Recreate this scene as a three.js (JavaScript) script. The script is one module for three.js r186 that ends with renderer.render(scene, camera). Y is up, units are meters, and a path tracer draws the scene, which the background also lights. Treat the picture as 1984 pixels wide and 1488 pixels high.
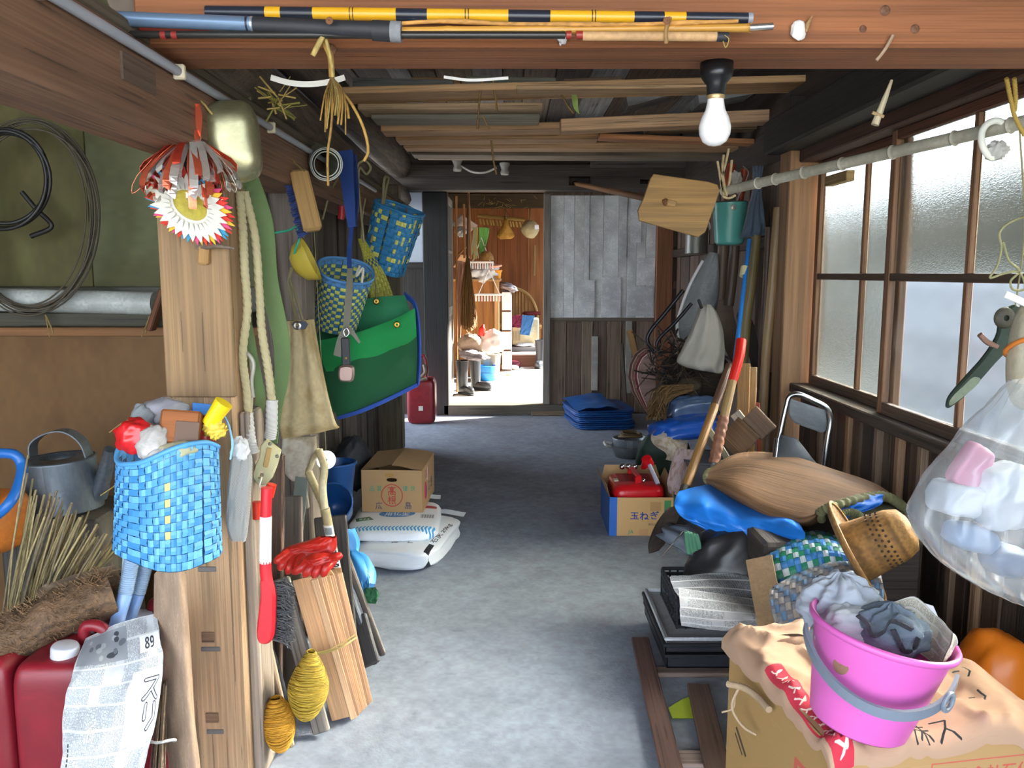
import * as THREE from 'three';
import { mergeGeometries } from 'three/addons/utils/BufferGeometryUtils.js';

// ---------------------------------------------------------------- camera, sky, exposure
const scene = new THREE.Scene();
const F = 1605, CX = 992, CY = 744, EYE = 1.35, PITCH = Math.atan(214 / F);
const camera = new THREE.PerspectiveCamera(2 * Math.atan(CY / F) * 180 / Math.PI, 1984 / 1488, 0.05, 200);
camera.position.set(0, EYE, 0);
camera.rotation.set(-PITCH, 0, 0);
scene.background = new THREE.Color().setRGB(0.86, 0.97, 1.12);   // even overcast sky
scene.backgroundIntensity = 1.0;
const renderer = new THREE.WebGLRenderer({ antialias: true });
renderer.toneMapping = THREE.LinearToneMapping;
renderer.toneMappingExposure = 8.4;
renderer.shadowMap.enabled = true;
const sun = new THREE.DirectionalLight(new THREE.Color(1, 0.93, 0.82), 8);   // low sun behind thin cloud, over the far side yard
sun.position.set(13.5, 7.9, -15.4); sun.target.position.set(0, 0.4, -9.4);
sun.castShadow = true; sun.shadow.radius = 6;
Object.assign(sun.shadow.camera, { left: -9, right: 9, top: 9, bottom: -9, near: 0.5, far: 40 });
scene.add(sun, sun.target);

// ---------------------------------------------------------------- small maths
const V = (x, y, z) => new THREE.Vector3(x, y, z);
let seed = 7;
const rnd = () => { seed = (seed + 0x6d2b79f5) | 0; let t = Math.imul(seed ^ (seed >>> 15), 1 | seed); t = (t + Math.imul(t ^ (t >>> 7), 61 | t)) ^ t; return ((t ^ (t >>> 14)) >>> 0) / 4294967296; };
const rr = (a, b) => a + (b - a) * rnd();
const lerp = (a, b, t) => a + (b - a) * t;
const sstep = (a, b, t) => { t = Math.min(1, Math.max(0, (t - a) / (b - a))); return t * t * (3 - 2 * t); };
const cP = Math.cos(PITCH), sP = Math.sin(PITCH);
function ray(px, py) { const u = (px - CX) / F, v = (CY - py) / F; return V(u, v * cP - sP, -v * sP - cP); }
const O = V(0, EYE, 0);
const P = (px, py, d) => { const r = ray(px, py); return r.multiplyScalar(-d / r.z).add(O); };          // direction of a photo point, at distance d
const G = (px, py, h = 0) => { const r = ray(px, py); return r.multiplyScalar((h - EYE) / r.y).add(O); }; // where it meets a level
const W = (px, py, x) => { const r = ray(px, py); return r.multiplyScalar(x / r.x).add(O); };             // where it meets a side wall
const PX = (d) => d / F;                                                                                 // metres per photo pixel at distance d
const hash = (x, y, z) => { let h = Math.imul(x, 374761393) + Math.imul(y, 668265263) + Math.imul(z, 2147483647 ^ 0x5bd1e995); h = Math.imul(h ^ (h >>> 13), 1274126177); return ((h ^ (h >>> 16)) >>> 0) / 4294967296; };
function noise3(x, y, z) {
  const ix = Math.floor(x), iy = Math.floor(y), iz = Math.floor(z), fx = x - ix, fy = y - iy, fz = z - iz;
  const sx = fx * fx * (3 - 2 * fx), sy = fy * fy * (3 - 2 * fy), sz = fz * fz * (3 - 2 * fz);
  const c = (a, b, d) => hash(ix + a, iy + b, iz + d);
  return lerp(lerp(lerp(c(0, 0, 0), c(1, 0, 0), sx), lerp(c(0, 1, 0), c(1, 1, 0), sx), sy), lerp(lerp(c(0, 0, 1), c(1, 0, 1), sx), lerp(c(0, 1, 1), c(1, 1, 1), sx), sy), sz) * 2 - 1;
}
const fbm = (x, y, z, o = 3) => { let s = 0, a = 0.5; for (let i = 0; i < o; i++) { s += a * noise3(x, y, z); x *= 2.03; y *= 2.03; z *= 2.03; a *= 0.5; } return s; };

// ---------------------------------------------------------------- textures (surface grain and print only)
function perNoise(N, cx, cy, sd) { // tiling value noise
  const out = new Float32Array(N * N);
  for (let y = 0; y < N; y++) for (let x = 0; x < N; x++) {
    const u = x / N * cx, v = y / N * cy, ix = Math.floor(u), iy = Math.floor(v), fx = u - ix, fy = v - iy, sx = fx * fx * (3 - 2 * fx), sy = fy * fy * (3 - 2 * fy);
    const h = (a, b) => hash((ix + a) % cx, (iy + b) % cy, sd);
    out[y * N + x] = lerp(lerp(h(0, 0), h(1, 0), sx), lerp(h(0, 1), h(1, 1), sx), sy);
  }
  return out;
}
function dataTex(N, fn, srgb = true) {
  const d = new Uint8Array(N * N * 4);
  for (let y = 0; y < N; y++) for (let x = 0; x < N; x++) { const c = fn(x, y, y * N + x); for (let k = 0; k < 3; k++) d[(y * N + x) * 4 + k] = Math.max(0, Math.min(255, (Array.isArray(c) ? c[k] : c) * 255)); d[(y * N + x) * 4 + 3] = 255; }
  const t = new THREE.DataTexture(d, N, N); t.wrapS = t.wrapT = THREE.RepeatWrapping; t.magFilter = THREE.LinearFilter; t.minFilter = THREE.LinearFilter;
  if (srgb) t.colorSpace = THREE.SRGBColorSpace; t.needsUpdate = true; return t;
}
const N5 = 512;
const nA = perNoise(N5, 4, 4, 1), nB = perNoise(N5, 13, 13, 2), nC = perNoise(N5, 61, 61, 3), nD = perNoise(N5, 180, 180, 4);
const gA = perNoise(N5, 3, 24, 5), gB = perNoise(N5, 5, 70, 6), gC = perNoise(N5, 9, 190, 7), gD = perNoise(N5, 2, 7, 8);
const TEX = {
  wood: dataTex(N5, (x, y, i) => { const g = 0.45 * gA[i] + 0.3 * gB[i] + 0.25 * gC[i]; const v = 0.66 + 0.34 * g + 0.1 * (gD[i] - 0.5); return [v, v * 0.985, v * 0.965]; }),
  old: dataTex(N5, (x, y, i) => { const crack = gB[i] < 0.14 ? 0.78 : 1, g = 0.35 * gA[i] + 0.3 * gB[i] + 0.35 * gC[i], s = nB[i] * 0.25 + nA[i] * 0.25; const v = (0.6 + 0.36 * g + 0.22 * s) * crack; const w = Math.max(0, nA[i] - 0.55) * 0.5; return [v + w * 0.2, v + w * 0.23, v + w * 0.26]; }),
  concrete: dataTex(N5, (x, y, i) => { const v = 0.74 + 0.08 * (nA[i] - 0.5) + 0.07 * (nB[i] - 0.5) + 0.08 * (nC[i] - 0.5) + 0.07 * (nD[i] - 0.5) - (nB[(i * 7 + 99) % (N5 * N5)] > 0.93 ? 0.05 : 0); return v; }),
  cloth: dataTex(256, (x, y) => { const v = 0.86 + 0.1 * Math.sin(x * Math.PI / 4) * Math.sin(y * Math.PI / 4) + 0.06 * (hash(x, y, 3) - 0.5); return v; }),
  mottle: dataTex(N5, (x, y, i) => 0.72 + 0.2 * nA[i] + 0.16 * nB[i] * nC[i] + 0.06 * (nD[i] - 0.5)),
  stain: dataTex(N5, (x, y, i) => { const s = sstep(0.45, 0.75, nA[i] * 0.6 + nB[i] * 0.4); const v = 0.95 - 0.12 * s - 0.08 * (nC[i] - 0.5); return [v, v * (1 - 0.04 * s), v * (1 - 0.12 * s)]; }),
  bark: dataTex(N5, (x, y, i) => 0.6 + 0.3 * gA[i] + 0.2 * nC[i]),
};
const BUMP = {
  wood: dataTex(N5, (x, y, i) => 0.4 * gB[i] + 0.6 * gC[i], false),
  rough: dataTex(N5, (x, y, i) => 0.5 * nC[i] + 0.3 * nD[i] + 0.2 * nB[i], false),
  cloth: dataTex(256, (x, y) => 0.5 + 0.5 * Math.sin(x * Math.PI / 4) * Math.sin(y * Math.PI / 4), false),
};
function rep(t, a, b) { const c = t.clone(); c.repeat.set(a, b); c.needsUpdate = true; return c; }
const TR = {
  wood: rep(TEX.wood, 0.8, 2.2), old: rep(TEX.old, 0.7, 1.9), concrete: rep(TEX.concrete, 0.42, 0.42), cloth: rep(TEX.cloth, 9, 9), mottle: rep(TEX.mottle, 2, 2), stain: rep(TEX.stain, 2.2, 2.2), bark: rep(TEX.bark, 2, 4), ply: rep(TEX.stain, 0.9, 0.5),
};
const BR = { wood: rep(BUMP.wood, 0.8, 2.2), old: rep(BUMP.wood, 0.7, 1.9), rough: rep(BUMP.rough, 2.4, 2.4), cloth: rep(BUMP.cloth, 9, 9) };
const tint = (hex, k) => '#' + [1, 3, 5].map((i) => Math.round(lerp(parseInt(hex.slice(i, i + 2), 16), 255, k)).toString(16).padStart(2, '0')).join('');
const mats = new Map();
function M(hex, tex, o = {}) {
  const key = hex + '|' + tex + '|' + JSON.stringify(o);
  if (mats.has(key)) return mats.get(key);
  const phys = o.t || o.cc || o.sheen;
  const m = new (phys ? THREE.MeshPhysicalMaterial : THREE.MeshStandardMaterial)({ color: new THREE.Color(hex), roughness: o.r ?? 0.75, metalness: o.m ?? 0 });
  if (tex && TR[tex]) m.map = TR[tex];
  if (o.map) m.map = o.map;
  const b = o.b ?? (tex === 'wood' || tex === 'old' ? 0.0012 : tex === 'cloth' ? 0.0006 : tex === 'concrete' ? 0.001 : 0);
  if (b) { m.bumpMap = BR[tex] ?? BR.rough; m.bumpScale = b; }
  if (o.t) { m.transmission = o.t; m.thickness = o.th ?? 0; m.ior = o.ior ?? 1.45; }
  if (o.cc) { m.clearcoat = o.cc; m.clearcoatRoughness = 0.15; }
  m.side = THREE.DoubleSide;
  mats.set(key, m);
  return m;
}
function canvasMat(w, h, draw, o = {}) {
  const c = document.createElement('canvas'); c.width = w; c.height = h;
  const x = c.getContext('2d'); draw(x, w, h);
  const t = new THREE.CanvasTexture(c); t.colorSpace = THREE.SRGBColorSpace; t.magFilter = THREE.LinearFilter; t.wrapS = t.wrapT = THREE.RepeatWrapping;
  const m = new (o.t ? THREE.MeshPhysicalMaterial : THREE.MeshStandardMaterial)({ map: t, roughness: o.r ?? 0.8, metalness: 0, side: THREE.DoubleSide });
  if (o.t) { m.transmission = o.t; m.thickness = 0; }
  if (o.b) { m.bumpMap = BR.rough; m.bumpScale = o.b; }
  return m;
}

// ---------------------------------------------------------------- geometry
function fromTris(pos, uv, nor) {
  const g = new THREE.BufferGeometry();
  g.setAttribute('position', new THREE.Float32BufferAttribute(pos, 3));
  g.setAttribute('uv', new THREE.Float32BufferAttribute(uv, 2));
  if (nor) g.setAttribute('normal', new THREE.Float32BufferAttribute(nor, 3)); else g.computeVertexNormals();
  return g;
}
// box with chamfered edges: 44 triangles, uv in metres with u along the longest side
function cbox(w, h, d, c = 0.004) {
  const S = [w / 2, h / 2, d / 2]; c = Math.min(c, S[0] * 0.6, S[1] * 0.6, S[2] * 0.6);
  const pos = [], uv = [], long = w >= h && w >= d ? 0 : h >= d ? 1 : 2, ou = rnd() * 3, ov = rnd() * 3;
  const pt = (s, face) => [0, 1, 2].map((k) => s[k] * (S[k] - (k === face ? 0 : c)));
  const poly = (pts) => {
    const a = V(...pts[0]), n = V(...pts[1]).sub(a).cross(V(...pts[2]).sub(a));
    const mid = pts.reduce((s, p) => s.add(V(...p)), V(0, 0, 0));
    if (n.dot(mid) < 0) pts = pts.slice().reverse();
    const ax = [Math.abs(n.x), Math.abs(n.y), Math.abs(n.z)], k = ax.indexOf(Math.max(...ax)), rest = [0, 1, 2].filter((i) => i !== k);
    if (rest[1] === long) rest.reverse();
    for (let i = 1; i + 1 < pts.length; i++) for (const p of [pts[0], pts[i], pts[i + 1]]) { pos.push(...p); uv.push(p[rest[0]] + ou, p[rest[1]] + ov + k * 0.37); }
  };
  for (let k = 0; k < 3; k++) for (const s of [-1, 1]) {
    const a = (k + 1) % 3, b = (k + 2) % 3, mk = (x, y) => { const q = []; q[k] = s; q[a] = x; q[b] = y; return pt(q, k); };
    poly([mk(-1, -1), mk(1, -1), mk(1, 1), mk(-1, 1)]);
  }
  for (let k = 0; k < 3; k++) for (const sa of [-1, 1]) for (const sb of [-1, 1]) {
    const a = (k + 1) % 3, b = (k + 2) % 3, mk = (e, f) => { const q = []; q[k] = e; q[a] = sa; q[b] = sb; return pt(q, f); };
    poly([mk(-1, a), mk(1, a), mk(1, b), mk(-1, b)]);
  }
  for (const x of [-1, 1]) for (const y of [-1, 1]) for (const z of [-1, 1]) poly([pt([x, y, z], 0), pt([x, y, z], 1), pt([x, y, z], 2)]);
  return fromTris(pos, uv);
}
function basis(x, y, z, p) { return new THREE.Matrix4().makeBasis(x, y, z).setPosition(p); }
const put = (g, m) => g.applyMatrix4(m);
const move = (g, x, y, z) => g.translate(x, y, z);
const mat4 = (p, rx = 0, ry = 0, rz = 0, s = 1) => new THREE.Matrix4().compose(p, new THREE.Quaternion().setFromEuler(new THREE.Euler(rx, ry, rz, 'YXZ')), V(s, s, s));
const rbox = (x0, x1, y0, y1, z0, z1, c) => move(cbox(x1 - x0, y1 - y0, Math.abs(z1 - z0), c), (x0 + x1) / 2, (y0 + y1) / 2, (z0 + z1) / 2);
// straight bar a -> b; w across, t along the hint direction
function bar(a, b, w, t, hint = V(0, 0, 1), c) {
  const d = b.clone().sub(a), L = d.length(); d.normalize();
  const side = d.clone().cross(hint); if (side.lengthSq() < 1e-6) side.set(1, 0, 0).cross(d); side.normalize();
  const n = d.clone().cross(side).normalize();
  return put(cbox(L, w, t, c), basis(d, side, n, a.clone().add(b).multiplyScalar(0.5)));
}
function frames(pts, closed) {
  const n = pts.length, T = [], Nn = [], B = [];
  for (let i = 0; i < n; i++) { const a = pts[closed ? (i + n - 1) % n : Math.max(0, i - 1)], b = pts[closed ? (i + 1) % n : Math.min(n - 1, i + 1)]; T.push(b.clone().sub(a).normalize()); }
  let v = Math.abs(T[0].y) < 0.9 ? V(0, 1, 0) : V(1, 0, 0);
  v = v.sub(T[0].clone().multiplyScalar(v.dot(T[0]))).normalize();
  for (let i = 0; i < n; i++) { v = v.clone().sub(T[i].clone().multiplyScalar(v.dot(T[i]))).normalize(); Nn.push(v); B.push(T[i].clone().cross(v)); }
  return { T, N: Nn, B };
}
function smooth(pts, seg, closed) { return new THREE.CatmullRomCurve3(pts, !!closed, 'centripetal').getPoints(seg); }
// swept tube; r number or function of 0..1 (and angle); caps closed
function tube(pts, r, o = {}) {
  const closed = o.closed, seg = o.seg ?? Math.max(2, pts.length * 5), k = o.k ?? 8;
  let c = o.raw ? pts : pts.length > 2 || closed ? smooth(pts, seg, closed) : [pts[0], ...Array.from({ length: seg - 1 }, (_, i) => pts[0].clone().lerp(pts[1], (i + 1) / seg)), pts[1]];
  if (closed && !o.raw) c = c.slice(0, -1);
  const f = frames(c, closed), n = c.length, R = typeof r === 'function' ? r : () => r;
  const pos = [], nor = [], uv = [], idx = []; let L = 0; const ou = rnd();
  const rows = closed ? n + 1 : n;
  for (let i = 0; i < rows; i++) {
    const j = i % n; if (i) L += c[j].distanceTo(c[(i - 1) % n]);
    for (let a = 0; a <= k; a++) {
      const th = a / k * Math.PI * 2, rad = R(i / (rows - 1), th), dx = f.N[j].clone().multiplyScalar(Math.cos(th)).add(f.B[j].clone().multiplyScalar(Math.sin(th)));
      pos.push(c[j].x + dx.x * rad, c[j].y + dx.y * rad, c[j].z + dx.z * rad); nor.push(dx.x, dx.y, dx.z); uv.push(L + ou, a / k * rad * 6.28);
    }
  }
  for (let i = 0; i + 1 < rows; i++) for (let a = 0; a < k; a++) { const p = i * (k + 1) + a, q = p + k + 1; idx.push(p, p + 1, q, q, p + 1, q + 1); }
  if (!closed && !o.open) for (const [row, sgn] of [[0, -1], [rows - 1, 1]]) {
    const b = pos.length / 3, t = f.T[row];
    pos.push(c[row].x, c[row].y, c[row].z); nor.push(t.x * sgn, t.y * sgn, t.z * sgn); uv.push(0, 0);
    for (let a = 0; a <= k; a++) { const p = row * (k + 1) + a; pos.push(pos[p * 3], pos[p * 3 + 1], pos[p * 3 + 2]); nor.push(t.x * sgn, t.y * sgn, t.z * sgn); uv.push(Math.cos(a / k * 6.28) * 0.01, Math.sin(a / k * 6.28) * 0.01); }
    for (let a = 0; a < k; a++) sgn < 0 ? idx.push(b, b + 2 + a, b + 1 + a) : idx.push(b, b + 1 + a, b + 2 + a);
  }
  const g = new THREE.BufferGeometry();
  g.setAttribute('position', new THREE.Float32BufferAttribute(pos, 3)); g.setAttribute('normal', new THREE.Float32BufferAttribute(nor, 3)); g.setAttribute('uv', new THREE.Float32BufferAttribute(uv, 2)); g.setIndex(idx);
  if (typeof r === 'function') g.computeVertexNormals();
  return g.toNonIndexed();
}
// flat strap swept along points; side: width direction (vector or function of t)
function strap(pts, width, thick, side, o = {}) {
  const c = o.raw ? pts : smooth(pts, o.seg ?? pts.length * 6, o.closed), n = c.length, f = frames(c, false), pos = [], uv = [];
  const Wd = typeof width === 'function' ? width : () => width; let L = rnd() * 2;
  const ring = c.map((p, i) => {
    const t = i / (n - 1), s = (typeof side === 'function' ? side(t) : side).clone(); s.sub(f.T[i].clone().multiplyScalar(s.dot(f.T[i]))).normalize();
    const nn = f.T[i].clone().cross(s).normalize(), w = Wd(t) / 2; if (i) L += p.distanceTo(c[i - 1]);
    return { l: L, q: [[-w, -1], [w, -1], [w, 1], [-w, 1]].map(([a, b]) => p.clone().addScaledVector(s, a).addScaledVector(nn, b * thick / 2)), w };
  });
  const tri = (a, b, cc, ua, ub, uc) => { pos.push(...a.toArray(), ...b.toArray(), ...cc.toArray()); uv.push(...ua, ...ub, ...uc); };
  for (let i = 0; i + 1 < n; i++) for (let e = 0; e < 4; e++) {
    const A = ring[i].q[e], B = ring[i].q[(e + 1) % 4], C = ring[i + 1].q[(e + 1) % 4], D = ring[i + 1].q[e], w = e % 2 ? thick : ring[i].w * 2;
    tri(A, B, C, [ring[i].l, 0], [ring[i].l, w], [ring[i + 1].l, w]); tri(A, C, D, [ring[i].l, 0], [ring[i + 1].l, w], [ring[i + 1].l, 0]);
  }
  for (const i of [0, n - 1]) { const q = ring[i].q; tri(q[0], q[1], q[2], [0, 0], [0, 0.01], [0.01, 0.01]); tri(q[0], q[2], q[3], [0, 0], [0.01, 0.01], [0.01, 0]); }
  return fromTris(pos, uv);
}
// sheet with thickness from fn(u,v); uv 0..1 times (su,sv)
function sheet(fn, nu, nv, th = 0.002, su = 1, sv = 1) {
  const p = [], nrm = [];
  for (let j = 0; j <= nv; j++) for (let i = 0; i <= nu; i++) p.push(fn(i / nu, j / nv));
  const at = (i, j) => p[Math.min(nv, Math.max(0, j)) * (nu + 1) + Math.min(nu, Math.max(0, i))];
  for (let j = 0; j <= nv; j++) for (let i = 0; i <= nu; i++) nrm.push(at(i + 1, j).clone().sub(at(i - 1, j)).cross(at(i, j + 1).clone().sub(at(i, j - 1))).normalize());
  const pos = [], nor = [], uv = [], idx = [];
  for (const s of [1, -1]) for (let j = 0; j <= nv; j++) for (let i = 0; i <= nu; i++) { const k = j * (nu + 1) + i, q = p[k].clone().addScaledVector(nrm[k], s * th / 2); pos.push(q.x, q.y, q.z); nor.push(nrm[k].x * s, nrm[k].y * s, nrm[k].z * s); uv.push(i / nu * su, j / nv * sv); }
  const m = (nu + 1) * (nv + 1);
  for (let j = 0; j < nv; j++) for (let i = 0; i < nu; i++) { const a = j * (nu + 1) + i, b = a + 1, c = a + nu + 1, d = c + 1; idx.push(a, b, c, c, b, d, m + a, m + c, m + b, m + c, m + d, m + b); }
  const edge = (a, b) => { const k = pos.length / 3; for (const q of [a, b, m + a, m + b]) { pos.push(pos[q * 3], pos[q * 3 + 1], pos[q * 3 + 2]); nor.push(nor[q * 3], nor[q * 3 + 1], nor[q * 3 + 2]); uv.push(uv[q * 2], uv[q * 2 + 1]); } idx.push(k, k + 2, k + 1, k + 1, k + 2, k + 3); };
  for (let i = 0; i < nu; i++) { edge(i, i + 1); edge(nv * (nu + 1) + i + 1, nv * (nu + 1) + i); }
  for (let j = 0; j < nv; j++) { edge((j + 1) * (nu + 1), j * (nu + 1)); edge(j * (nu + 1) + nu, (j + 1) * (nu + 1) + nu); }
  const g = new THREE.BufferGeometry();
  g.setAttribute('position', new THREE.Float32BufferAttribute(pos, 3)); g.setAttribute('normal', new THREE.Float32BufferAttribute(nor, 3)); g.setAttribute('uv', new THREE.Float32BufferAttribute(uv, 2)); g.setIndex(idx);
  return g.toNonIndexed();
}
// lathe about y, profile [[r,y],...]
function lathe(prof, seg = 28) {
  const g = new THREE.LatheGeometry(prof.map(([r, y]) => new THREE.Vector2(Math.max(r, 1e-4), y)), seg), u = g.attributes.uv, R = Math.max(...prof.map((p) => p[0])), H = Math.max(...prof.map((p) => p[1])) - Math.min(...prof.map((p) => p[1]));
  for (let i = 0; i < u.count; i++) u.setXY(i, u.getX(i) * R * 6.28, u.getY(i) * Math.max(H, R));
  return g.toNonIndexed();
}
// lumpy closed body; e: squareness (1 round .. 0.3 boxy)
function blob(rx, ry, rz, o = {}) {
  const nu = o.nu ?? 28, nv = o.nv ?? 18, e = o.e ?? 1, amp = o.amp ?? 0.12, fr = o.f ?? 2.2, sd = o.s ?? rnd() * 50;
  const pw = (x) => Math.sign(x) * Math.pow(Math.abs(x), e);
  return sheetClosed((u, v) => {
    const th = u * Math.PI * 2, ph = (v - 0.5) * Math.PI, x = pw(Math.cos(ph)) * pw(Math.cos(th)), y = pw(Math.sin(ph)), z = pw(Math.cos(ph)) * pw(Math.sin(th));
    const k = 1 + amp * fbm(x * fr + sd, y * fr + 3.1, z * fr - sd, 3) * 2 + (o.fold ? o.fold * Math.sin(Math.atan2(z, x) * (o.fn ?? 9) + 3 * noise3(x * 2 + sd, y * 2, z * 2)) * Math.max(0, o.foldUp ? (y + 1) / 2 : 1) : 0);
    return V(x * rx * k, y * ry * (o.flat && y < 0 ? 1 : k), z * rz * k);
  }, nu, nv);
}
function sheetClosed(fn, nu, nv) {
  const p = []; for (let j = 0; j <= nv; j++) for (let i = 0; i <= nu; i++) p.push(fn((i % nu) / nu, j / nv));
  const pos = [], uv = [], idx = []; let L = 0;
  p.forEach((q, k) => { pos.push(q.x, q.y, q.z); const i = k % (nu + 1), j = Math.floor(k / (nu + 1)); uv.push(i / nu, j / nv); });
  const size = p[Math.floor(nv / 2) * (nu + 1)].distanceTo(p[Math.floor(nv / 2) * (nu + 1) + nu / 2 | 0]);
  for (let k = 0; k < uv.length; k++) uv[k] *= size * 2.5;
  for (let j = 0; j < nv; j++) for (let i = 0; i < nu; i++) { const a = j * (nu + 1) + i, b = a + 1, c = a + nu + 1, d = c + 1; idx.push(a, c, b, c, d, b); }
  const g = new THREE.BufferGeometry(); g.setAttribute('position', new THREE.Float32BufferAttribute(pos, 3)); g.setAttribute('uv', new THREE.Float32BufferAttribute(uv, 2)); g.setIndex(idx); g.computeVertexNormals();
  const n = g.attributes.normal; // join the seam
  for (let j = 0; j <= nv; j++) { const a = j * (nu + 1), b = a + nu, s = V(n.getX(a) + n.getX(b), n.getY(a) + n.getY(b), n.getZ(a) + n.getZ(b)).normalize(); n.setXYZ(a, s.x, s.y, s.z); n.setXYZ(b, s.x, s.y, s.z); }
  return g.toNonIndexed();
}
// extruded outline [[x,y],...] in metres, thickness d centred on z
function prism(poly, d, bev = 0.002, holes = [], curve = 6) {
  const sh = new THREE.Shape(poly.map(([x, y]) => new THREE.Vector2(x, y)));
  for (const h of holes) sh.holes.push(new THREE.Path(h.map(([x, y]) => new THREE.Vector2(x, y))));
  const g = new THREE.ExtrudeGeometry(sh, { depth: Math.max(1e-4, d - 2 * bev), bevelEnabled: bev > 0, bevelThickness: bev, bevelSize: bev * 0.7, bevelOffset: -bev * 0.7, bevelSegments: 1, curveSegments: curve });
  return move(g, 0, 0, -d / 2 + bev);
}
const circ = (r, n = 20, cx = 0, cy = 0, ry = r) => Array.from({ length: n }, (_, i) => [cx + r * Math.cos(i / n * 6.2832), cy + ry * Math.sin(i / n * 6.2832)]);
function smoothPoly(pts, n = 40) { return new THREE.CatmullRomCurve3(pts.map(([x, y]) => V(x, y, 0)), true, 'centripetal').getPoints(n).slice(0, -1).map((p) => [p.x, p.y]); }
// woven cells on a surface; pick(i,j) -> colour key; returns {key: geometry}
function weave(fn, nu, nv, pick, lift = 0.0018) {
  const byKey = {};
  for (let j = 0; j < nv; j++) for (let i = 0; i < nu; i++) {
    const key = pick(i, j); if (key == null) continue;
    const over = (i + j) % 2, A = byKey[key] ??= { pos: [], uv: [] };
    const q = (a, b) => {
      const u = (i + a) / nu, v = (j + b) / nv, p = fn(u, v), e = 1e-3, n = fn(u + e, v).sub(p).cross(fn(u, v + e).sub(p)).normalize();
      const bend = over ? Math.sin(b * Math.PI) : Math.sin(a * Math.PI);
      return p.addScaledVector(n, lift * (bend - 0.15));
    };
    const g = 0.03, s = [g, 0.5, 1 - g], pt = s.map((b) => s.map((a) => q(over ? a : a, b)));
    for (let b = 0; b < 2; b++) for (let a = 0; a < 2; a++) {
      const [p0, p1, p2, p3] = [pt[b][a], pt[b][a + 1], pt[b + 1][a + 1], pt[b + 1][a]];
      for (const t of [p0, p1, p2, p0, p2, p3]) { A.pos.push(t.x, t.y, t.z); A.uv.push(t.x * 3 + t.z, t.y * 3); }
    }
  }
  for (const k in byKey) byKey[k] = fromTris(byKey[k].pos, byKey[k].uv);
  return byKey;
}
// many thin strands in one geometry: [[points...], radius]
function strands(list, k = 4, seg = 4) { return mergeGeometries(list.map(([p, r]) => tube(p, r, { k, seg: p.length > 2 ? seg : 1 }))); }

// ---------------------------------------------------------------- things
const used = {};
const numbered = (n) => { used[n] = (used[n] ?? 0) + 1; return used[n] === 1 ? n : n + '_' + String(used[n] - 1).padStart(3, '0'); };
const rebase = [];
function clean(g) { for (const k of Object.keys(g.attributes)) if (!['position', 'normal', 'uv'].includes(k)) g.deleteAttribute(k); return g.index ? g.toNonIndexed() : g; }
function mesh(name, geos, m) {
  const g = Array.isArray(geos) ? mergeGeometries(geos.map(clean)) : clean(geos);
  const o = new THREE.Mesh(g, m); o.name = name; o.castShadow = o.receiveShadow = true; return o;
}
function T(name, label, category, group) { const g = new THREE.Group(); g.name = numbered(name); g.userData = { label, category }; if (group) g.userData.group = group; scene.add(g); rebase.push(g); return g; }
function part(t, name, geos, m, label) { const o = mesh(name, geos, m); if (label) o.userData.label = label; if (name === 'weave' || name === 'bristles' || name === 'fibre' || name === 'straw') o.userData.kind = 'stuff'; t.add(o); return o; }
function thing(name, label, category, geos, m, group) { const o = mesh(numbered(name), geos, m); o.userData = { label, category }; if (group) o.userData.group = group; scene.add(o); rebase.push(o); return o; }
function struct(name, geos, m, label, category) { const o = mesh(numbered(name), geos, m); o.userData = { kind: 'structure', label: label, category: category }; scene.add(o); return o; }
function structG(name, label, category) { const o = new THREE.Group(); o.name = numbered(name); o.userData = { kind: 'structure', label, category }; scene.add(o); return o; }
function rebaseAll() { // every thing's origin goes to its base
  const bb = new THREE.Box3(), b = V(0, 0, 0);
  for (const o of rebase) {
    o.updateMatrixWorld(true); bb.setFromObject(o); bb.getCenter(b); b.y = bb.min.y;
    if (o.isMesh) { o.geometry.translate(-b.x, -b.y, -b.z); o.position.add(b); for (const c of o.children) c.position.sub(b); } else { for (const c of o.children) c.position.sub(b); o.position.add(b); }
  }
}

// ================================================================ the building
const D = 7.88, wx = (px, py = 600) => P(px, py, D).x, wy = (py) => P(992, py, D).y;
const XR = 1.55, XL = -1.02;
const dark = M('#7d6b59', 'old'), blackWood = M('#2c2b27', 'old'), brown = M('#6d5744', 'old'), greyWood = M('#85796a', 'old'), tan = M('#c19a6b', 'wood'), red = M('#a8693d', 'wood'), pale = M('#cdb18e', 'wood');

struct('floor', rbox(-3.2, XR + 0.12, -0.12, 0, 1.2, -D - 0.08, 0.001), M('#bfcadb', 'concrete', { r: 0.82 }), 'grey concrete floor of the passage', 'floor');
struct('ground', rbox(-14, 14, -0.3, -0.121, 16, -22, 0.001), M('#d6d1c4', 'concrete', { r: 0.9 }), 'pale ground outside the building', 'ground');

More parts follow.
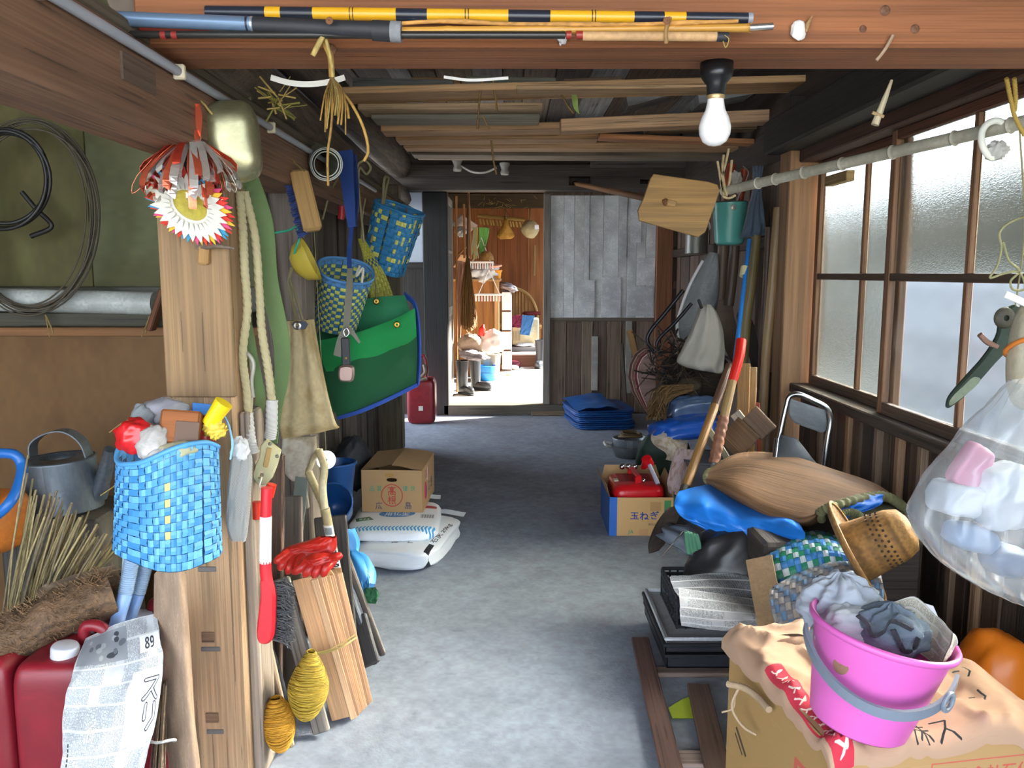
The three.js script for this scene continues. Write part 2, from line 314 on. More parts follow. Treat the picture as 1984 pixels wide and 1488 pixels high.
// ---- far wall
{
  const w = structG('wall_far', 'far wall of painted and bare boards beside the doorway', 'wall');
  const z = -D - 0.03;
  const edges = [1066, 1092, 1112, 1132, 1141, 1168, 1197, 1214, 1232, 1250, 1269];
  for (let i = 0; i + 1 < edges.length; i++) {
    const x0 = wx(edges[i]), x1 = wx(edges[i + 1]), wide = x1 - x0 > 0.07;
    part(w, 'white_board', rbox(x0 + 0.001, x1 - 0.001, wy(617), wy(378), z + (wide ? 0 : 0.006), z - 0.03, 0.002), M(['#e6e5df', '#f0f0ec', '#dcdad3', '#e9e9e5'][i % 4], 'mottle', { r: 0.7 }));
  }
  for (const [a, b, c, d, col] of [[1165, 1203, 537, 615, '#dcdcd8'], [1232, 1268, 500, 553, '#e4e4e4'], [1118, 1152, 543, 615, '#cfcfc9'], [1198, 1212, 378, 500, '#c6c4be'], [1215, 1266, 555, 612, '#cfcfcd'], [1220, 1240, 380, 470, '#dedcd8']]) part(w, 'patch', rbox(wx(a), wx(b), wy(d), wy(c), z + 0.006, z + 0.010, 0.001), M(tint(col, 0.4), 'mottle', { r: 0.75 }));
  const low = [1062, 1098, 1128, 1150, 1178, 1206, 1234, 1269];
  for (let i = 0; i + 1 < low.length; i++) part(w, 'plank', rbox(wx(low[i]) + 0.0015, wx(low[i + 1]) - 0.0015, 0.02, wy(620), z - (i % 2) * 0.006, z - 0.03, 0.003), M(['#8a7460', '#7a6553', '#95806a', '#6f5d4d'][i % 4], 'old'));
  part(w, 'backing', rbox(wx(1053), XR + 0.1, 0, 2.3, z - 0.035, z - 0.06, 0.002), M('#8a7460', 'old'));
  part(w, 'strip', rbox(wx(1148), wx(1160), wy(757), wy(652), z + 0.012, z, 0.001), M('#b9b7a8', 'mottle'));
  part(w, 'strip', rbox(wx(1214), wx(1226), wy(762), wy(622), z + 0.012, z, 0.001), M('#b3b0a2', 'mottle'));
  part(w, 'batten', rbox(wx(1053), wx(1066), 0.1, wy(376), z + 0.03, z - 0.05, 0.003), M('#8c8378', 'old'));
  part(w, 'rail', rbox(wx(1062), wx(1269), wy(623), wy(616), z + 0.012, z - 0.02, 0.003), M('#7c6c5b', 'old'));
  part(w, 'post', rbox(wx(1269), wx(1301), 0, wy(372), z + 0.06, z - 0.08, 0.006), M('#9c6543', 'wood'));
  part(w, 'post', rbox(wx(822), wx(869), 0, wy(372), z + 0.07, z - 0.08, 0.008), M('#23211e', 'old'));
  part(w, 'board', rbox(wx(700), wx(780), 0, wy(372), z, z - 0.03, 0.003), M('#4a4239', 'old'));
  part(w, 'board', rbox(wx(780), wx(822), 0, wy(512), z, z - 0.03, 0.003), M('#3b352e', 'old'));
  part(w, 'rail', rbox(wx(765), wx(822), wy(520), wy(508), z + 0.02, z - 0.03, 0.003), M('#3a342d', 'old'));
  part(w, 'window_pane', rbox(wx(764), wx(820), wy(508), wy(372), z - 0.012, z - 0.02, 0.001), M('#b9c2cb', null, { r: 0.35 }));
  part(w, 'board', rbox(wx(560), wx(700), 0, wy(372), z, z - 0.03, 0.003), dark);
  part(w, 'upper_board', rbox(wx(560), XR + 0.1, wy(322), 2.9, z - 0.02, z - 0.05, 0.003), M('#4c4036', 'old'));
  part(w, 'side_board', rbox(wx(1301), XR + 0.1, 0, wy(372), z, z - 0.03, 0.003), M('#574538', 'old'));
  for (const py of [478, 545, 585]) part(w, 'rail', rbox(wx(1303), XR, wy(py + 14), wy(py), z + 0.03, z, 0.003), M(py === 545 ? '#8d6a50' : '#4d4036', 'old'));
  part(w, 'sill', rbox(wx(858), wx(1100), 0, wy(784), z + 0.07, z - 0.12, 0.006), M('#6b6455', 'old'));
  part(w, 'sill_board', rbox(wx(1030), wx(1180), 0, 0.045, z + 0.1, z + 0.03, 0.006), M('#8f7a60', 'old'));
}
{ // lintel with mortise holes
  const t = structG('beam', 'dark lintel beam with cut mortise holes above the doorway', 'beam');
  const x0 = wx(735, 350), x1 = XR + 0.1, y0 = wy(372), y1 = wy(324), h = (a, b, c, d) => [[wx(a, 350), wy(d)], [wx(b, 350), wy(d)], [wx(b, 350), wy(c)], [wx(a, 350), wy(c)]];
  part(t, 'timber', move(prism([[x0, y0], [x1, y0], [x1, y1], [x0, y1]], 0.16, 0.004, [h(1101, 1141, 346, 363), h(1235, 1254, 352, 360)]), 0, 0, -D + 0.1), M('#5c5249', 'old'));
  part(t, 'rear_timber', rbox(x0, x1, y0, y1, -D + 0.018, -D - 0.03, 0.002), M('#5c5249', 'old'));
  part(t, 'cap_board', rbox(wx(1140, 330), x1, wy(330), wy(316), -D + 0.2, -D, 0.004), M('#6f675e', 'old'));
}
{ // ceramic knobs and a curved white bracket on the lintel
  const z = 7.62;
  for (const [px, py] of [[886, 318], [978, 325]]) thing('ceramic_insulator', px < 900 ? 'white ceramic wire knob fixed to the lintel near the log' : 'white ceramic wire knob at the strip end over the doorway', 'insulator', put(lathe([[0.001, 0], [0.034, 0], [0.04, 0.02], [0.03, 0.045], [0.038, 0.07], [0.05, 0.1], [0.04, 0.11], [0.001, 0.11]], 20), mat4(P(px, py + 14, z), 0, 0, 0)), M('#d8d0c2', 'mottle', { r: 0.3, cc: 0.4 }), 'wire knobs on the lintel');
  thing('cable_strip', 'white cable strip sagging between two ceramic knobs', 'cable', strap([P(893, 322, z), P(915, 333, z), P(940, 334, z), P(962, 325, z)], 0.035, 0.006, V(0, 0.3, 1)), M('#d9d4ca', 'mottle'));
}
// ---- wall on the window side: boards below, sashes, posts, beam
{
  const w = structG('wall_right', 'window side wall with weathered upright boards below the panes', 'wall');
  const cols = ['#5a4436', '#4b3a30', '#6b5341', '#57483d', '#433630', '#74604f'];
  let z = -4.4, i = 0;
  while (z < -1.2) { const b = rr(0.06, 0.12); part(w, 'board', rbox(XR + (i % 2) * 0.008, XR + 0.04, 0.05, 0.74, z + b - 0.003, z, 0.003), M(cols[i % 6], 'old')); z += b; i++; }
  for (const px of [1590, 1645, 1702, 1745, 1790, 1862, 1915]) { const q = W(px, 900, XR); part(w, 'batten', rbox(XR - 0.02, XR + 0.01, 0.05, 0.72, q.z + 0.018, q.z - 0.018, 0.003), M(px % 2 ? '#a88462' : '#8d7560', 'old')); }
  part(w, 'rail', rbox(XR - 0.03, XR + 0.03, 0.33, 0.39, -3.3, -4.4, 0.005), M('#7d7468', 'old'));
  part(w, 'foot_rail', rbox(XR - 0.09, XR + 0.06, 0, 0.07, -0.9, -4.45, 0.006), M('#3c342e', 'old'));
  part(w, 'window_sill', rbox(XR - 0.05, XR + 0.12, 0.715, 0.765, -1.2, -4.46, 0.006), M('#57493d', 'old'));
  part(w, 'head_rail', rbox(XR - 0.05, XR + 0.12, 1.925, 1.99, -1.2, -4.46, 0.006), M('#55382c', 'old'));
  part(w, 'front_board', rbox(XR, XR + 0.1, 0, 2.9, 0.3, -1.2, 0.003), M('#57483d', 'old'));
  part(w, 'upper_board', rbox(XR + 0.02, XR + 0.1, 1.95, 2.9, -1.2, -D, 0.003), M('#473b33', 'old'));
  part(w, 'post', rbox(XR - 0.1, XR + 0.1, 0, 2.05, -4.44, -4.6, 0.006), M('#ad8763', 'wood'));
  part(w, 'post', rbox(XR - 0.06, XR + 0.1, 0, 2.3, -4.6, -4.72, 0.006), M('#3a2f28', 'old'));
  z = -4.72; i = 0;
  while (z > -D) { const b = rr(0.14, 0.22); part(w, 'plank', rbox(XR + (i % 2) * 0.008, XR + 0.1, 0, 2.0, z, Math.max(-D, z - b + 0.003), 0.003), M(['#6b5648', '#7a6353', '#5f4e43'][i % 3], 'old')); z -= b; i++; }
  part(w, 'rail', rbox(XR - 0.05, XR + 0.02, 1.5, 1.57, -4.72, -D, 0.005), M('#4a3a30', 'old'));
  part(w, 'rail', rbox(XR - 0.05, XR + 0.02, 0.7, 0.76, -4.72, -D, 0.005), M('#4a3a30', 'old'));
}
const frosted = new THREE.MeshPhysicalMaterial({ color: new THREE.Color('#c3c6be'), roughness: 0.13, transmission: 1, thickness: 0.004, ior: 1.2, bumpMap: rep(BUMP.rough, 6, 6), bumpScale: 0.0004 });
const frosted2 = new THREE.MeshPhysicalMaterial({ color: new THREE.Color('#cfd8de'), roughness: 0.1, transmission: 1, thickness: 0.004, ior: 1.2 });
function sash(n, z0, zm, z1, x, lower) {
  const g = structG('window_' + n, ['wooden sash with four frosted panes beside the pale post', 'wooden sash with frosted upper panes and paler lower panes'][n - 1], 'window');
  const fm = M('#8f6a4d', 'old'), y0 = 0.765, y1 = 1.925, ym = 1.335, s = 0.045;
  for (const z of [z0, z1]) part(g, 'stile', rbox(x - 0.016, x + 0.016, y0, y1, z + (z === z0 ? 0 : s), z - (z === z0 ? s : 0), 0.003), fm);
  part(g, 'rail', rbox(x - 0.016, x + 0.016, y0, y0 + 0.05, z0 - s, z1 + s, 0.003), M('#6e5a49', 'old'));
  part(g, 'rail', rbox(x - 0.016, x + 0.016, y1 - 0.04, y1, z0 - s, z1 + s, 0.003), M('#6b4432', 'old'));
  part(g, 'muntin', rbox(x - 0.014, x + 0.012, ym - 0.016, ym + 0.016, z0 - s, z1 + s, 0.003), M('#5d4a3b', 'old'));
  part(g, 'muntin', rbox(x - 0.012, x + 0.012, y0 + 0.05, y1 - 0.04, zm + 0.014, zm - 0.014, 0.003), fm);
  for (const [a, b] of [[z0 - s, zm + 0.014], [zm - 0.014, z1 + s]]) for (const [c, d, m] of [[y0 + 0.05, ym - 0.016, lower], [ym + 0.016, y1 - 0.04, frosted]]) part(g, 'pane', rbox(x + 0.002, x + 0.006, c, d, a, b, 0.0005), m, m === frosted2 ? 'pale smooth frosted pane' : 'grainy frosted pane');
}
sash(1, -3.43, -3.83, -4.42, XR + 0.06, frosted);
sash(2, -2.25, -2.86, -3.48, XR + 0.015, frosted2);
{ const g = structG('window_3', 'frosted sash close to the open front of the building', 'window'); part(g, 'pane', rbox(XR + 0.06, XR + 0.064, 0.765, 1.925, -1.25, -2.3, 0.0005), frosted); part(g, 'stile', rbox(XR + 0.04, XR + 0.08, 0.765, 1.925, -1.2, -1.26, 0.003), M('#8f6a4d', 'old')); }
struct('beam', rbox(1.36, XR + 0.02, 1.985, 2.16, -0.7, -4.62, 0.012), M('#2b2a28', 'old'), 'soot black beam above the frosted windows', 'beam');

// ---- outside the windows
struct('outside_wall', rbox(4.4, 4.6, -0.12, 1.34, -3, -9.9, 0.01), M('#c7cdd2', 'mottle'), 'pale low wall seen blurred through the frosted panes', 'wall');
struct('outside_hedge_wall', rbox(5.0, 5.3, -0.12, 2.5, 2, -19, 0.01), M('#4b4a3c', 'mottle'), 'dark bank seen blurred through the frosted panes', 'bank');

// ---- posts and beams on the basket side
const PL = P(316, 480, 2.05).x, PR = P(445, 480, 2.05).x;
{
  const t = structG('pillar', 'thick worn timber post with old mortise cuts carrying a blue basket', 'post');
  const w = PR - PL, s = 0.16;
  part(t, 'timber', rbox(PL, PR - 0.006, 0, 1.63, -2.05, -2.21, 0.007), M('#c49f77', 'old', { b: 0.002 }));
  part(t, 'edge_strip', rbox(PR - 0.006, PR + 0.022, 0, 1.0, -2.075, -2.2, 0.005), M('#a89684', 'old'));
  part(t, 'facing_board', rbox(PL - 0.004, PR + 0.004, P(380, 770, 2.03).y, 1.63, -2.03, -2.05, 0.003), M('#a5845c', 'old'));
  for (const [px, py, a, b] of [[401, 1103, 0.046, 0.014], [408, 1258, 0.05, 0.012], [417, 1418, 0.045, 0.013]]) { const q = P(px, py, 2.048); part(t, 'metal_clip', rbox(q.x - a / 2, q.x + a / 2, q.y - b / 2, q.y + b / 2, -2.047, -2.052, 0.002), M('#77736f', null, { m: 0.5, r: 0.6 })); }
  for (const [px, py] of [[404, 1236], [412, 1392]]) { const q = P(px, py, 2.048); part(t, 'knot', rbox(q.x - 0.018, q.x + 0.016, q.y - 0.012, q.y + 0.016, -2.046, -2.05, 0.006), M('#8b6c51', 'old')); }
  const q = P(395, 494, 2.02); part(t, 'peg', put(cbox(0.026, 0.045, 0.02, 0.004), mat4(V(q.x, q.y, -2.022), 0, 0, -0.1)), M('#c79a5e', 'wood'));
  part(t, 'splinter', tube([P(385, 478, 2.03), P(420, 476, 1.99), P(455, 482, 1.97)], (u) => 0.009 * (1 - u) + 0.002, { k: 6 }), M('#8d7b69', 'bark'));
}
{
  const t = structG('pillar', 'grey weathered timber post hung with straps and a wooden brush', 'post');
  const a = P(497, 600, 2.95).x, b = P(592, 600, 2.95).x;
  part(t, 'timber', rbox(a, b, 0, 1.68, -2.95, -3.1, 0.012), M('#75685c', 'old', { b: 0.003 }));
  part(t, 'split_board', bar(V(a + 0.02, 1.7, -2.92), V(b - 0.03, 0.5, -2.93), 0.05, 0.025), M('#83776a', 'old'));
}
{ // long beam on the posts
  const t = structG('beam', 'long brown timber beam with notches carried by the basket posts', 'beam');
  part(t, 'timber', rbox(PL, PR, 1.627, 1.785, 0.5, -6.3, 0.01), M('#8a664b', 'old', { b: 0.002 }));
  part(t, 'top_board', rbox(PL - 0.02, PR - 0.012, 1.786, 1.815, 0.5, -6.3, 0.006), M('#6c6250', 'old'));
  part(t, 'notch_block', rbox(PR - 0.002, PR + 0.004, 1.69, 1.74, -1.52, -1.66, 0.002), M('#6b5747', 'old'));
}
{
  const t = T('conduit_pipe', 'thin grey conduit clipped along the long brown beam', 'pipe');
  part(t, 'pipe', tube([V(PR + 0.011, 1.757, 0.4), V(PR + 0.011, 1.757, -4.2)], 0.0095, { k: 10, seg: 6 }), M('#9a9ea3', null, { r: 0.5 }));
  for (const z of [-1.25, -1.75, -2.4, -3.2]) part(t, 'clip', rbox(PR, PR + 0.024, 1.742, 1.772, z, z - 0.014, 0.003), M('#cfc6a8', null));
}
struct('log_beam', tube([V(-1.0, 2.38, -1.9), V(-1.02, 2.36, -4), V(-1.03, 2.33, -7.85)], (u, th) => 0.115 + 0.012 * Math.sin(u * 9) + 0.008 * Math.sin(th * 3), { k: 14, seg: 16 }), M('#6b5d50', 'bark', { b: 0.003 }), 'dark round log carrying the loft planks', 'beam');
struct('log_beam', tube([V(-0.98, 2.08, -2.3), V(-1.0, 2.04, -5), V(-1.03, 2.05, -7.85)], (u, th) => 0.085 + 0.01 * Math.sin(u * 7 + 1) + 0.006 * Math.sin(th * 4), { k: 14, seg: 16 }), M('#7d6e5f', 'bark', { b: 0.003 }), 'brown round log below the loft on the basket side', 'beam');
{
  const t = structG('beam', 'orange brown front beam with rods resting on its nails', 'beam');
  part(t, 'timber', rbox(P(262, 110, 1.68).x, 2.2, 1.786, 2.1, -1.68, -1.86, 0.006), M('#a0653d', 'wood', { b: 0.002 }));
  for (const [px, py, r] of [[1773, 56, 0.009], [1672, 56, 0.007], [640, 95, 0.011], [1715, 20, 0.01]]) { const q = P(px, py, 1.679); part(t, 'knot', put(lathe([[0.001, 0.003], [r * 0.6, 0.002], [r, 0], [r, -0.003]], 12), mat4(q, Math.PI / 2, 0, 0)), M('#8a6044', 'bark')); }
}
// ---- wall on the basket side, behind the hanging things
{
  const w = structG('wall_left', 'rough upright boards behind the hanging baskets and bags', 'wall');
  let z = -3.12, i = 0;
  while (z > -6.25) { const b = rr(0.13, 0.24); part(w, 'plank', rbox(XL - 0.05, XL + (i % 3) * 0.01, 0, 2.1, z, Math.max(-6.3, z - b + 0.004), 0.005), M(['#655a4f', '#756a5c', '#554c42', '#857866'][i % 4], 'old')); z -= b; i++; }
  part(w, 'post', rbox(P(716, 800, 6.35).x, P(784, 800, 6.35).x, 0, 2.0, -6.2, -6.36, 0.012), M('#7a6f58', 'old', { b: 0.003 }));
  part(w, 'batten', rbox(XL, XL + 0.05, 0.02, 0.75, -4.6, -4.64, 0.004), greyWood);
  part(w, 'batten', rbox(XL, XL + 0.05, 0.02, 0.7, -4.9, -4.95, 0.004), greyWood);
}
{
  const w = structG('wall_niche', 'back wall of the dim storage niche, green board over brown board', 'wall');
  const z = -3.12, x1 = P(500, 600, 3.1).x, x0 = -3.2;
  part(w, 'upper_panel', rbox(x0, P(165, 400, 3.1).x, P(0, 556, 3.1).y, 2.6, z, z - 0.02, 0.002), M('#5d5a31', 'ply'));
  part(w, 'upper_panel', rbox(P(165, 400, 3.1).x + 0.003, x1, P(0, 556, 3.1).y, 2.6, z, z - 0.02, 0.002), M('#5a5d3c', 'ply'));
  part(w, 'lower_panel', rbox(x0, x1, 0, P(0, 640, 3.1).y, z, z - 0.02, 0.002), M('#71522e', 'ply'));
  part(w, 'gap_panel', rbox(x0, x1, P(0, 640, 3.1).y, P(0, 556, 3.1).y, z - 0.02, z - 0.04, 0.002), M('#5f5f52', 'ply'));
  part(w, 'ledge', rbox(x0, x1, P(0, 632, 3.02).y, P(0, 606, 3.02).y, z + 0.1, z, 0.004), M('#4d4a3c', 'old'));
  part(w, 'trim', rbox(x0, x1, P(0, 652, 3.1).y, P(0, 634, 3.1).y, z + 0.014, z, 0.003), M('#8a5f38', 'old'));
  const a = P(290, 605, 2.95); part(w, 'bracket_board', bar(P(318, 560, 2.97), P(292, 640, 2.97), 0.02, 0.05), M('#7a4a2c', 'old'));
  part(w, 'side_wall', rbox(-3.3, -3.2, 0, 2.9, 1.0, -3.2, 0.003), dark);  // side_wall front end lengthened out of view to darken the niche
}
struct('wall_back', rbox(-3.3, XL - 0.04, 0, 2.9, -3.2, -3.3, 0.003), dark, 'wooden partition behind the storage niche', 'wall');
struct('wall_end', [rbox(-1.75, -1.65, 0, 2.9, -3.3, -6.4, 0.003), rbox(-1.75, -1.65, 2.4, 2.9, -6.4, -D, 0.003)], dark, 'side wall with an added unseen opening in the corner by the red fuel can', 'wall');  // corner opening is assumed, put in to light the far wall
// ---- roof boards above the loft planks; unseen canopy added to shade the front
{
  const r = structG('ceiling', 'roof boards of mixed brown and grey above the loft, lengthened into an added unseen canopy', 'roof');
  let x = -3.3, i = 0;
  while (x < 2.7) { const b = rr(0.14, 0.27); part(r, 'board', rbox(x, x + b - 0.006, 2.72 + (i % 3) * 0.012, 2.78, 3.2, -D - 0.1, 0.003), M(tint(['#6b5138', '#8d8a83', '#55432f', '#77624a', '#4b3f33', '#a3a09a', '#6a4d34'][i % 7], 0.2), 'old')); x += b; i++; }
  part(r, 'roof_cover', rbox(-3.4, 2.8, 2.83, 2.9, 3.3, -D - 0.1, 0.003), dark);
  part(r, 'eave_board', rbox(1.6, 2.8, 2.5, 2.85, -1.0, -1.05, 0.003), dark);
}
struct('wall_loft', rbox(2.7, 2.8, 2.5, 2.9, -0.9, -D, 0.003), dark, 'outer boards of the loft', 'wall');
struct('loft_soffit', rbox(XR + 0.1, 2.8, 2.5, 2.53, -0.9, -D, 0.003), dark, 'boards under the loft overhang', 'soffit');
// ---- loft planks lying across
{
  // [left px, left y, right px, right y, distance, height, depth of plank, colour]
  const L = [
    [660, 186, 1735, 158, 4.75, 0.035, 0.2, '#e0b07a'], [700, 214, 1050, 212, 5.0, 0.035, 0.16, '#c9a982'], [725, 232, 1045, 232, 5.15, 0.03, 0.16, '#98917f'],
    [742, 253, 1105, 248, 5.45, 0.045, 0.14, '#dcae7e'], [1085, 246, 1608, 222, 5.3, 0.075, 0.1, '#ecbf92'], [770, 271, 1158, 268, 5.75, 0.04, 0.14, '#d6a878'], [1160, 266, 1540, 280, 5.6, 0.03, 0.1, '#d0905f'],
    [785, 284, 1500, 286, 6.0, 0.045, 0.12, '#e2b68a'], [800, 297, 1480, 303, 6.4, 0.05, 0.15, '#9a8b78'], [808, 303, 1485, 306, 6.7, 0.035, 0.12, '#b29a80'], [1000, 175, 1400, 172, 4.4, 0.02, 0.1, '#cfa97c'], [1250, 252, 1600, 246, 5.55, 0.03, 0.1, '#b8a183'],
  ];
  L.forEach(([a, b, c, d, dist, h, dep, col], i) => {
    const A = P(a, b, dist), B = P(c, d, dist);
    thing('loft_plank', ['long tan plank laid foremost across the loft', 'short grey brown plank beside the foremost loft plank', 'short dark grey plank on the log end of the loft', 'tan plank with a sawn end midway across the loft', 'thick pinkish tan timber running to the black beam', 'brown plank ending midway across the loft', 'thin reddish plank slanting down to the pale post', 'pale plank spanning the whole loft', 'dark grey plank spanning the far side of the loft', 'dull brown plank close to the lintel', 'thin tan batten just above the foremost loft plank', 'thin grey plank under the pinkish timber'][i], 'plank', bar(A, B, h, dep * 1.45, V(0, 0, 1), 0.005), M(col, 'old'), 'planks stored across the loft');
  });
  // bundled grey sheets above the first plank
  for (const [i, [a, b, c, d, col]] of [[690, 168, 880, 172, '#8b897b'], [905, 165, 1075, 168, '#87836f'], [1090, 170, 1200, 166, '#7b6146'], [1210, 205, 1300, 180, '#8e8b85'], [1345, 200, 1450, 180, '#a7a7a5'], [800, 166, 895, 168, '#b58a55']].entries()) thing('stored_board', ['grey sheet end lying on the loft by the dark log', 'second grey sheet lying beside the first on the loft', 'brown board end lying midway on the loft', 'slanting grey board on the loft behind the bulb socket', 'pale grey board on the loft above the bulb', 'orange board end between the grey sheets'][i], 'board', bar(P(a, b, 5.6 + (i === 5 ? 0.3 : 0)), P(c, d, 5.6 + (i === 5 ? 0.3 : 0)), 0.06, 0.25), M(col, 'old'), 'boards on top of the loft');
}

// ================================================================ shared builders for things
const q3 = (p, d) => P(p[0], p[1], p[2] ?? d);
function cr(a, t) { // smooth interpolation through an array of vectors
  const n = a.length - 1; if (n === 0) return a[0].clone(); const s = Math.min(n - 1e-6, Math.max(0, t * n)), i = Math.floor(s), f = s - i, g = (k) => a[Math.min(n, Math.max(0, k))];
  const p0 = g(i - 1), p1 = g(i), p2 = g(i + 1), p3 = g(i + 2), h = (k) => 0.5 * (2 * p1[k] + (p2[k] - p0[k]) * f + (2 * p0[k] - 5 * p1[k] + 4 * p2[k] - p3[k]) * f * f + (3 * p1[k] - p0[k] - 3 * p2[k] + p3[k]) * f * f * f);
  return V(h('x'), h('y'), h('z'));
}
// surface through rows of points [px,py,(distance)]
function surf(rows, d) { const R = rows.map((r) => r.map((p) => q3(p, d))); return (u, v) => cr(R.map((r) => cr(r, u)), v); }
function cloth(rows, d, o = {}) {
  const s = surf(rows, d), bu = o.bulge ?? 0, wr = o.wr ?? 0.004, f = o.f ?? 7, sd = rnd() * 40;
  return sheet((u, v) => { const p = s(u, v); const k = fbm(u * f + sd, v * f * (o.fv ?? 1), sd, 3) * wr * 2 + (o.pleat ? o.pleat * Math.sin(u * (o.pn ?? 20) + 2 * noise3(v * 2, sd, 0)) * (o.pv ? o.pv(v) : 1) : 0); p.z += bu * Math.sin(Math.PI * u) * Math.sin(Math.PI * Math.min(1, v)) + k; p.y += k * 0.3; return p; }, o.nu ?? 20, o.nv ?? 20, o.th ?? 0.002, o.su ?? 1, o.sv ?? 1);
}
// closed soft body hanging in rows; half thickness th
function pouch(rows, d, th, o = {}) {
  const s = surf(rows, d), f = o.f ?? 5, sd = rnd() * 40, wr = o.wr ?? 0.006;
  return sheetClosed((u, v) => {
    const a = u < 0.5 ? u * 2 : 2 - u * 2, p = s(a, v), e = Math.pow(Math.max(0, Math.sin(Math.PI * a)), o.e ?? 0.6), ends = o.flat ? Math.pow(Math.max(0, Math.sin(Math.PI * (o.v0 ?? 0.02) + (Math.PI * (0.98 - (o.v0 ?? 0.02))) * v)), o.ee ?? 0.4) : 1;
    const pl = o.pleat ? o.pleat * Math.sin(a * (o.pn ?? 22) + noise3(v * 2, sd, 1) * 1.5) : 0;
    p.z += (u < 0.5 ? 1 : -1) * (th * e * ends + 0.002) + (fbm(a * f + sd, v * f, u < 0.5 ? 0 : 9, 3) * 2 * wr + pl) * (e > 0.1 ? 1 : e * 10);
    return p;
  }, o.nu ?? 48, o.nv ?? 22);
}
const flat = (pts, d, th, bev = 0.002, holes = []) => { const z = -d, c = pts.map(([x, y]) => { const q = P(x, y, d); return [q.x, q.y]; }); return move(prism(c, th, bev, holes.map((h) => h.map(([x, y]) => { const q = P(x, y, d); return [q.x, q.y]; }))), 0, 0, z); };
const line = (pts, d) => pts.map((p) => q3(p, d));
const rope3 = (pts, r, turns, o = {}) => tube(pts, (u, th) => r * (0.8 + 0.26 * Math.abs(Math.cos(1.5 * (th + u * turns)))), { k: 12, seg: o.seg ?? 110, ...o });
function wind(prof, turns, r, o = {}) { // twine wound round a lumpy core; prof(t)->[radius,y]
  const pts = []; const n = turns * 14;
  for (let i = 0; i <= n; i++) { const t = i / n, th = t * turns * 6.2832, w = Math.abs(((t * (o.pass ?? 7)) % 2) - 1), [R, y] = prof(w), tilt = (o.tilt ?? 0.3) * Math.sin(t * 37); pts.push(V(Math.cos(th) * R, y + Math.sin(th) * R * tilt, Math.sin(th) * R)); }
  return tube(pts, r, { k: 4, raw: true });
}
function basket(t, o) { // woven basket; opening up +y in its own frame, placed by o.m
  const { rx, rz, H, taper = 0.85, e = 1, nu = 32, nv = 16, pick, cols } = o;
  const pw = (x) => Math.sign(x) * Math.pow(Math.abs(x), e), sag = o.sag ?? 0;
  const fn = (u, v) => { const th = -u * 6.28318, k = lerp(taper, 1, v); return V(pw(Math.cos(th)) * rx * k, v * H + sag * Math.cos(th * 2) * v * v, pw(Math.sin(th)) * rz * k).applyMatrix4(o.m); };
  const g = weave(fn, nu, nv, pick, o.lift ?? 0.002);
  for (const k in g) part(t, 'weave', g[k], cols[k]);
  part(t, 'base', sheet((u, v) => { const r = v * 0.999 + 0.001, q = fn(u, 0), c = V(0, 0.004, 0).applyMatrix4(o.m); return c.lerp(q, r); }, 28, 3, 0.003), cols[o.baseCol ?? Object.keys(cols)[0]]);
  const rim = []; for (let i = 0; i < 40; i++) rim.push(fn(i / 40, 0.985));
  part(t, 'rim', tube(rim, o.rim ?? 0.006, { closed: true, seg: 60, k: 6 }), cols[o.rimCol ?? Object.keys(cols)[0]]);
}
const straw = M('#c9ad62', 'bark', { r: 0.7 }), strawD = M('#a98f4e', 'bark'), cord = M('#a39a72', 'cloth'), steel = M('#b9bcc0', null, { m: 0.9, r: 0.35 }), silver = M('#d8d8d8', null, { m: 1, r: 0.22 });

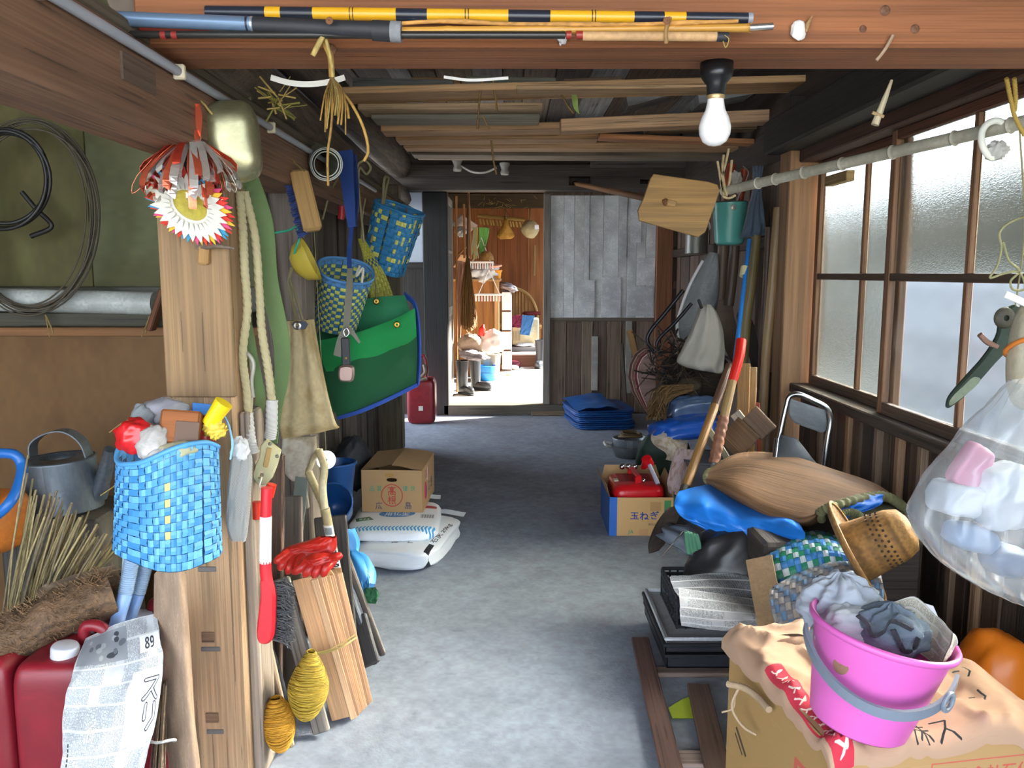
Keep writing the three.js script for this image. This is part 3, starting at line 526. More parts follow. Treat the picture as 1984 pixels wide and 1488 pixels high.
// brush-stroke glyphs on a 100 x 100 grid
const GL = {
  高: '50,2 50,13|8,15 92,15|34,15 34,48|66,15 66,48|34,26 66,26|34,37 66,37|34,48 66,48|12,97 12,58 88,58 88,95 78,92|34,70 66,70 66,88 34,88 34,70',
  根: '22,2 22,98|4,25 42,25|22,28 3,64|24,34 40,54|52,8 88,8 88,46 52,46|52,27 88,27|52,8 52,94 66,84|62,46 94,97|90,54 72,66',
  広: '52,2 52,15|14,17 94,17|20,17 18,60 5,97|58,36 40,88 82,80|70,58 90,96',
  島: '50,0 44,9|24,10 78,10 78,42|24,26 78,26|24,42 90,42|24,10 24,56 94,56 92,92 82,96|14,66 14,88 70,88 70,66|42,60 42,88',
  品: '30,5 70,5 70,40 30,40 30,5|8,55 42,55 42,94 8,94 8,55|58,55 92,55 92,94 58,94 58,55',
  質: '14,6 40,4|18,6 14,34|18,18 44,18|34,18 34,36|56,6 84,4|60,6 56,34|60,18 88,18|78,18 78,36|24,42 76,42 76,82 24,82 24,42|24,55 76,55|24,68 76,68|38,84 16,98|62,84 86,98',
  優: '22,2 4,44|16,26 16,98|34,8 94,8|44,18 86,18 86,44 44,44 44,18|44,31 86,31|32,54 96,54|40,62 34,74|52,58 56,72 78,72|50,72 34,90|52,78 84,78 46,98|54,82 92,98',
  良: '50,0 50,10|22,12 78,12 78,48 22,48|22,30 78,30|22,12 22,92 46,80|50,50 92,96|80,58 62,68',
  玉: '12,12 88,12|18,48 82,48|6,90 94,90|50,12 50,90|66,62 78,76',
  ね: '28,4 28,98|6,28 38,26 6,76|24,54 48,30 72,28 86,46 82,84 62,92 56,80 70,74 84,84 96,94',
  ぎ: '12,22 80,12|12,44 84,34|38,2 70,62|26,68 28,88 74,90|84,0 90,10|94,0 100,8',
  株: '22,2 22,98|4,28 42,28|22,30 4,70|24,36 40,56|58,8 50,30|54,28 92,28|46,52 98,52|72,4 72,98|72,54 46,88|72,54 98,86',
  式: '6,26 94,26|62,2 74,70 94,94 96,76|78,6 88,16|16,50 52,50|34,50 34,82|10,88 56,78',
  会: '50,4 6,44|50,4 96,44|30,40 70,40|14,60 88,60|46,60 28,92 78,86|66,72 84,96',
  社: '24,2 28,14|8,24 42,24 6,66|26,46 26,98|34,50 42,62|54,40 96,40|74,8 74,90|48,92 98,92',
  コ: '12,20 86,20 86,86|10,86 88,86', ー: '8,50 92,50', ヒ: '20,8 20,86 90,88|20,46 84,36', リ: '24,8 24,60|76,6 76,60 48,97', プ: '8,16 74,16 70,52 30,96|84,4 94,12 86,20 80,10 84,4',
  ス: '14,14 82,14 52,56 8,92|52,54 92,92', ン: '12,16 36,32|10,88 50,78 92,24', 化: '32,4 4,50|22,30 22,98|88,12 52,50|54,4 54,88 94,88 94,70', 成: '16,20 96,20|18,20 16,60 4,96|18,48 46,48 44,82 32,82|56,2 66,60 92,92 96,70|86,30 54,92|76,4 84,12', 型: '8,10 56,10|6,34 60,34|24,10 12,54|44,10 44,54|72,8 72,42|92,2 92,52|20,68 82,68|50,54 50,92|4,94 98,94', 用: '18,6 16,60 4,96|18,6 86,6 86,94 74,92|18,34 86,34|18,62 86,62|52,6 52,96', 石: '6,10 94,10|42,10 4,64|30,48 84,48 84,92 30,92 30,48', 灰: '6,18 96,18|24,18 18,60 4,96|58,30 56,60 26,98|58,56 96,98|38,42 44,56|82,38 68,54',
};
function glyph(x, ch, X, Y, s, lw = 0.11) {
  const g = GL[ch]; x.lineWidth = s * lw; x.lineCap = 'round'; x.lineJoin = 'round';
  if (!g) { x.strokeRect(X + s * 0.1, Y + s * 0.1, s * 0.8, s * 0.8); x.beginPath(); x.moveTo(X + s * 0.1, Y + s * 0.5); x.lineTo(X + s * 0.9, Y + s * 0.5); x.moveTo(X + s * 0.5, Y + s * 0.1); x.lineTo(X + s * 0.5, Y + s * 0.9); x.stroke(); return; }
  for (const st of g.split('|')) { x.beginPath(); st.split(' ').forEach((p, i) => { const [a, b] = p.split(','); i ? x.lineTo(X + a / 100 * s, Y + b / 100 * s) : x.moveTo(X + a / 100 * s, Y + b / 100 * s); }); x.stroke(); }
}
const word = (x, str, X, Y, s, step, lw) => [...str].forEach((c, i) => glyph(x, c, X + i * step, Y, s, lw));
function fibres(x, w, h, n, col, a = 0.08) { x.globalAlpha = a; for (let i = 0; i < n; i++) { x.fillStyle = col[i % col.length]; x.fillRect(rnd() * w, rnd() * h, 2 + rnd() * 60, 1 + rnd() * 2); } x.globalAlpha = 1; }
function newsprint(x, w, h, o = {}) {
  x.fillStyle = o.bg ?? '#d9dad6'; x.fillRect(0, 0, w, h);
  fibres(x, w, h, 300, ['#bbbcb8', '#e6e6e2', '#c8c4b4'], 0.2);
  const rows = o.rows ?? 6, ch = h / rows;
  for (let r = 0; r < rows; r++) { // short columns of tiny vertical print
    for (let cx = 8; cx < w - 8; cx += 7) {
      if (hash(r, Math.floor(cx / 70), 5) < 0.16) continue;
      for (let cy = r * ch + 10; cy < (r + 1) * ch - 10; cy += 7) { if (hash(cx, cy | 0, 6) < 0.22) continue; x.fillStyle = 'rgba(60,62,66,' + (0.35 + 0.3 * hash(cx, cy | 0, 9)) + ')'; x.fillRect(cx, cy, 4, 4 + hash(cx, cy | 0, 8) * 2); }
    }
    x.fillStyle = '#e8e9e6'; x.fillRect(0, r * ch - 3, w, 7); x.fillStyle = '#8a8c90'; x.fillRect(4, r * ch, w - 8, 1.2);
  }
}

// ================================================================ the basket side: hung on post and beam
{ // foil pompom
  const t = T('foil_pompom', 'shiny copper and silver foil pompom hung on the post top', 'pompom');
  const c = P(368, 266, 1.87), cop = M('#d9694a', null, { m: 0.65, r: 0.25 }), cop2 = M('#b8402f', null, { m: 0.65, r: 0.28 }), sil = M('#d9d3c9', null, { m: 0.7, r: 0.2 });
  for (let i = 0; i < 84; i++) {
    const a = rnd() * 6.283, R = rr(0.03, 0.122), dn = rr(0.085, 0.17) * (1 - 0.25 * R / 0.12), x = Math.cos(a) * R - 0.008, z = Math.sin(a) * R * 0.75 + 0.01, side = V(-Math.sin(a) + rr(-0.5, 0.5), rr(-0.7, 0.7), Math.cos(a) + rr(-0.5, 0.5));
    part(t, 'foil_strip', strap([c.clone(), c.clone().add(V(x * rr(0.35, 0.6), -dn * rr(0.15, 0.35), z * 0.45)), c.clone().add(V(x, -dn * 0.8, z)), c.clone().add(V(x * 1.02, -dn, z * 1.05)), c.clone().add(V(x * 0.88, -dn * 0.9, z * 0.9))], (u) => 0.017 * (0.45 + 0.6 * Math.sin(u * 3)), 0.0006, side, { seg: 9 }), [cop, cop2, sil, cop, sil][i % 5]);
  }
  part(t, 'band', put(lathe([[0.02, -0.012], [0.024, 0], [0.02, 0.014]], 16), mat4(c)), cop);
  for (const [s, col] of [[-1, sil], [1, cop]]) part(t, 'wrist_loop', strap([c.clone().add(V(s * 0.012, 0, 0)), c.clone().add(V(s * 0.024 - 0.004, 0.04, 0.004)), c.clone().add(V(s * 0.014, 0.066, 0)), c.clone().add(V(s * 0.002, 0.03, -0.004))], 0.022, 0.001, V(0.3, 0, 1).applyAxisAngle(V(0, 1, 0), 1.2)), col);
  part(t, 'cord', tube([c.clone().add(V(0, 0.06, 0)), c.clone().add(V(0.012, 0.085, -0.03)), c.clone().add(V(0.03, 0.06, -0.06))], 0.003, { k: 5 }), straw);
}
{ // paper flower ring
  const t = T('paper_wreath', 'white paper flower wreath with red, blue and yellow tips under the pompom', 'wreath');
  const m = mat4(P(368, 398, 1.9), 0.62, -0.25, 0), wht = M('#d6d3c6', null, { r: 0.9 }), cols = ['#d2392b', '#3d93b8', '#e0b73a', '#d94f7c', '#cf3a2a'];
  const petal = (r0, r1, w, y) => prism([[r0, -w * 0.3], [lerp(r0, r1, 0.55), -w], [r1, 0], [lerp(r0, r1, 0.55), w], [r0, w * 0.3]], 0.003, 0.0008);
  for (let k = 0; k < 3; k++) for (let i = 0; i < 27; i++) {
    const a = (i + k * 0.33) / 27 * 6.2832, g = petal(0.045, 0.098 + (k === 0 ? -0.004 : 0.004 + k * 0.003), 0.0095, 0);
    g.rotateY(-0.12).rotateZ(a).translate(0, 0, -k * 0.006).applyMatrix4(m);
    part(t, 'petal', g, k === 0 ? wht : M(cols[(i * (k + 1)) % 5], null, { r: 0.85 }));
  }
  part(t, 'collar', put(put(lathe([[0.04, 0], [0.062, 0.004], [0.075, -0.001], [0.06, -0.004], [0.04, -0.002]], 30), mat4(V(0, 0, 0), Math.PI / 2)), m), wht);
  part(t, 'centre', put(put(lathe([[0.001, -0.012], [0.03, -0.01], [0.043, 0.0]], 24), mat4(V(0, 0, 0), Math.PI / 2)), m), M('#cdbb4a', 'mottle'));
}
{ // battered pot
  const t = T('metal_pot', 'dented dull aluminium pot hung upside down beside the foil pompom', 'pot');
  const b = blob(0.066, 0.092, 0.06, { e: 0.62, amp: 0.05, f: 1.6, s: 4 }); b.rotateZ(0.1);
  part(t, 'body', put(b, mat4(P(450, 274, 2.0), 0, 0.3, 0)), M('#bdb88f', 'mottle', { m: 0.8, r: 0.36 }));
  part(t, 'hanger', tube([P(415, 222, 2.0), P(430, 205, 2.02), P(455, 208, 2.03)], 0.003, { k: 6 }), steel);
}
const web = M('#7f9a63', 'cloth', { r: 0.85 });
{ // green webbing belt
  const t = T('webbing_belt', 'long olive green webbing belt looped over the beam', 'belt');
  part(t, 'band', strap(line([[452, 340, 2.2], [448, 430, 2.18], [462, 560, 2.17], [488, 690, 2.17], [505, 770, 2.17], [500, 800, 2.19]], 2.17), (u) => lerp(0.062, 0.026, Math.min(1, u * 1.4)), 0.004, V(1, 0, 0.1)), web);
  part(t, 'band', strap(line([[478, 345, 2.24], [508, 430, 2.24], [520, 540, 2.24], [545, 660, 2.24], [546, 730, 2.24], [533, 800, 2.24], [528, 858, 2.24]], 2.24), (u) => lerp(0.064, 0.028, u), 0.004, V(1, 0, 0.1)), web);
  part(t, 'strap_end', strap(line([[500, 800, 2.19], [492, 850, 2.2], [505, 900, 2.22]], 2.19), 0.026, 0.004, V(1, 0, 0)), M('#7f9275', 'cloth'));
}
{ // climbing rope with hook
  const t = T('rope_lanyard', 'cream twisted rope lanyard ending in a snap hook', 'rope');
  const rc = M('#cfc395', 'cloth', { r: 0.85 }), wt = M('#e6e3da', 'cloth');
  part(t, 'rope', rope3(line([[464, 372, 2.12], [470, 440, 2.11], [474, 520, 2.1], [479, 600, 2.1], [470, 690, 2.1], [478, 760, 2.1], [484, 850, 2.1]], 2.1), 0.011, 75), rc);
  part(t, 'rope', rope3(line([[474, 372, 2.14], [494, 460, 2.14], [502, 560, 2.14], [507, 640, 2.14], [520, 720, 2.14], [527, 790, 2.14], [525, 835, 2.14]], 2.14), 0.011, 75), rc);
  part(t, 'splice', rope3(line([[479, 800, 2.095], [484, 850, 2.09], [492, 878, 2.09]], 2.1), 0.0155, 22, { seg: 30 }), wt);
  part(t, 'splice', rope3(line([[527, 775, 2.135], [526, 830, 2.13], [523, 850, 2.13]], 2.1), 0.0155, 22, { seg: 30 }), wt);
  const hk = part(t, 'hook', flat([[517, 850], [545, 872], [538, 900], [528, 925], [515, 940], [500, 938], [490, 922], [496, 900], [503, 885], [506, 862]], 2.1, 0.016, 0.004, [smoothPoly([[513, 906], [510, 925], [500, 927], [503, 912]], 16)]), M('#cfc99c', null, { m: 0.3, r: 0.5 }));
  for (const [x, y] of [[523, 860], [537, 884], [508, 920]]) part(hk, 'rivet', put(lathe([[0.001, 0.004], [0.004, 0.003], [0.005, 0]], 10), mat4(P(x, y, 2.088), Math.PI / 2)), M('#8c8a78', null, { m: 0.6, r: 0.5 }));
  part(hk, 'latch', bar(P(522, 868, 2.086), P(514, 905, 2.086), 0.012, 0.004), M('#c8a56a', null, { m: 0.5, r: 0.5 }));
}
{ // rope clip and wires between straps
  thing('wire_shackle', 'small grey wire shackle knotted behind the cream rope', 'shackle', [tube(line([[458, 690, 2.13], [470, 680, 2.13], [490, 700, 2.13], [487, 740, 2.13], [490, 770, 2.13]], 2.13), 0.006, { k: 7 }), tube(line([[485, 690, 2.14], [488, 750, 2.14], [487, 800, 2.14], [489, 850, 2.14]], 2.14), 0.004, { k: 6 })], M('#b9b7a8', null, { m: 0.3, r: 0.6 }));
}
{ // clear bag
  const t = T('net_bag', 'limp clear plastic net bag knotted beside the blue basket', 'bag');
  part(t, 'bag', pouch([[[450, 872], [475, 868]], [[446, 900], [488, 892]], [[440, 960], [486, 955]], [[438, 1010], [482, 1012]], [[446, 1046], [476, 1048]]], 1.93, 0.018, { wr: 0.006, flat: 1 }), M('#e3e2dc', 'cloth', { t: 0.55, r: 0.7 }));
  part(t, 'knot', put(blob(0.02, 0.026, 0.016, { amp: 0.3, f: 4 }), mat4(P(466, 870, 1.92))), M('#e6e6e2', null, { t: 0.3, r: 0.7 }));
  part(t, 'tie', tube(line([[448, 842, 1.9], [452, 860, 1.9], [449, 880, 1.9]], 1.9), 0.002, { k: 5 }), M('#8fb7d6', null));
}
{ // clothes brush
  const t = T('wooden_brush', 'flat wooden brush with dark blue bristles hung by a cord', 'brush');
  const a = P(578, 330, 2.66), b = P(607, 448, 2.62), dir = b.clone().sub(a).normalize();
  part(t, 'handle', bar(a, b, 0.058, 0.03, V(0.5, 0, 1), 0.012), M('#c7a063', 'wood'));
  const br = []; for (let i = 0; i < 160; i++) { const p = a.clone().lerp(b, rr(-0.02, 1.02)).add(V(-0.02, 0, -0.02 - rnd() * 0.01)); br.push([[p, p.clone().add(V(-0.035 + rr(-0.006, 0.006), -0.012 + rr(-0.01, 0.01), -0.012))], 0.0022]); }
  part(t, 'bristles', strands(br, 3), M('#2b3f78', null));
  part(t, 'cord', tube(line([[566, 330, 2.66], [556, 300, 2.68], [574, 318, 2.66], [590, 332, 2.65]], 2.66), 0.0025, { k: 5 }), strawD);
}
{ // plastic roll
  const t = T('plastic_roll', 'roll of greenish clear plastic sheet tucked under the beam', 'roll');
  const c = P(632, 318, 2.85), e = P(602, 302, 3.25), mk = (r) => tube([c, e], r, { k: 28, seg: 2, open: true });
  const m = M('#a9b09c', 'mottle', { r: 0.4 });
  part(t, 'outer_turn', mk(0.054), m); part(t, 'inner_turn', mk(0.05), M('#c5cbbd', null, { r: 0.35 })); part(t, 'inner_turn', mk(0.04), m);
  for (const r of [0.054, 0.049, 0.041]) { const p = []; for (let i = 0; i < 24; i++) p.push(c.clone().add(V(Math.cos(i / 24 * 6.283) * r, Math.sin(i / 24 * 6.283) * r, 0))); part(t, 'edge', tube(p, 0.0022, { closed: true, seg: 40, k: 5 }), M('#d3d8cc', null, { r: 0.4 })); }
}
{ // blue strap
  const t = T('canvas_strap', 'broad blue canvas strap folded over and hanging to a thin tail', 'strap');
  const bl = M('#23468f', 'cloth');
  part(t, 'band', strap(line([[668, 292, 3.15], [672, 340, 3.14], [678, 400, 3.12], [682, 440, 3.12]], 3.12), (u) => lerp(0.064, 0.03, u), 0.006, V(1, 0, 0.2)), bl);
  part(t, 'band', strap(line([[684, 300, 3.18], [690, 380, 3.17], [686, 440, 3.14]], 3.14), (u) => lerp(0.03, 0.02, u), 0.006, V(1, 0, 0.6)), M('#1d3a7a', 'cloth'));
  part(t, 'tail', strap(line([[681, 440, 3.12], [677, 490, 3.05], [677, 530, 3.0]], 3.1), 0.016, 0.004, V(1, 0, 0.1)), bl);
}
{ // blue green check basket
  const t = T('checked_basket', 'yellow green and blue checked woven basket tipped open towards the passage', 'basket');
  const ye = M('#b3b85a', null, { r: 0.5 }), bl = M('#33668f', null, { r: 0.5 }), rimc = M('#4a7fae', null, { r: 0.5 });
  basket(t, { rx: 0.105, rz: 0.095, H: 0.25, taper: 0.78, e: 0.8, nu: 36, nv: 16, m: mat4(P(650, 628, 3.3), 0.52, 0.3, -0.14), pick: (i, j) => (j > 13 ? 'r' : (i + j) % 2 ? 'a' : 'b'), cols: { a: ye, b: bl, r: rimc }, rimCol: 'r', baseCol: 'b' });
  part(t, 'cord', tube(line([[625, 425, 3.2], [640, 372, 3.25], [655, 345, 3.3]], 3.2), 0.004, { k: 5 }), cord);
  part(t, 'tie', tube(line([[697, 515, 3.12], [690, 535, 3.1], [703, 520, 3.1], [701, 548, 3.1]], 3.1), 0.005, { k: 5 }), M('#dcd9c8', 'cloth'));
}
{ // yellow dipper
  const t = T('plastic_dipper', 'yellow plastic bowl half hidden behind the grey post edge', 'bowl');
  part(t, 'bowl', put(lathe([[0.001, 0], [0.03, 0.004], [0.058, 0.025], [0.074, 0.06], [0.078, 0.062], [0.062, 0.022], [0.032, -0.002], [0.001, -0.004]], 26), mat4(P(570, 515, 2.78), 0.25, 0.2, -1.15)), M('#b8a43c', null, { r: 0.45 }));
  part(t, 'cord', tube(line([[528, 452, 2.75], [560, 446, 2.72], [575, 440, 2.7], [580, 460, 2.7], [572, 485, 2.72], [570, 500, 2.74]], 2.7), 0.004, { k: 5 }), M('#2f9d7b', null));
}
{ // yellow woven fan
  const t = T('woven_sling', 'folded yellow green woven sling hanging behind the checked baskets', 'sling');
  const s = surf([[[693, 462], [706, 462]], [[705, 500], [725, 495]], [[715, 545], [748, 535]], [[722, 600], [766, 585]]], 3.7);
  const g = weave(s, 8, 22, (i, j) => (Math.abs(j - 9) < 2 && (i + j) % 2 ? 'b' : 'a'), 0.002);
  part(t, 'weave', g.a, M('#a8a43c', null, { r: 0.55 })); if (g.b) part(t, 'weave', g.b, M('#3b5560', null, { r: 0.55 }));
  part(t, 'cord', tube(line([[700, 464, 3.7], [702, 420, 3.7], [708, 385, 3.75]], 3.7), 0.004, { k: 5 }), cord);
  part(t, 'backing', cloth([[[696, 464], [704, 464]], [[722, 602], [764, 587]]], 3.712, { th: 0.004, wr: 0.001, nu: 4, nv: 10 }), M('#7f7c30', null));
}
{ // blue basket with yellow squares
  const t = T('blue_basket', 'slanting blue woven basket with yellow pattern hung by cords', 'basket');
  const bl = M('#2f7fb0', null, { r: 0.5 }), ye = M('#d0cf6a', null, { r: 0.5 });
  const pat = (i, j) => ((j === 11 || j === 3) && i % 2 === 0) || (i % 9 === 2 && j % 2) || (i % 9 === 7 && j % 2 === 0 && j > 3) || (i % 9 === 4 && (j === 7 || j === 8));
  basket(t, { rx: 0.115, rz: 0.09, H: 0.31, taper: 0.86, e: 0.6, nu: 36, nv: 14, m: mat4(P(742, 522, 4.0), 0.12, -0.3, -0.36), pick: (i, j) => (pat(i, j) ? 'y' : 'b'), cols: { b: bl, y: ye } });
  part(t, 'cord', tube(line([[742, 400, 3.95], [748, 365, 4.0], [752, 345, 4.05], [745, 345, 4.0], [740, 400, 3.95], [718, 470, 3.9]], 4), 0.007, { k: 6 }), cord);
}
thing('hanging_twine', 'thin pale cord knotted in loops below the dark log', 'cord', tube(line([[690, 330, 3.5], [697, 315, 3.5], [708, 312, 3.5], [718, 325, 3.5], [710, 338, 3.5], [698, 325, 3.5], [694, 350, 3.5], [698, 400, 3.5], [705, 470, 3.5]], 3.5), 0.005, { k: 6, seg: 60 }), cord);
thing('red_hose_stub', 'short red plastic tube behind the blue canvas strap', 'tube', tube(line([[648, 372], [660, 390], [662, 415], [660, 425]], 3.5), 0.014, { k: 9 }), M('#b5262c', null, { r: 0.4 }));
{ // green mesh bag
  const t = T('mesh_bag', 'large green mesh tool bag with a bright pocket and blue edging', 'bag');
  const dk = M('#1c6a3d', 'cloth', { r: 0.8 }), lt = M('#22b25c', 'cloth', { r: 0.8 }), be = M('#2b57b4', 'cloth'), mid = M('#2b8a5a', 'cloth');
  part(t, 'back_panel', cloth([[[608, 665], [640, 605], [700, 580], [785, 572]], [[610, 700], [660, 690], [730, 680], [806, 660]], [[640, 800], [690, 790], [745, 770], [806, 745]]], 3.36, { th: 0.003, bulge: -0.05, wr: 0.004 }), mid);
  part(t, 'front_panel', cloth([[[618, 668], [690, 652], [760, 628], [804, 602]], [[628, 720], [690, 708], [760, 690], [808, 660]], [[640, 770], [700, 752], [760, 728], [808, 702]], [[654, 808], [700, 793], [755, 768], [806, 742]]], 3.26, { th: 0.003, bulge: 0.05, wr: 0.003 }), dk);
  part(t, 'pocket', cloth([[[617, 660], [690, 645], [760, 620], [804, 597]], [[622, 690], [690, 682], [760, 658], [806, 632]], [[632, 720], [690, 714], [755, 690], [807, 652]]], 3.245, { th: 0.003, bulge: 0.03, wr: 0.003 }), lt, 'bright green pocket');
  part(t, 'edging', strap(line([[785, 572, 3.36], [803, 590, 3.3], [811, 640, 3.27], [812, 700, 3.27], [809, 745, 3.27]], 3.27), 0.03, 0.006, V(0.5, 0, 1)), be, 'blue edging');
  part(t, 'edging', strap(line([[654, 810, 3.265], [700, 796, 3.24], [755, 772, 3.24], [809, 745, 3.265]], 3.27), 0.016, 0.006, V(0, 1, 0.3)), be, 'blue edging');
  for (const [x, y, d] of [[729, 584, 3.33], [649, 617, 3.33], [769, 629, 3.225]]) part(t, 'eyelet', put(lathe([[0.005, 0.003], [0.009, 0.004], [0.013, 0], [0.009, -0.002]], 14), mat4(P(x, y, d), Math.PI / 2)), M('#c09a45', null, { m: 0.8, r: 0.35 }));
  part(t, 'cord', tube(line([[729, 584, 3.33], [728, 560, 3.4], [724, 520, 3.5]], 3.3), 0.003, { k: 5 }), cord);
  part(t, 'cord', tube(line([[648, 617, 3.33], [645, 560, 3.4], [650, 500, 3.5]], 3.3), 0.003, { k: 5 }), cord);
}
{ // bell on strap
  const t = T('bell_strap', 'grey webbing strap with black leather holder and small cowbell', 'bell');
  part(t, 'strap', strap(line([[678, 520, 3.0], [677, 560, 2.98], [673, 610, 2.96], [670, 640, 2.96]], 3), (u) => lerp(0.018, 0.026, Math.sin(u * 3)), 0.004, V(1, 0, 0.2)), M('#8a8775', 'cloth'));
  part(t, 'strap_tail', strap(line([[671, 637, 2.95], [662, 655, 2.94], [653, 690, 2.94]], 2.95), 0.028, 0.003, V(1, 0, 0.2)), M('#8f8c7c', 'cloth'));
  part(t, 'strap_tail', strap(line([[672, 637, 2.95], [684, 646, 2.94], [697, 664, 2.94]], 2.95), (u) => lerp(0.022, 0.008, u), 0.003, V(0.5, 0.8, 0)), M('#8f8c7c', 'cloth'));
  part(t, 'ring', tube(line([[666, 642, 2.93], [672, 636, 2.93], [676, 646, 2.93], [670, 652, 2.93]], 2.93), 0.003, { closed: true, seg: 20, k: 6 }), silver);
  const lt = part(t, 'leather', bar(P(669, 654, 2.93), P(671, 708, 2.93), 0.03, 0.012, V(0, 0, 1), 0.004), M('#23262a', null, { r: 0.5 }), 'black leather');
  part(lt, 'stud', put(lathe([[0.001, 0.003], [0.004, 0.002], [0.005, 0]], 10), mat4(P(670, 694, 2.922), Math.PI / 2)), M('#c5a55a', null, { m: 0.8, r: 0.3 }));
  part(t, 'bell', flat(smoothPoly([[660, 709], [684, 709], [687, 725], [683, 738], [671, 740], [659, 737], [656, 722]], 24), 2.93, 0.03, 0.01), M('#b79c94', null, { m: 0.8, r: 0.35 }), 'dull metal bell');
}
{ // canvas sheath
  const t = T('canvas_sheath', 'stained beige canvas sheath hung by a cord through its eyelet', 'sheath');
  part(t, 'body', pouch([[[556, 622], [608, 619]], [[553, 680], [618, 678]], [[549, 760], [634, 758]], [[543, 820], [649, 815]], [[546, 850], [658, 828]]], 2.55, 0.025, { wr: 0.004, pleat: 0.006, pn: 20, e: 0.5 }), M('#b8a77f', 'stain', { r: 0.9, b: 0.0005 }));
  const fl = part(t, 'flap', flat([[565, 628], [570, 623], [592, 622], [597, 628], [592, 638], [570, 638]], 2.516, 0.003, 0.001), M('#5b6570', 'cloth'), 'blue grey patch');
  part(fl, 'eyelet', put(lathe([[0.006, 0.002], [0.009, 0.003], [0.013, 0]], 16), mat4(P(576, 631, 2.51), Math.PI / 2)), silver);
  part(t, 'cord', tube(line([[576, 630, 2.51], [568, 590, 2.6], [560, 545, 2.7], [565, 520, 2.75]], 2.6), 0.006, { k: 6 }), cord);
  part(t, 'cord', tube(line([[588, 626, 2.53], [575, 580, 2.6], [562, 540, 2.7]], 2.6), 0.004, { k: 6 }), cord);
}
thing('cloth_pouch', 'rounded pale grey cloth pouch below the canvas sheath', 'pouch', pouch([[[548, 845], [612, 845]], [[546, 880], [614, 878]], [[552, 915], [606, 908]], [[566, 932], [590, 928]]], 2.62, 0.02, { wr: 0.004, flat: 1 }), M('#b3aa9a', 'stain', { r: 0.95 }));
thing('webbing_tail', 'grey green webbing tail hanging behind the shovel handle', 'webbing', strap(line([[585, 925], [578, 1000], [572, 1060], [570, 1110]], 2.6), 0.042, 0.004, V(1, 0, 0.1)), M('#7f8a80', 'cloth'));
{ // compact disc
  const t = T('compact_disc', 'shiny silver disc hung on a thread as a bird scarer', 'disc');
  const c = P(632, 891, 2.68);
  part(t, 'disc', put(prism(circ(0.031, 30), 0.0015, 0.0003, [circ(0.004, 12)]), mat4(c, -0.25, 0.2, 0)), M('#e8ecf0', null, { m: 0.85, r: 0.18 }));
  part(t, 'thread', tube([c.clone().add(V(0, 0.03, 0)), P(628, 800, 2.68), V(PR + 0.004, 1.64, -2.9)], 0.0012, { k: 4 }), cord);
}
{ // shovel with cream Y handle
  const t = T('shovel', 'shovel with a cream forked handle and a printed sticker', 'shovel');
  const cm = M('#cfc6a0', 'stain', { r: 0.5 });
  part(t, 'grip', [tube(line([[618, 872, 2.55], [628, 905, 2.53], [625, 945, 2.52], [629, 985, 2.5]], 2.5), 0.0125, { k: 10 }), tube(line([[598, 915, 2.6], [610, 942, 2.57], [622, 968, 2.53], [630, 990, 2.5]], 2.5), 0.0125, { k: 10 }), tube(line([[597, 918, 2.6], [606, 890, 2.58], [618, 872, 2.55]], 2.5), 0.008, { k: 8 })], cm);
  const A = P(630, 985, 2.5), B = P(688, 1330, 2.55); B.y = Math.max(B.y, 0.1);
  part(t, 'shaft', tube([A, B], 0.0145, { k: 12, seg: 4 }), cm);
  const st = canvasMat(128, 512, (x, w, h) => { x.fillStyle = '#e8e6df'; x.fillRect(0, 0, w, h); x.fillStyle = '#c22a24'; x.fillRect(0, 0, w, 80); x.fillStyle = '#25262a'; for (let i = 0; i < 5; i++) { x.fillRect(14, 96 + i * 46, 100, 30); } x.fillStyle = '#fff'; for (let i = 0; i < 5; i++) x.fillRect(30, 106 + i * 46, 60, 7); x.fillStyle = '#d23a55'; x.fillRect(0, 340, w, 60); x.fillStyle = '#8a8f96'; x.fillRect(20, 420, 88, 70); });
  const f = (k) => A.clone().lerp(B, k); part(t, 'sticker', sheet((u, v) => { const p = f(lerp(0.1, 0.42, v)), th = lerp(-1.2, 1.2, u); return p.add(V(Math.sin(th) * 0.0155, 0, Math.cos(th) * 0.0155)); }, 8, 6, 0.0006), st, 'red, white and black sticker');
  part(t, 'blade', cloth([[[676, 1325], [706, 1325]], [[668, 1350], [716, 1350]], [[674, 1390], [712, 1385]], [[688, 1405], [702, 1403]]], 2.52, { th: 0.003, bulge: -0.02, wr: 0 }), M('#4c5058', null, { m: 0.6, r: 0.5 }));
}
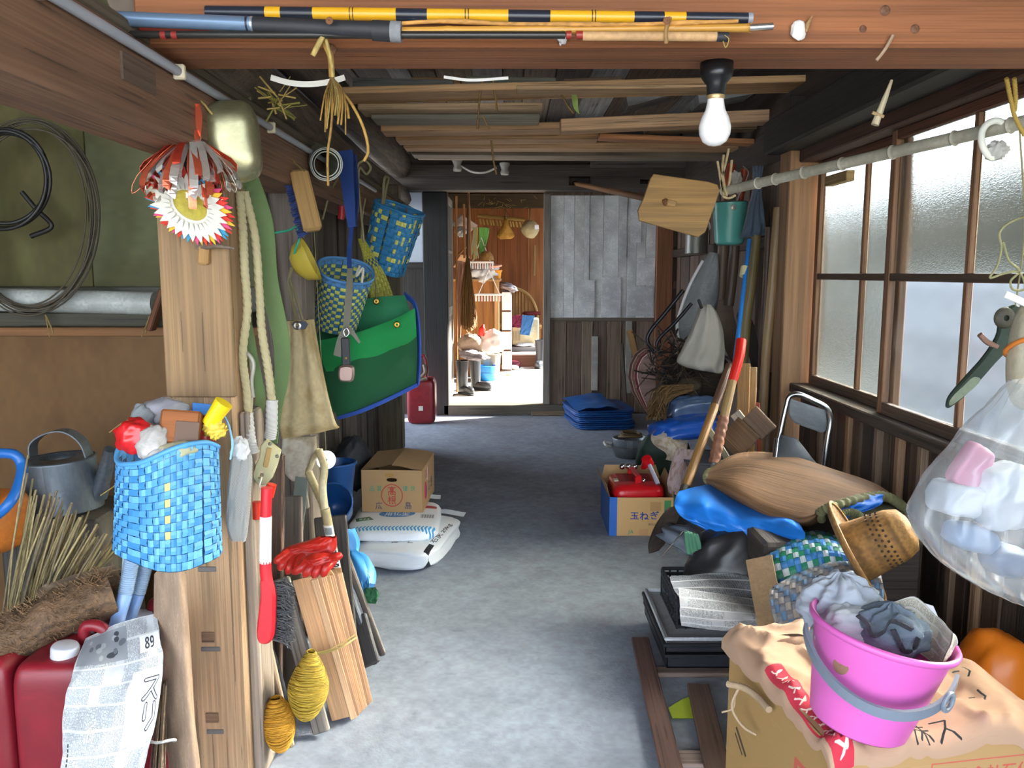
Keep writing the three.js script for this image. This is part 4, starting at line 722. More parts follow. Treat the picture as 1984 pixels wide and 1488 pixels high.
{ // red gloves
  const t = T('rubber_gloves', 'bright red rubber gloves draped over the upright boards', 'gloves');
  const rm = M('#c9281d', 'mottle', { r: 0.38 }), d = 2.2;
  part(t, 'glove', [pouch([[[618, 1040], [652, 1040]], [[585, 1052], [650, 1066]], [[552, 1062], [625, 1085]], [[540, 1078], [600, 1092]]], d + 0.03, 0.022, { flat: 1, wr: 0.006 }),
    ...[[545, 1080, 533, 1090], [553, 1086, 540, 1104], [566, 1088, 556, 1112], [580, 1085, 574, 1110]].map(([a, b, c, e]) => tube([P(a + 14, b - 10, d + 0.02), P(a, b, d), P((a + c) / 2, (b + e) / 2, d - 0.015), P(c, e, d - 0.012)], (u) => 0.0125 * Math.sqrt(Math.max(0.05, 1 - Math.pow(u, 6))), { k: 10, seg: 14 }))], rm);
  part(t, 'glove', [pouch([[[640, 1076], [654, 1070]], [[610, 1072], [652, 1092]], [[580, 1085], [640, 1104]], [[570, 1096], [625, 1112]]], d - 0.03, 0.02, { flat: 1, wr: 0.005 }),
    ...[[585, 1098, 566, 1112], [600, 1102, 588, 1118], [615, 1104, 606, 1120], [632, 1100, 624, 1118]].map(([a, b, c, e]) => tube([P(a + 10, b - 12, d - 0.03), P(a, b, d - 0.05), P(c, e, d - 0.055)], (u) => 0.0125 * Math.sqrt(Math.max(0.05, 1 - Math.pow(u, 6))), { k: 10, seg: 12 })), tube([P(640, 1080, d - 0.03), P(655, 1078, d - 0.05), P(662, 1072, d - 0.05)], (u) => 0.011 * Math.sqrt(Math.max(0.05, 1 - Math.pow(u, 6))), { k: 10, seg: 10 })], rm);
}
{ // long handled scrub brush
  const t = T('scrub_brush', 'red and white long handled brush with stiff dark bristles', 'brush');
  const rd = M('#cf2630', null, { r: 0.35 });
  part(t, 'handle', tube(line([[517, 945], [516, 970], [515, 1002]], 1.96), 0.0135, { k: 12 }), rd);
  part(t, 'neck', tube(line([[514, 1086], [515, 1110], [519, 1135]], 1.96), 0.0145, { k: 12 }), rd);
  part(t, 'sleeve', tube(line([[515, 1000], [514, 1090]], 1.96), 0.0145, { k: 14, seg: 3 }), M('#efeeea', null, { r: 0.4 }), 'white sleeve');
  part(t, 'head', flat(smoothPoly([[507, 1120], [522, 1118], [534, 1145], [535, 1180], [530, 1235], [520, 1245], [506, 1245], [499, 1232], [503, 1180], [506, 1150]], 44), 1.96, 0.028, 0.009), rd);
  const br = []; for (let i = 0; i < 420; i++) { const a = P(rr(524, 532), rr(1128, 1240), 1.965 + rr(0, 0.03)); br.push([[a, a.clone().add(V(rr(0.022, 0.034), rr(-0.012, 0.014), rr(-0.01, 0.01))), a.clone().add(V(rr(0.03, 0.055), rr(-0.03, 0.012), rr(-0.015, 0.015)))], 0.0011]); }
  part(t, 'bristles', strands(br, 3, 2), M('#4b4a4c', null));
  part(t, 'hang_cord', tube(line([[515, 950, 1.96], [503, 945, 1.98], [507, 925, 2.02]], 1.98), 0.0022, { k: 5 }), M('#d8d5cc', null));
}
thing('folding_saw', 'short red tool handle tucked behind the brush handle', 'tool', [tube(line([[497, 972], [498, 1005]], 2.02), 0.011, { k: 10, seg: 3 }), tube(line([[527, 938], [521, 962]], 2.02), 0.012, { k: 10, seg: 3 })], M('#d6341f', null, { r: 0.4 }));
{ // boards leaning behind, and twine balls
  const slat = (name, label, a, b, w, th, col) => thing(name, label, 'board', bar(a, b, w, th, V(0, 0, 1), 0.004), M(col, 'old'));
  const A = (px, py, d) => { const p = P(px, py, d); p.y = Math.max(p.y, 0.012); return p; };
  slat('standing_stick', 'thin pale slat standing beside the worn post', A(508, 1225, 2.25), A(560, 1486, 2.2), 0.035, 0.02, '#b59a7f');
  slat('standing_board', 'broad grey brown slat behind the yellow twine', A(545, 1120, 2.38), A(625, 1470, 2.28), 0.05, 0.02, '#9a8f84');
  slat('standing_board', 'dark board standing close behind the tied boards', A(640, 1000, 2.75), A(668, 1380, 2.62), 0.11, 0.02, '#544e48');
  slat('standing_board', 'weathered grey board standing behind the scrub brush', A(560, 960, 2.6), A(560, 1400, 2.5), 0.09, 0.02, '#7b6d60');
  slat('standing_board', 'reddish brown board behind the snap hook', A(532, 880, 2.5), A(528, 1380, 2.45), 0.06, 0.03, '#6d5648');
  slat('timber_strip', 'brown square timber strip leaning beside the tied boards', A(655, 1035, 2.75), A(742, 1270, 2.78), 0.022, 0.022, '#7a6f66');
  slat('timber_strip', 'blue grey timber strip leaning under the brown one', A(650, 1070, 2.72), A(728, 1285, 2.7), 0.018, 0.03, '#6b7078');
  slat('timber_strip', 'dark flat offcut on the floor side of the tied boards', A(690, 1195, 2.72), A(716, 1290, 2.62), 0.075, 0.02, '#565454');
  thing('black_rod', 'black rod standing between the pale slat and the twine', 'rod', tube([A(515, 1230, 2.28), A(545, 1330, 2.27), A(560, 1400, 2.26)], 0.012, { k: 8 }), M('#24262a', null, { r: 0.4 }));
  const t = T('tied_boards', 'bundle of thin peach coloured boards tied with string', 'boards');
  for (let i = 0; i < 8; i++) part(t, 'board', bar(A(i ? 598 + i * 8 : 590, 1120 - i * 2, 2.32 + i * 0.016), A(i ? 678 + i * 5 : 666, 1418 - i * 5.5, 2.36 + i * 0.016), i ? 0.02 : 0.07, i ? 0.05 : 0.007, V(i ? 0.45 : 0.12, 0, 1), 0.0015), M(['#dfb183', '#e6bd94', '#c99f79', '#e2b78c'][i % 4], 'wood'));
  part(t, 'string', [tube(line([[593, 1272, 2.3], [640, 1262, 2.295], [668, 1250, 2.28], [690, 1235, 2.33]], 2.3), 0.0028, { k: 5 }), tube(line([[594, 1268, 2.3], [640, 1258, 2.295], [688, 1230, 2.33]], 2.3), 0.002, { k: 5 })], M('#c2b168', null));
}
{
  const mk = (label, px, py, d, R, H, cone, col, tilt) => {
    const t = T('twine_ball', label, 'twine'), m = mat4(P(px, py, d), 0, 0, tilt), prof = (w) => { const s = Math.sin(Math.PI * (0.06 + 0.88 * w)); return [R * Math.pow(s, 0.6) * (1 - cone * Math.max(0, w - 0.45)), (w - 0.5) * H]; };
    part(t, 'core', put(lathe(Array.from({ length: 12 }, (_, i) => { const [r, y] = prof(i / 11); return [r * 0.93, y]; }), 20), m), M(col, null));
    part(t, 'twine', put(wind(prof, 130, 0.0014, { pass: 9, tilt: 0.35 }), m), M(col, 'bark'));
  };
  mk('orange yellow twine ball standing low against the worn post', 540, 1402, 2.12, 0.044, 0.145, 0.2, '#d79a24', 0.1);
  mk('olive yellow cone of twine against the tied boards', 598, 1325, 2.16, 0.056, 0.19, 0.85, '#c4a233', -0.1);
}
{ // light blue tied plastic
  const t = T('tied_plastic', 'light blue plastic bag twisted and tied at the end of the sacks', 'bag');
  const bl = M('#3f8fd0', null, { r: 0.45 });
  part(t, 'bag', tube(line([[665, 1042, 3.0], [680, 1060, 2.98], [688, 1082, 2.95], [698, 1110, 2.9], [708, 1140, 2.85]], 2.9), (u, th) => 0.05 * (0.35 + 0.65 * Math.abs(Math.cos(u * 4.2))) * (1 + 0.15 * Math.sin(th * 5 + u * 6)), { k: 16, seg: 26 }), bl);
  part(t, 'tail', cloth([[[692, 1085, 2.92], [704, 1085, 2.92]], [[700, 1120, 2.85], [716, 1118, 2.85]], [[700, 1150, 2.8], [714, 1150, 2.8]]], 2.85, { th: 0.002, wr: 0.008 }), bl);
}
thing('green_cloth', 'small scrap of green cloth by the blue tied plastic', 'cloth', cloth([[[708, 1140], [728, 1138]], [[706, 1155], [734, 1152]], [[710, 1168], [728, 1170]]], 2.78, { th: 0.003, wr: 0.006 }), M('#3f8a5c', 'cloth'));

// ================================================================ floor things on the basket side
function carton(t, o) { // open-topped or closed carton in its own frame: front +z, width x
  const { w, h, d, m, th = 0.005 } = o, cm = o.plain;
  const wall = (a, b, hgt, mt) => sheet((u, v) => a.clone().lerp(b, u).add(V(0, v * hgt + 0.0015 * noise3(u * 4, v * 4, 2), 0)).applyMatrix4(m), 6, 4, th);
  if (o.hole) { const g = prism([[-w / 2, 0], [w / 2, 0], [w / 2, h], [-w / 2, h]], th, 0.0006, [o.hole]), p = g.attributes.position, q = g.attributes.uv; for (let i = 0; i < p.count; i++) q.setXY(i, p.getX(i) / w + 0.5, p.getY(i) / h); part(t, 'front', put(move(g, 0, 0, d / 2), m), o.front, o.frontLabel); }
  else part(t, 'front', wall(V(-w / 2, 0, d / 2), V(w / 2, 0, d / 2), h), o.front ?? cm, o.frontLabel);
  part(t, 'side', wall(V(w / 2, 0, d / 2), V(w / 2, 0, -d / 2), h), o.right ?? cm);
  part(t, 'side', wall(V(-w / 2, 0, -d / 2), V(-w / 2, 0, d / 2), h), o.left ?? cm);
  part(t, 'back', wall(V(w / 2, 0, -d / 2), V(-w / 2, 0, -d / 2), h), cm);
  part(t, 'bottom', put(move(cbox(w, th, d, 0.001), 0, th / 2, 0), m), cm);
  for (const f of o.flaps ?? []) part(t, 'flap', sheet((u, v) => { const a = V(...f[0]), b = V(...f[1]), c = V(...f[2]), e = V(...f[3]); return a.lerp(b, u).lerp(e.lerp(c, u), v).add(V(0, 0.003 * noise3(u * 3, v * 3, f[0][0] * 9), 0)).applyMatrix4(m); }, 6, 4, th), o.flapMat ?? cm);
}
const kraft = (x, w, h, c = '#b89468') => { x.fillStyle = c; x.fillRect(0, 0, w, h); fibres(x, w, h, 260, ['#b48d60', '#dcbb90', '#a88153'], 0.14); };
const kraftM = canvasMat(256, 256, (x, w, h) => kraft(x, w, h), { r: 0.9 });
{ // farm produce carton on the sacks
  const t = T('produce_carton', 'closed farm produce carton with a red circled stamp on the white sacks', 'box');
  const front = canvasMat(768, 512, (x, w, h) => {
    kraft(x, w, h); x.strokeStyle = '#c0453c'; x.fillStyle = '#c0453c'; x.lineWidth = 11; x.beginPath(); x.arc(w * 0.5, h * 0.6, 132, 0, 7); x.stroke();
    word(x, '高', w * 0.5 - 56, h * 0.6 - 110, 110, 84, 0.09); word(x, '根', w * 0.5 - 54, h * 0.6 + 6, 106, 84, 0.09);
    x.strokeStyle = '#5d9a78'; word(x, '品質', 100, 192, 66, 92, 0.1); word(x, '優良', 520, 188, 66, 96, 0.1);
    x.strokeStyle = '#54506a'; word(x, '広', 172, 390, 88, 72, 0.09); word(x, '島', 540, 386, 88, 72, 0.09);
    x.fillStyle = '#b98d4a'; x.fillRect(300, 40, 110, 38);
  }, { r: 0.9 });
  const side = canvasMat(768, 400, (x, w, h) => { kraft(x, w, h, '#bd9668'); x.fillStyle = '#c43a48'; x.beginPath(); x.ellipse(170, 235, 70, 85, 0, 0, 7); x.fill(); x.fillStyle = '#8a3f78'; x.beginPath(); x.ellipse(220, 260, 40, 60, 0.4, 0, 7); x.fill(); x.strokeStyle = '#3d3f5e'; word(x, '広島', 340, 190, 110, 160, 0.09); x.strokeStyle = '#c0453c'; word(x, '高根', 170, 40, 90, 130, 0.1); x.fillStyle = '#ddd6c8'; x.save(); x.translate(300, 30); x.rotate(0.35); x.fillRect(0, 0, 46, 130); x.restore(); }, { r: 0.9 });
  const c = G(755, 992, 0.165), w = 0.305, d = 0.42, h = 0.215;
  const m = mat4(c.clone().add(V(0.022, 0, -d / 2)), 0, -0.04, 0);
  const y = h;
  carton(t, { w, h, d, m, plain: kraftM, front, right: side, hole: smoothPoly([[-0.022, 0.158], [0.022, 0.158], [0.026, 0.165], [0.022, 0.172], [-0.022, 0.172], [-0.026, 0.165]], 24), frontLabel: 'front printed with green, black and red characters', flaps: [[[-w / 2, y, d / 2], [0, y + 0.028, d / 2 + 0.004], [0, y + 0.02, -d / 2], [-w / 2, y, -d / 2]], [[0.002, y + 0.028, d / 2 + 0.004], [w / 2, y, d / 2], [w / 2, y, -d / 2], [0.002, y + 0.02, -d / 2]]] });
}
{ // fertiliser sacks
  const sackTex = (k) => canvasMat(768, 512, (x, w, h) => {
    x.fillStyle = '#eef2f6'; x.fillRect(0, 0, w, h); fibres(x, w, h, 80, ['#cbd5de', '#f2f5f8'], 0.25);
    if (k) {
      x.translate(0, 100);
      x.fillStyle = '#2f86cc'; x.beginPath(); x.ellipse(390, 150, 150, 52, 0, 0, 7); x.fill(); x.strokeStyle = '#e9f2fa'; word(x, '用化型', 290, 118, 62, 70, 0.12);
      x.strokeStyle = '#2c3138'; word(x, '石灰化成', 200, 10, 74, 84, 0.13); x.fillStyle = '#b32a3a'; x.fillRect(560, 24, 150, 44);
      x.fillStyle = '#2b6b45'; x.beginPath(); x.moveTo(60, 210); x.lineTo(170, 190); x.lineTo(215, 235); x.lineTo(80, 260); x.fill(); x.fillStyle = '#dfe6ec'; x.font = 'bold 34px sans-serif'; x.fillText('N.P.K', 92, 238);
      x.fillStyle = '#6d7076'; for (let i = 0; i < 16; i++) x.fillRect(590 + i * 7, 165, 2 + (i % 3) * 2, 50);
      x.strokeStyle = '#3b9ad8'; x.lineWidth = 14; for (let i = 0; i < 24; i++) { x.beginPath(); x.moveTo(50 + i * 29, 330); x.lineTo(36 + i * 29, 350); x.lineTo(50 + i * 29, 370); x.stroke(); }
    } else {
      x.save(); x.translate(420, 420); x.rotate(Math.PI); x.strokeStyle = '#33383f'; word(x, '株式会社', 140, 0, 56, 66, 0.11); x.fillStyle = '#33383f'; word(x, 'コープ', -110, 0, 54, 66, 0.11); x.restore();
      x.fillStyle = '#2f6fbe'; x.fillRect(120, 300, 260, 16); x.fillStyle = '#2c3138'; x.save(); x.translate(700, 470); x.rotate(-Math.PI / 2); x.font = 'bold 50px sans-serif'; x.fillText('20kg', 210, 0); x.strokeStyle = '#2c3138'; word(x, '石灰', 90, -44, 48, 54, 0.13); x.fillRect(0, -36, 70, 44); x.restore();
    }
  }, { r: 0.32 });
  const mk = (label, pos, ry, rx, rz, ry0, k, s) => {
    const t = T('fertiliser_sack', label, 'sack', 'white sacks under the carton');
    const g = blob(rx, ry0, rz, { e: 0.42, amp: 0.05, f: 2.4, s, nu: 48, nv: 24 }), p = g.attributes.position, u = g.attributes.uv;
    for (let i = 0; i < p.count; i++) u.setXY(i, p.getX(i) / rx * 0.47 + 0.5, -p.getZ(i) / rz * 0.47 + 0.5);
    part(t, 'body', put(g, mat4(pos.clone().setY(pos.y + ry0), 0, ry, 0)), sackTex(k));
    part(t, 'seam', put(sheet((a, b) => V(lerp(-rx, rx, a) * 0.96, 0.006 * Math.sin(a * 14) - b * 0.012 * 0, rz * 0.98 + b * 0.04), 14, 2, 0.002), mat4(pos.clone().setY(pos.y + ry0 * 0.7), 0.35, ry, 0)), M('#dfe5ea', null, { r: 0.35 }));
    part(t, 'seam', put(sheet((a, b) => V(lerp(-rx, rx, a) * 0.96, 0.006 * Math.sin(a * 11), -rz * 0.98 - b * 0.05), 14, 2, 0.002), mat4(pos.clone().setY(pos.y + ry0), 0.15, ry, 0)), M('#dfe5ea', null, { r: 0.35 }));
  };
  mk('lower white sack lying flat on the floor with upside down print', V(-0.5, 0, -3.93), -0.2, 0.2, 0.31, 0.055, 0, 3);
  mk('upper white sack with a blue oval mark beneath the carton', V(-0.575, 0.1, -4.0), 0.04, 0.215, 0.27, 0.032, 1, 9);
}
{ // blue plastic pots
  const mk = (label, px, py, d, r, h, rx, rz) => { const t = T('blue_pot', label, 'pot', 'blue plastic pots by the carton'); const m = mat4(P(px, py, d), rx, 0.2, rz); part(t, 'pot', put(lathe([[0.001, 0], [r * 0.78, 0], [r * 0.98, h * 0.92], [r * 1.06, h * 0.93], [r * 1.06, h], [r * 0.95, h], [r * 0.74, 0.008], [0.001, 0.008]], 28), m), M('#1d4f8c', null, { r: 0.35 })); };
  mk('blue plastic pot tipped with its mouth showing below the carton', 655, 990, 3.6, 0.085, 0.16, 1.05, 0.15);
  mk('upright blue plastic pot behind the tipped one', 655, 960, 3.95, 0.09, 0.17, 0, 0);
  const t = T('dark_sack', 'crumpled dark grey sack slumped behind the blue pots', 'sack'); part(t, 'sack', put(blob(0.1, 0.15, 0.14, { amp: 0.2, f: 2.5, s: 6 }), mat4(P(682, 900, 4.35))), M('#3a3b40', 'mottle', { r: 0.6 }));
}
{ // red fuel can by the doorway
  const t = T('fuel_can', 'red metal fuel can standing in the dark corner by the doorway', 'can');
  const rd = M('#8e1f26', 'mottle', { r: 0.35 }), c = G(820, 816), y = wy(720), w = 0.13;
  part(t, 'body', move(put(blob(w, (y - c.y) / 2, 0.1, { e: 0.3, amp: 0.0, nu: 36, nv: 20 }), mat4(V(c.x, (y + c.y) / 2, -7.45))), 0, 0, 0), rd);
  part(t, 'handle', tube([V(c.x - 0.05, y - 0.01, -7.42), V(c.x - 0.045, y + 0.12, -7.42), V(c.x + 0.02, y + 0.2, -7.42), V(c.x + 0.05, y + 0.1, -7.42), V(c.x + 0.045, y - 0.01, -7.42)], 0.014, { k: 8 }), rd);
  part(t, 'rope', rope3([V(c.x + 0.03, y + 0.12, -7.39), V(c.x + 0.04, y + 0.05, -7.37), V(c.x - 0.02, y - 0.01, -7.35), V(c.x + 0.06, y + 0.0, -7.35)], 0.016, 40, { seg: 40 }), M('#9a8570', 'cloth'));
  part(t, 'label', rbox(c.x - 0.02, c.x + 0.02, y - 0.29, y - 0.25, -7.345, -7.352, 0.001), M('#c9c2b4', null));
}
// ---- the niche: cans, stalks, pipes, newspaper
{
  const t = T('watering_can', 'galvanised watering can with a broad arched handle in the niche', 'watering can');
  const zn = M('#7d8790', 'mottle', { m: 0.75, r: 0.42 }), d = 2.62, c = P(128, 985, d), R = 0.118, H = 0.165, Z = 0.095;
  const ov = (prof) => { const g = lathe(prof, 36); g.scale(1, 1, Z / R); return put(g, mat4(c, 0.05, 0, 0.06)); };
  part(t, 'body', ov([[0.001, 0], [R, 0], [R * 1.01, 0.004], [R * 1.0, H * 0.45], [R * 1.015, H * 0.47], [R, H * 0.5], [R * 0.99, H], [R * 1.02, H + 0.004], [R * 0.96, H + 0.006]]), zn);
  part(t, 'top', ov([[R * 0.97, H + 0.002], [R * 0.5, H + 0.01], [R * 0.48, H - 0.02]]), zn);
  part(t, 'handle', strap([P(64, 885, d), P(66, 858, d), P(95, 838, d), P(130, 835, d), P(160, 855, d), P(176, 892, d)], 0.05, 0.004, V(0, 0, 1)), zn);
  part(t, 'spout', tube([P(190, 960, d), P(205, 910, d - 0.02), P(212, 870, d - 0.05)], (u) => lerp(0.03, 0.016, u), { k: 12 }), zn);
  part(t, 'stand', rbox(c.x - 0.15, c.x + 0.16, 0, c.y - 0.004, -2.5, -2.8, 0.01), M('#4a453f', 'old'), 'dark crate under the can');
}
{
  const t = T('tube_frame', 'bright blue tubular handle of a handcart in the niche', 'handcart');
  part(t, 'handle', tube(line([[-60, 880, 2.3], [-10, 878, 2.3], [30, 882, 2.3], [42, 900, 2.3], [36, 940, 2.25], [18, 975, 2.2], [-20, 1010, 2.2]], 2.3), 0.0145, { k: 12, seg: 40 }), M('#1f63ad', null, { r: 0.4 }));
  part(t, 'bin', put(blob(0.09, 0.09, 0.1, { e: 0.5, amp: 0.02 }), mat4(P(-18, 1010, 2.42))), M('#c2701f', 'mottle', { r: 0.5 }), 'orange bin');
}
{ // dried stalks
  const t = T('stalk_bundle', 'fanned bundle of dried grey brown plant stalks', 'stalks');
  for (let i = 0; i < 96; i++) { const u = i / 95, a = P(lerp(12, 95, u) + rr(-14, 14), 1235 + rr(-20, 20), rr(1.98, 2.12)), b = P(lerp(60, 222, u) + rr(-12, 12), lerp(945, 1055, u) + rr(-26, 40) - (i < 3 ? 40 : 0), rr(2.1, 2.35)), m = a.clone().lerp(b, 0.5).add(V(rr(-0.012, 0.004), 0, 0)); part(t, 'stalk', tube([a, m, b], rr(0.002, 0.0034), { k: 5, seg: 4 }), [M('#9c8a5f', 'bark'), M('#85775a', 'bark'), M('#b0a070', 'bark')][i % 3]); }
}
{ // coir
  const t = T('coir_roll', 'shaggy brown coir roll lying over the red cans', 'coir'), a = P(-20, 1262, 1.8), b = P(215, 1150, 1.95);
  part(t, 'core', tube([a, a.clone().lerp(b, 0.5).add(V(0, 0.012, 0)), b], (u, th) => 0.058 + 0.008 * noise3(u * 12, th * 2, 3), { k: 16, seg: 24 }), M('#6b5138', 'bark', { b: 0.004 }));
  const s = []; for (let i = 0; i < 1500; i++) { const p = a.clone().lerp(b, rnd()), th = rr(-0.4, 3.4), dir = V(0, Math.sin(th), Math.cos(th)), q = p.clone().addScaledVector(dir, 0.056); s.push([[q, q.clone().addScaledVector(dir, rr(0.006, 0.018)).add(V(rr(-0.03, 0.03), rr(-0.008, 0.008), 0))], 0.0009]); }
  part(t, 'fibre', strands(s, 3), M('#7d6042', null));
}
thing('paper_sack', 'crumpled beige paper sack folded under the dried stalks', 'sack', cloth([[[70, 1140, 2.05], [130, 1118, 2.08], [222, 1095, 2.12]], [[75, 1165, 1.97], [150, 1140, 2.0], [235, 1118, 2.05]], [[82, 1195, 1.92], [150, 1172, 1.95], [228, 1150, 2.0]], [[60, 1205, 1.9], [140, 1185, 1.92], [225, 1165, 1.98]]], 2, { th: 0.003, wr: 0.012, f: 5 }), M('#a8937c', 'mottle', { r: 0.9 }));
{
  const mk = (label, pts, d, r) => { const t = T('corrugated_hose', label, 'hose'); const p = line(pts, d), n = 90; part(t, 'ribbed_tube', tube(p.slice(0, 3), (u) => r * (1 + 0.1 * Math.sin(u * 150)), { k: 14, seg: 180 }), M('#8fa6bd', null, { r: 0.35 })); part(t, 'smooth_end', tube(p.slice(2), r * 0.98, { k: 14, seg: 8 }), M('#7f9fcf', null, { r: 0.3 })); };
  mk('pale blue corrugated hose below the basket with its smooth end down', [[262, 1050, 1.95], [253, 1100, 1.95], [243, 1150, 1.94], [222, 1222, 1.92]], 1.95, 0.017);
  mk('second corrugated hose close behind the first one', [[290, 1050, 2.0], [280, 1105, 2.0], [268, 1150, 1.99], [246, 1215, 1.98]], 2.0, 0.016);
  thing('clear_tube', 'thin clear plastic tube beside the corrugated hoses', 'tube', tube(line([[246, 1040], [244, 1090], [240, 1150]], 1.97), 0.009, { k: 10 }), M('#9fb1bd', null, { r: 0.3 }));
}
{ // red fuel cans
  const rd = M('#8c1a28', 'mottle', { r: 0.4 });
  const mk = (label, x0, x1, yTop, d, dep) => {
    const t = T('jerry_can', label, 'can', 'red cans in the niche'), a = P(x0, yTop, d), b = P(x1, yTop, d), c = a.clone().add(b).multiplyScalar(0.5), w = (b.x - a.x) / 2, h = a.y / 2;
    part(t, 'body', put(blob(w, h, dep, { e: 0.22, amp: 0, nu: 40, nv: 24 }), mat4(V(c.x, h + 0.0, c.z - dep))), rd);
    part(t, 'cap', put(lathe([[0.001, 0.028], [0.026, 0.028], [0.03, 0.022], [0.03, 0], [0.02, -0.004]], 18), mat4(V(c.x + w * 0.15, a.y - 0.004, c.z - dep * 0.6), 0, 0, -0.12)), M('#c9ccd4', null, { r: 0.4 }));
    part(t, 'handle', tube([V(c.x + w * 0.3, a.y - 0.01, c.z - dep * 1.2), V(c.x + w * 0.4, a.y + 0.04, c.z - dep * 1.2), V(c.x + w * 0.85, a.y + 0.035, c.z - dep * 1.2), V(c.x + w * 0.9, a.y - 0.03, c.z - dep * 1.2)], 0.014, { k: 8 }), rd);
  };
  mk('dark red plastic fuel can with a white cap under the coir roll', 12, 160, 1292, 1.72, 0.1);
  mk('red plastic fuel can behind the leaning newspaper', 170, 330, 1215, 1.98, 0.05);
  mk('red plastic fuel can only partly seen beside the white capped one', -150, 8, 1285, 1.72, 0.1);
}
{ // newspaper
  const nm = canvasMat(768, 1024, (x, w, h) => {
    newsprint(x, w, h, { rows: 8, bg: '#bdc1c3' });
    x.fillStyle = '#8d9298'; x.fillRect(20, 40, 430, 190); for (let i = 0; i < 14; i++) { x.fillStyle = ['#6a6f76', '#a8acb0', '#44474d'][i % 3]; x.beginPath(); x.ellipse(60 + hash(i, 1, 1) * 360, 70 + hash(i, 2, 1) * 140, 14 + hash(i, 3, 2) * 20, 16, 0, 0, 7); x.fill(); }
    x.fillStyle = '#e9eae6'; x.fillRect(500, 330, 268, 420); x.strokeStyle = '#3a3c42'; word(x, 'ス', 590, 380, 150, 150, 0.2); word(x, 'リ', 600, 540, 150, 150, 0.2); x.strokeStyle = '#e9eae6'; word(x, 'ス', 590, 380, 150, 150, 0.1); word(x, 'リ', 600, 540, 150, 150, 0.1);
    x.fillStyle = '#e9eae6'; x.fillRect(560, 130, 200, 90); x.fillStyle = '#3a3c42'; x.font = 'bold 84px sans-serif'; x.fillText('89', 600, 205);
    x.fillStyle = '#d9652f'; x.fillRect(420, 880, 160, 18); x.fillStyle = '#3a3c42'; for (let i = 0; i < 9; i++) x.fillRect(70, 700 + i * 24, 18, 16);
  }, { r: 0.95 });
  thing('newspaper', 'crumpled newspaper sheet leaning over the red cans', 'newspaper', cloth([[[165, 1238, 1.82], [230, 1208, 1.84], [306, 1188, 1.86]], [[142, 1300, 1.7], [230, 1290, 1.72], [314, 1265, 1.76]], [[122, 1370, 1.66], [215, 1365, 1.67], [312, 1345, 1.7]], [[118, 1470, 1.6], [200, 1465, 1.62], [290, 1440, 1.66]], [[105, 1560, 1.58], [190, 1560, 1.6], [270, 1550, 1.62]]], 1.7, { th: 0.0015, wr: 0.01, f: 6, nu: 30, nv: 36, sv: -1 }), nm);
}
{
  const t = T('twig_bundle', 'bundle of thin brown twigs tied with white string', 'twigs');
  for (let i = 0; i < 46; i++) { const x = rr(-14, 14), d = rr(1.72, 1.8), a = P(316 + x * 0.5, 1325 + rr(-10, 30), d + 0.05), b = P(298 + x * 1.3, 1600, d - 0.05); part(t, 'twig', tube([a, a.clone().lerp(b, 0.5).add(V(rr(-0.004, 0.004), 0, 0)), b], rr(0.0014, 0.0026), { k: 4, seg: 3 }), [M('#6d5741', 'bark'), M('#8a7358', 'bark')][i % 2]); }
  part(t, 'string', tube(line([[289, 1436, 1.71], [305, 1439, 1.7], [330, 1434, 1.71], [332, 1436, 1.8], [290, 1438, 1.8]], 1.7), 0.0035, { closed: true, k: 6, seg: 40 }), M('#d9d9d6', 'cloth'));
}
thing('cardboard_sheet', 'tall curled sheet of brown cardboard leaning on the worn post', 'cardboard', cloth([[[300, 1112, 1.86], [322, 1092, 1.83], [345, 1085, 1.82], [358, 1096, 1.86]], [[300, 1200, 1.85], [330, 1195, 1.81], [355, 1192, 1.81], [364, 1195, 1.85]], [[306, 1290, 1.84], [336, 1288, 1.8], [362, 1286, 1.8], [370, 1288, 1.84]], [[318, 1390, 1.82], [346, 1390, 1.78], [370, 1390, 1.78], [376, 1392, 1.82]], [[330, 1500, 1.8], [356, 1500, 1.76], [382, 1500, 1.76], [388, 1500, 1.8]], [[340, 1640, 1.78], [368, 1640, 1.74], [392, 1640, 1.74], [396, 1640, 1.78]]], 1.8, { th: 0.004, wr: 0.001, nu: 24, nv: 24 }), M('#a98f77', 'mottle', { r: 0.9 }));
{ // coils of wire on the niche wall
  const mk = (label, cx, cy, rx, ry, n, r, col, j, d = 3.05) => { const t = T('wire_coil', label, 'coil'); for (let k = 0; k < n; k++) { const p = [], ax = rx + rr(-j, j), ay = ry + rr(-j, j), ox = rr(-j, j) * 0.7, oy = rr(-j, j) * 0.7; for (let i = 0; i < 26; i++) { const a = i / 26 * 6.2832; p.push(P(cx + ox + Math.cos(a) * ax, cy + oy + Math.sin(a) * ay, d - k * 0.006 + 0.01 * Math.sin(a * 2 + k))); } part(t, 'turn', tube(p, r, { closed: true, seg: 64, k: 5 }), col); } return t; };
  mk('large tangled coil of rusty wire hung on the green board', 60, 420, 122, 185, 9, 0.0032, M('#4a4335', null, { r: 0.7 }), 10, 2.97);
  mk('black hose coil hung high on the green board', 10, 345, 92, 90, 3, 0.007, M('#1e1d1b', null, { r: 0.5 }), 9, 2.9);
  thing('hose_end', 'straight black hose end crossing the coil', 'hose', tube(line([[42, 372], [70, 405], [100, 438], [60, 458]], 3.0), 0.009, { k: 8 }), M('#1e1d1b', null, { r: 0.5 }));
}
thing('plastic_pipe', 'long white plastic pipe lying on the niche ledge', 'pipe', tube([P(-120, 578, 3.03), P(300, 588, 3.03)], 0.042, { k: 20, seg: 4 }), M('#bfc4be', 'mottle', { r: 0.4 }));
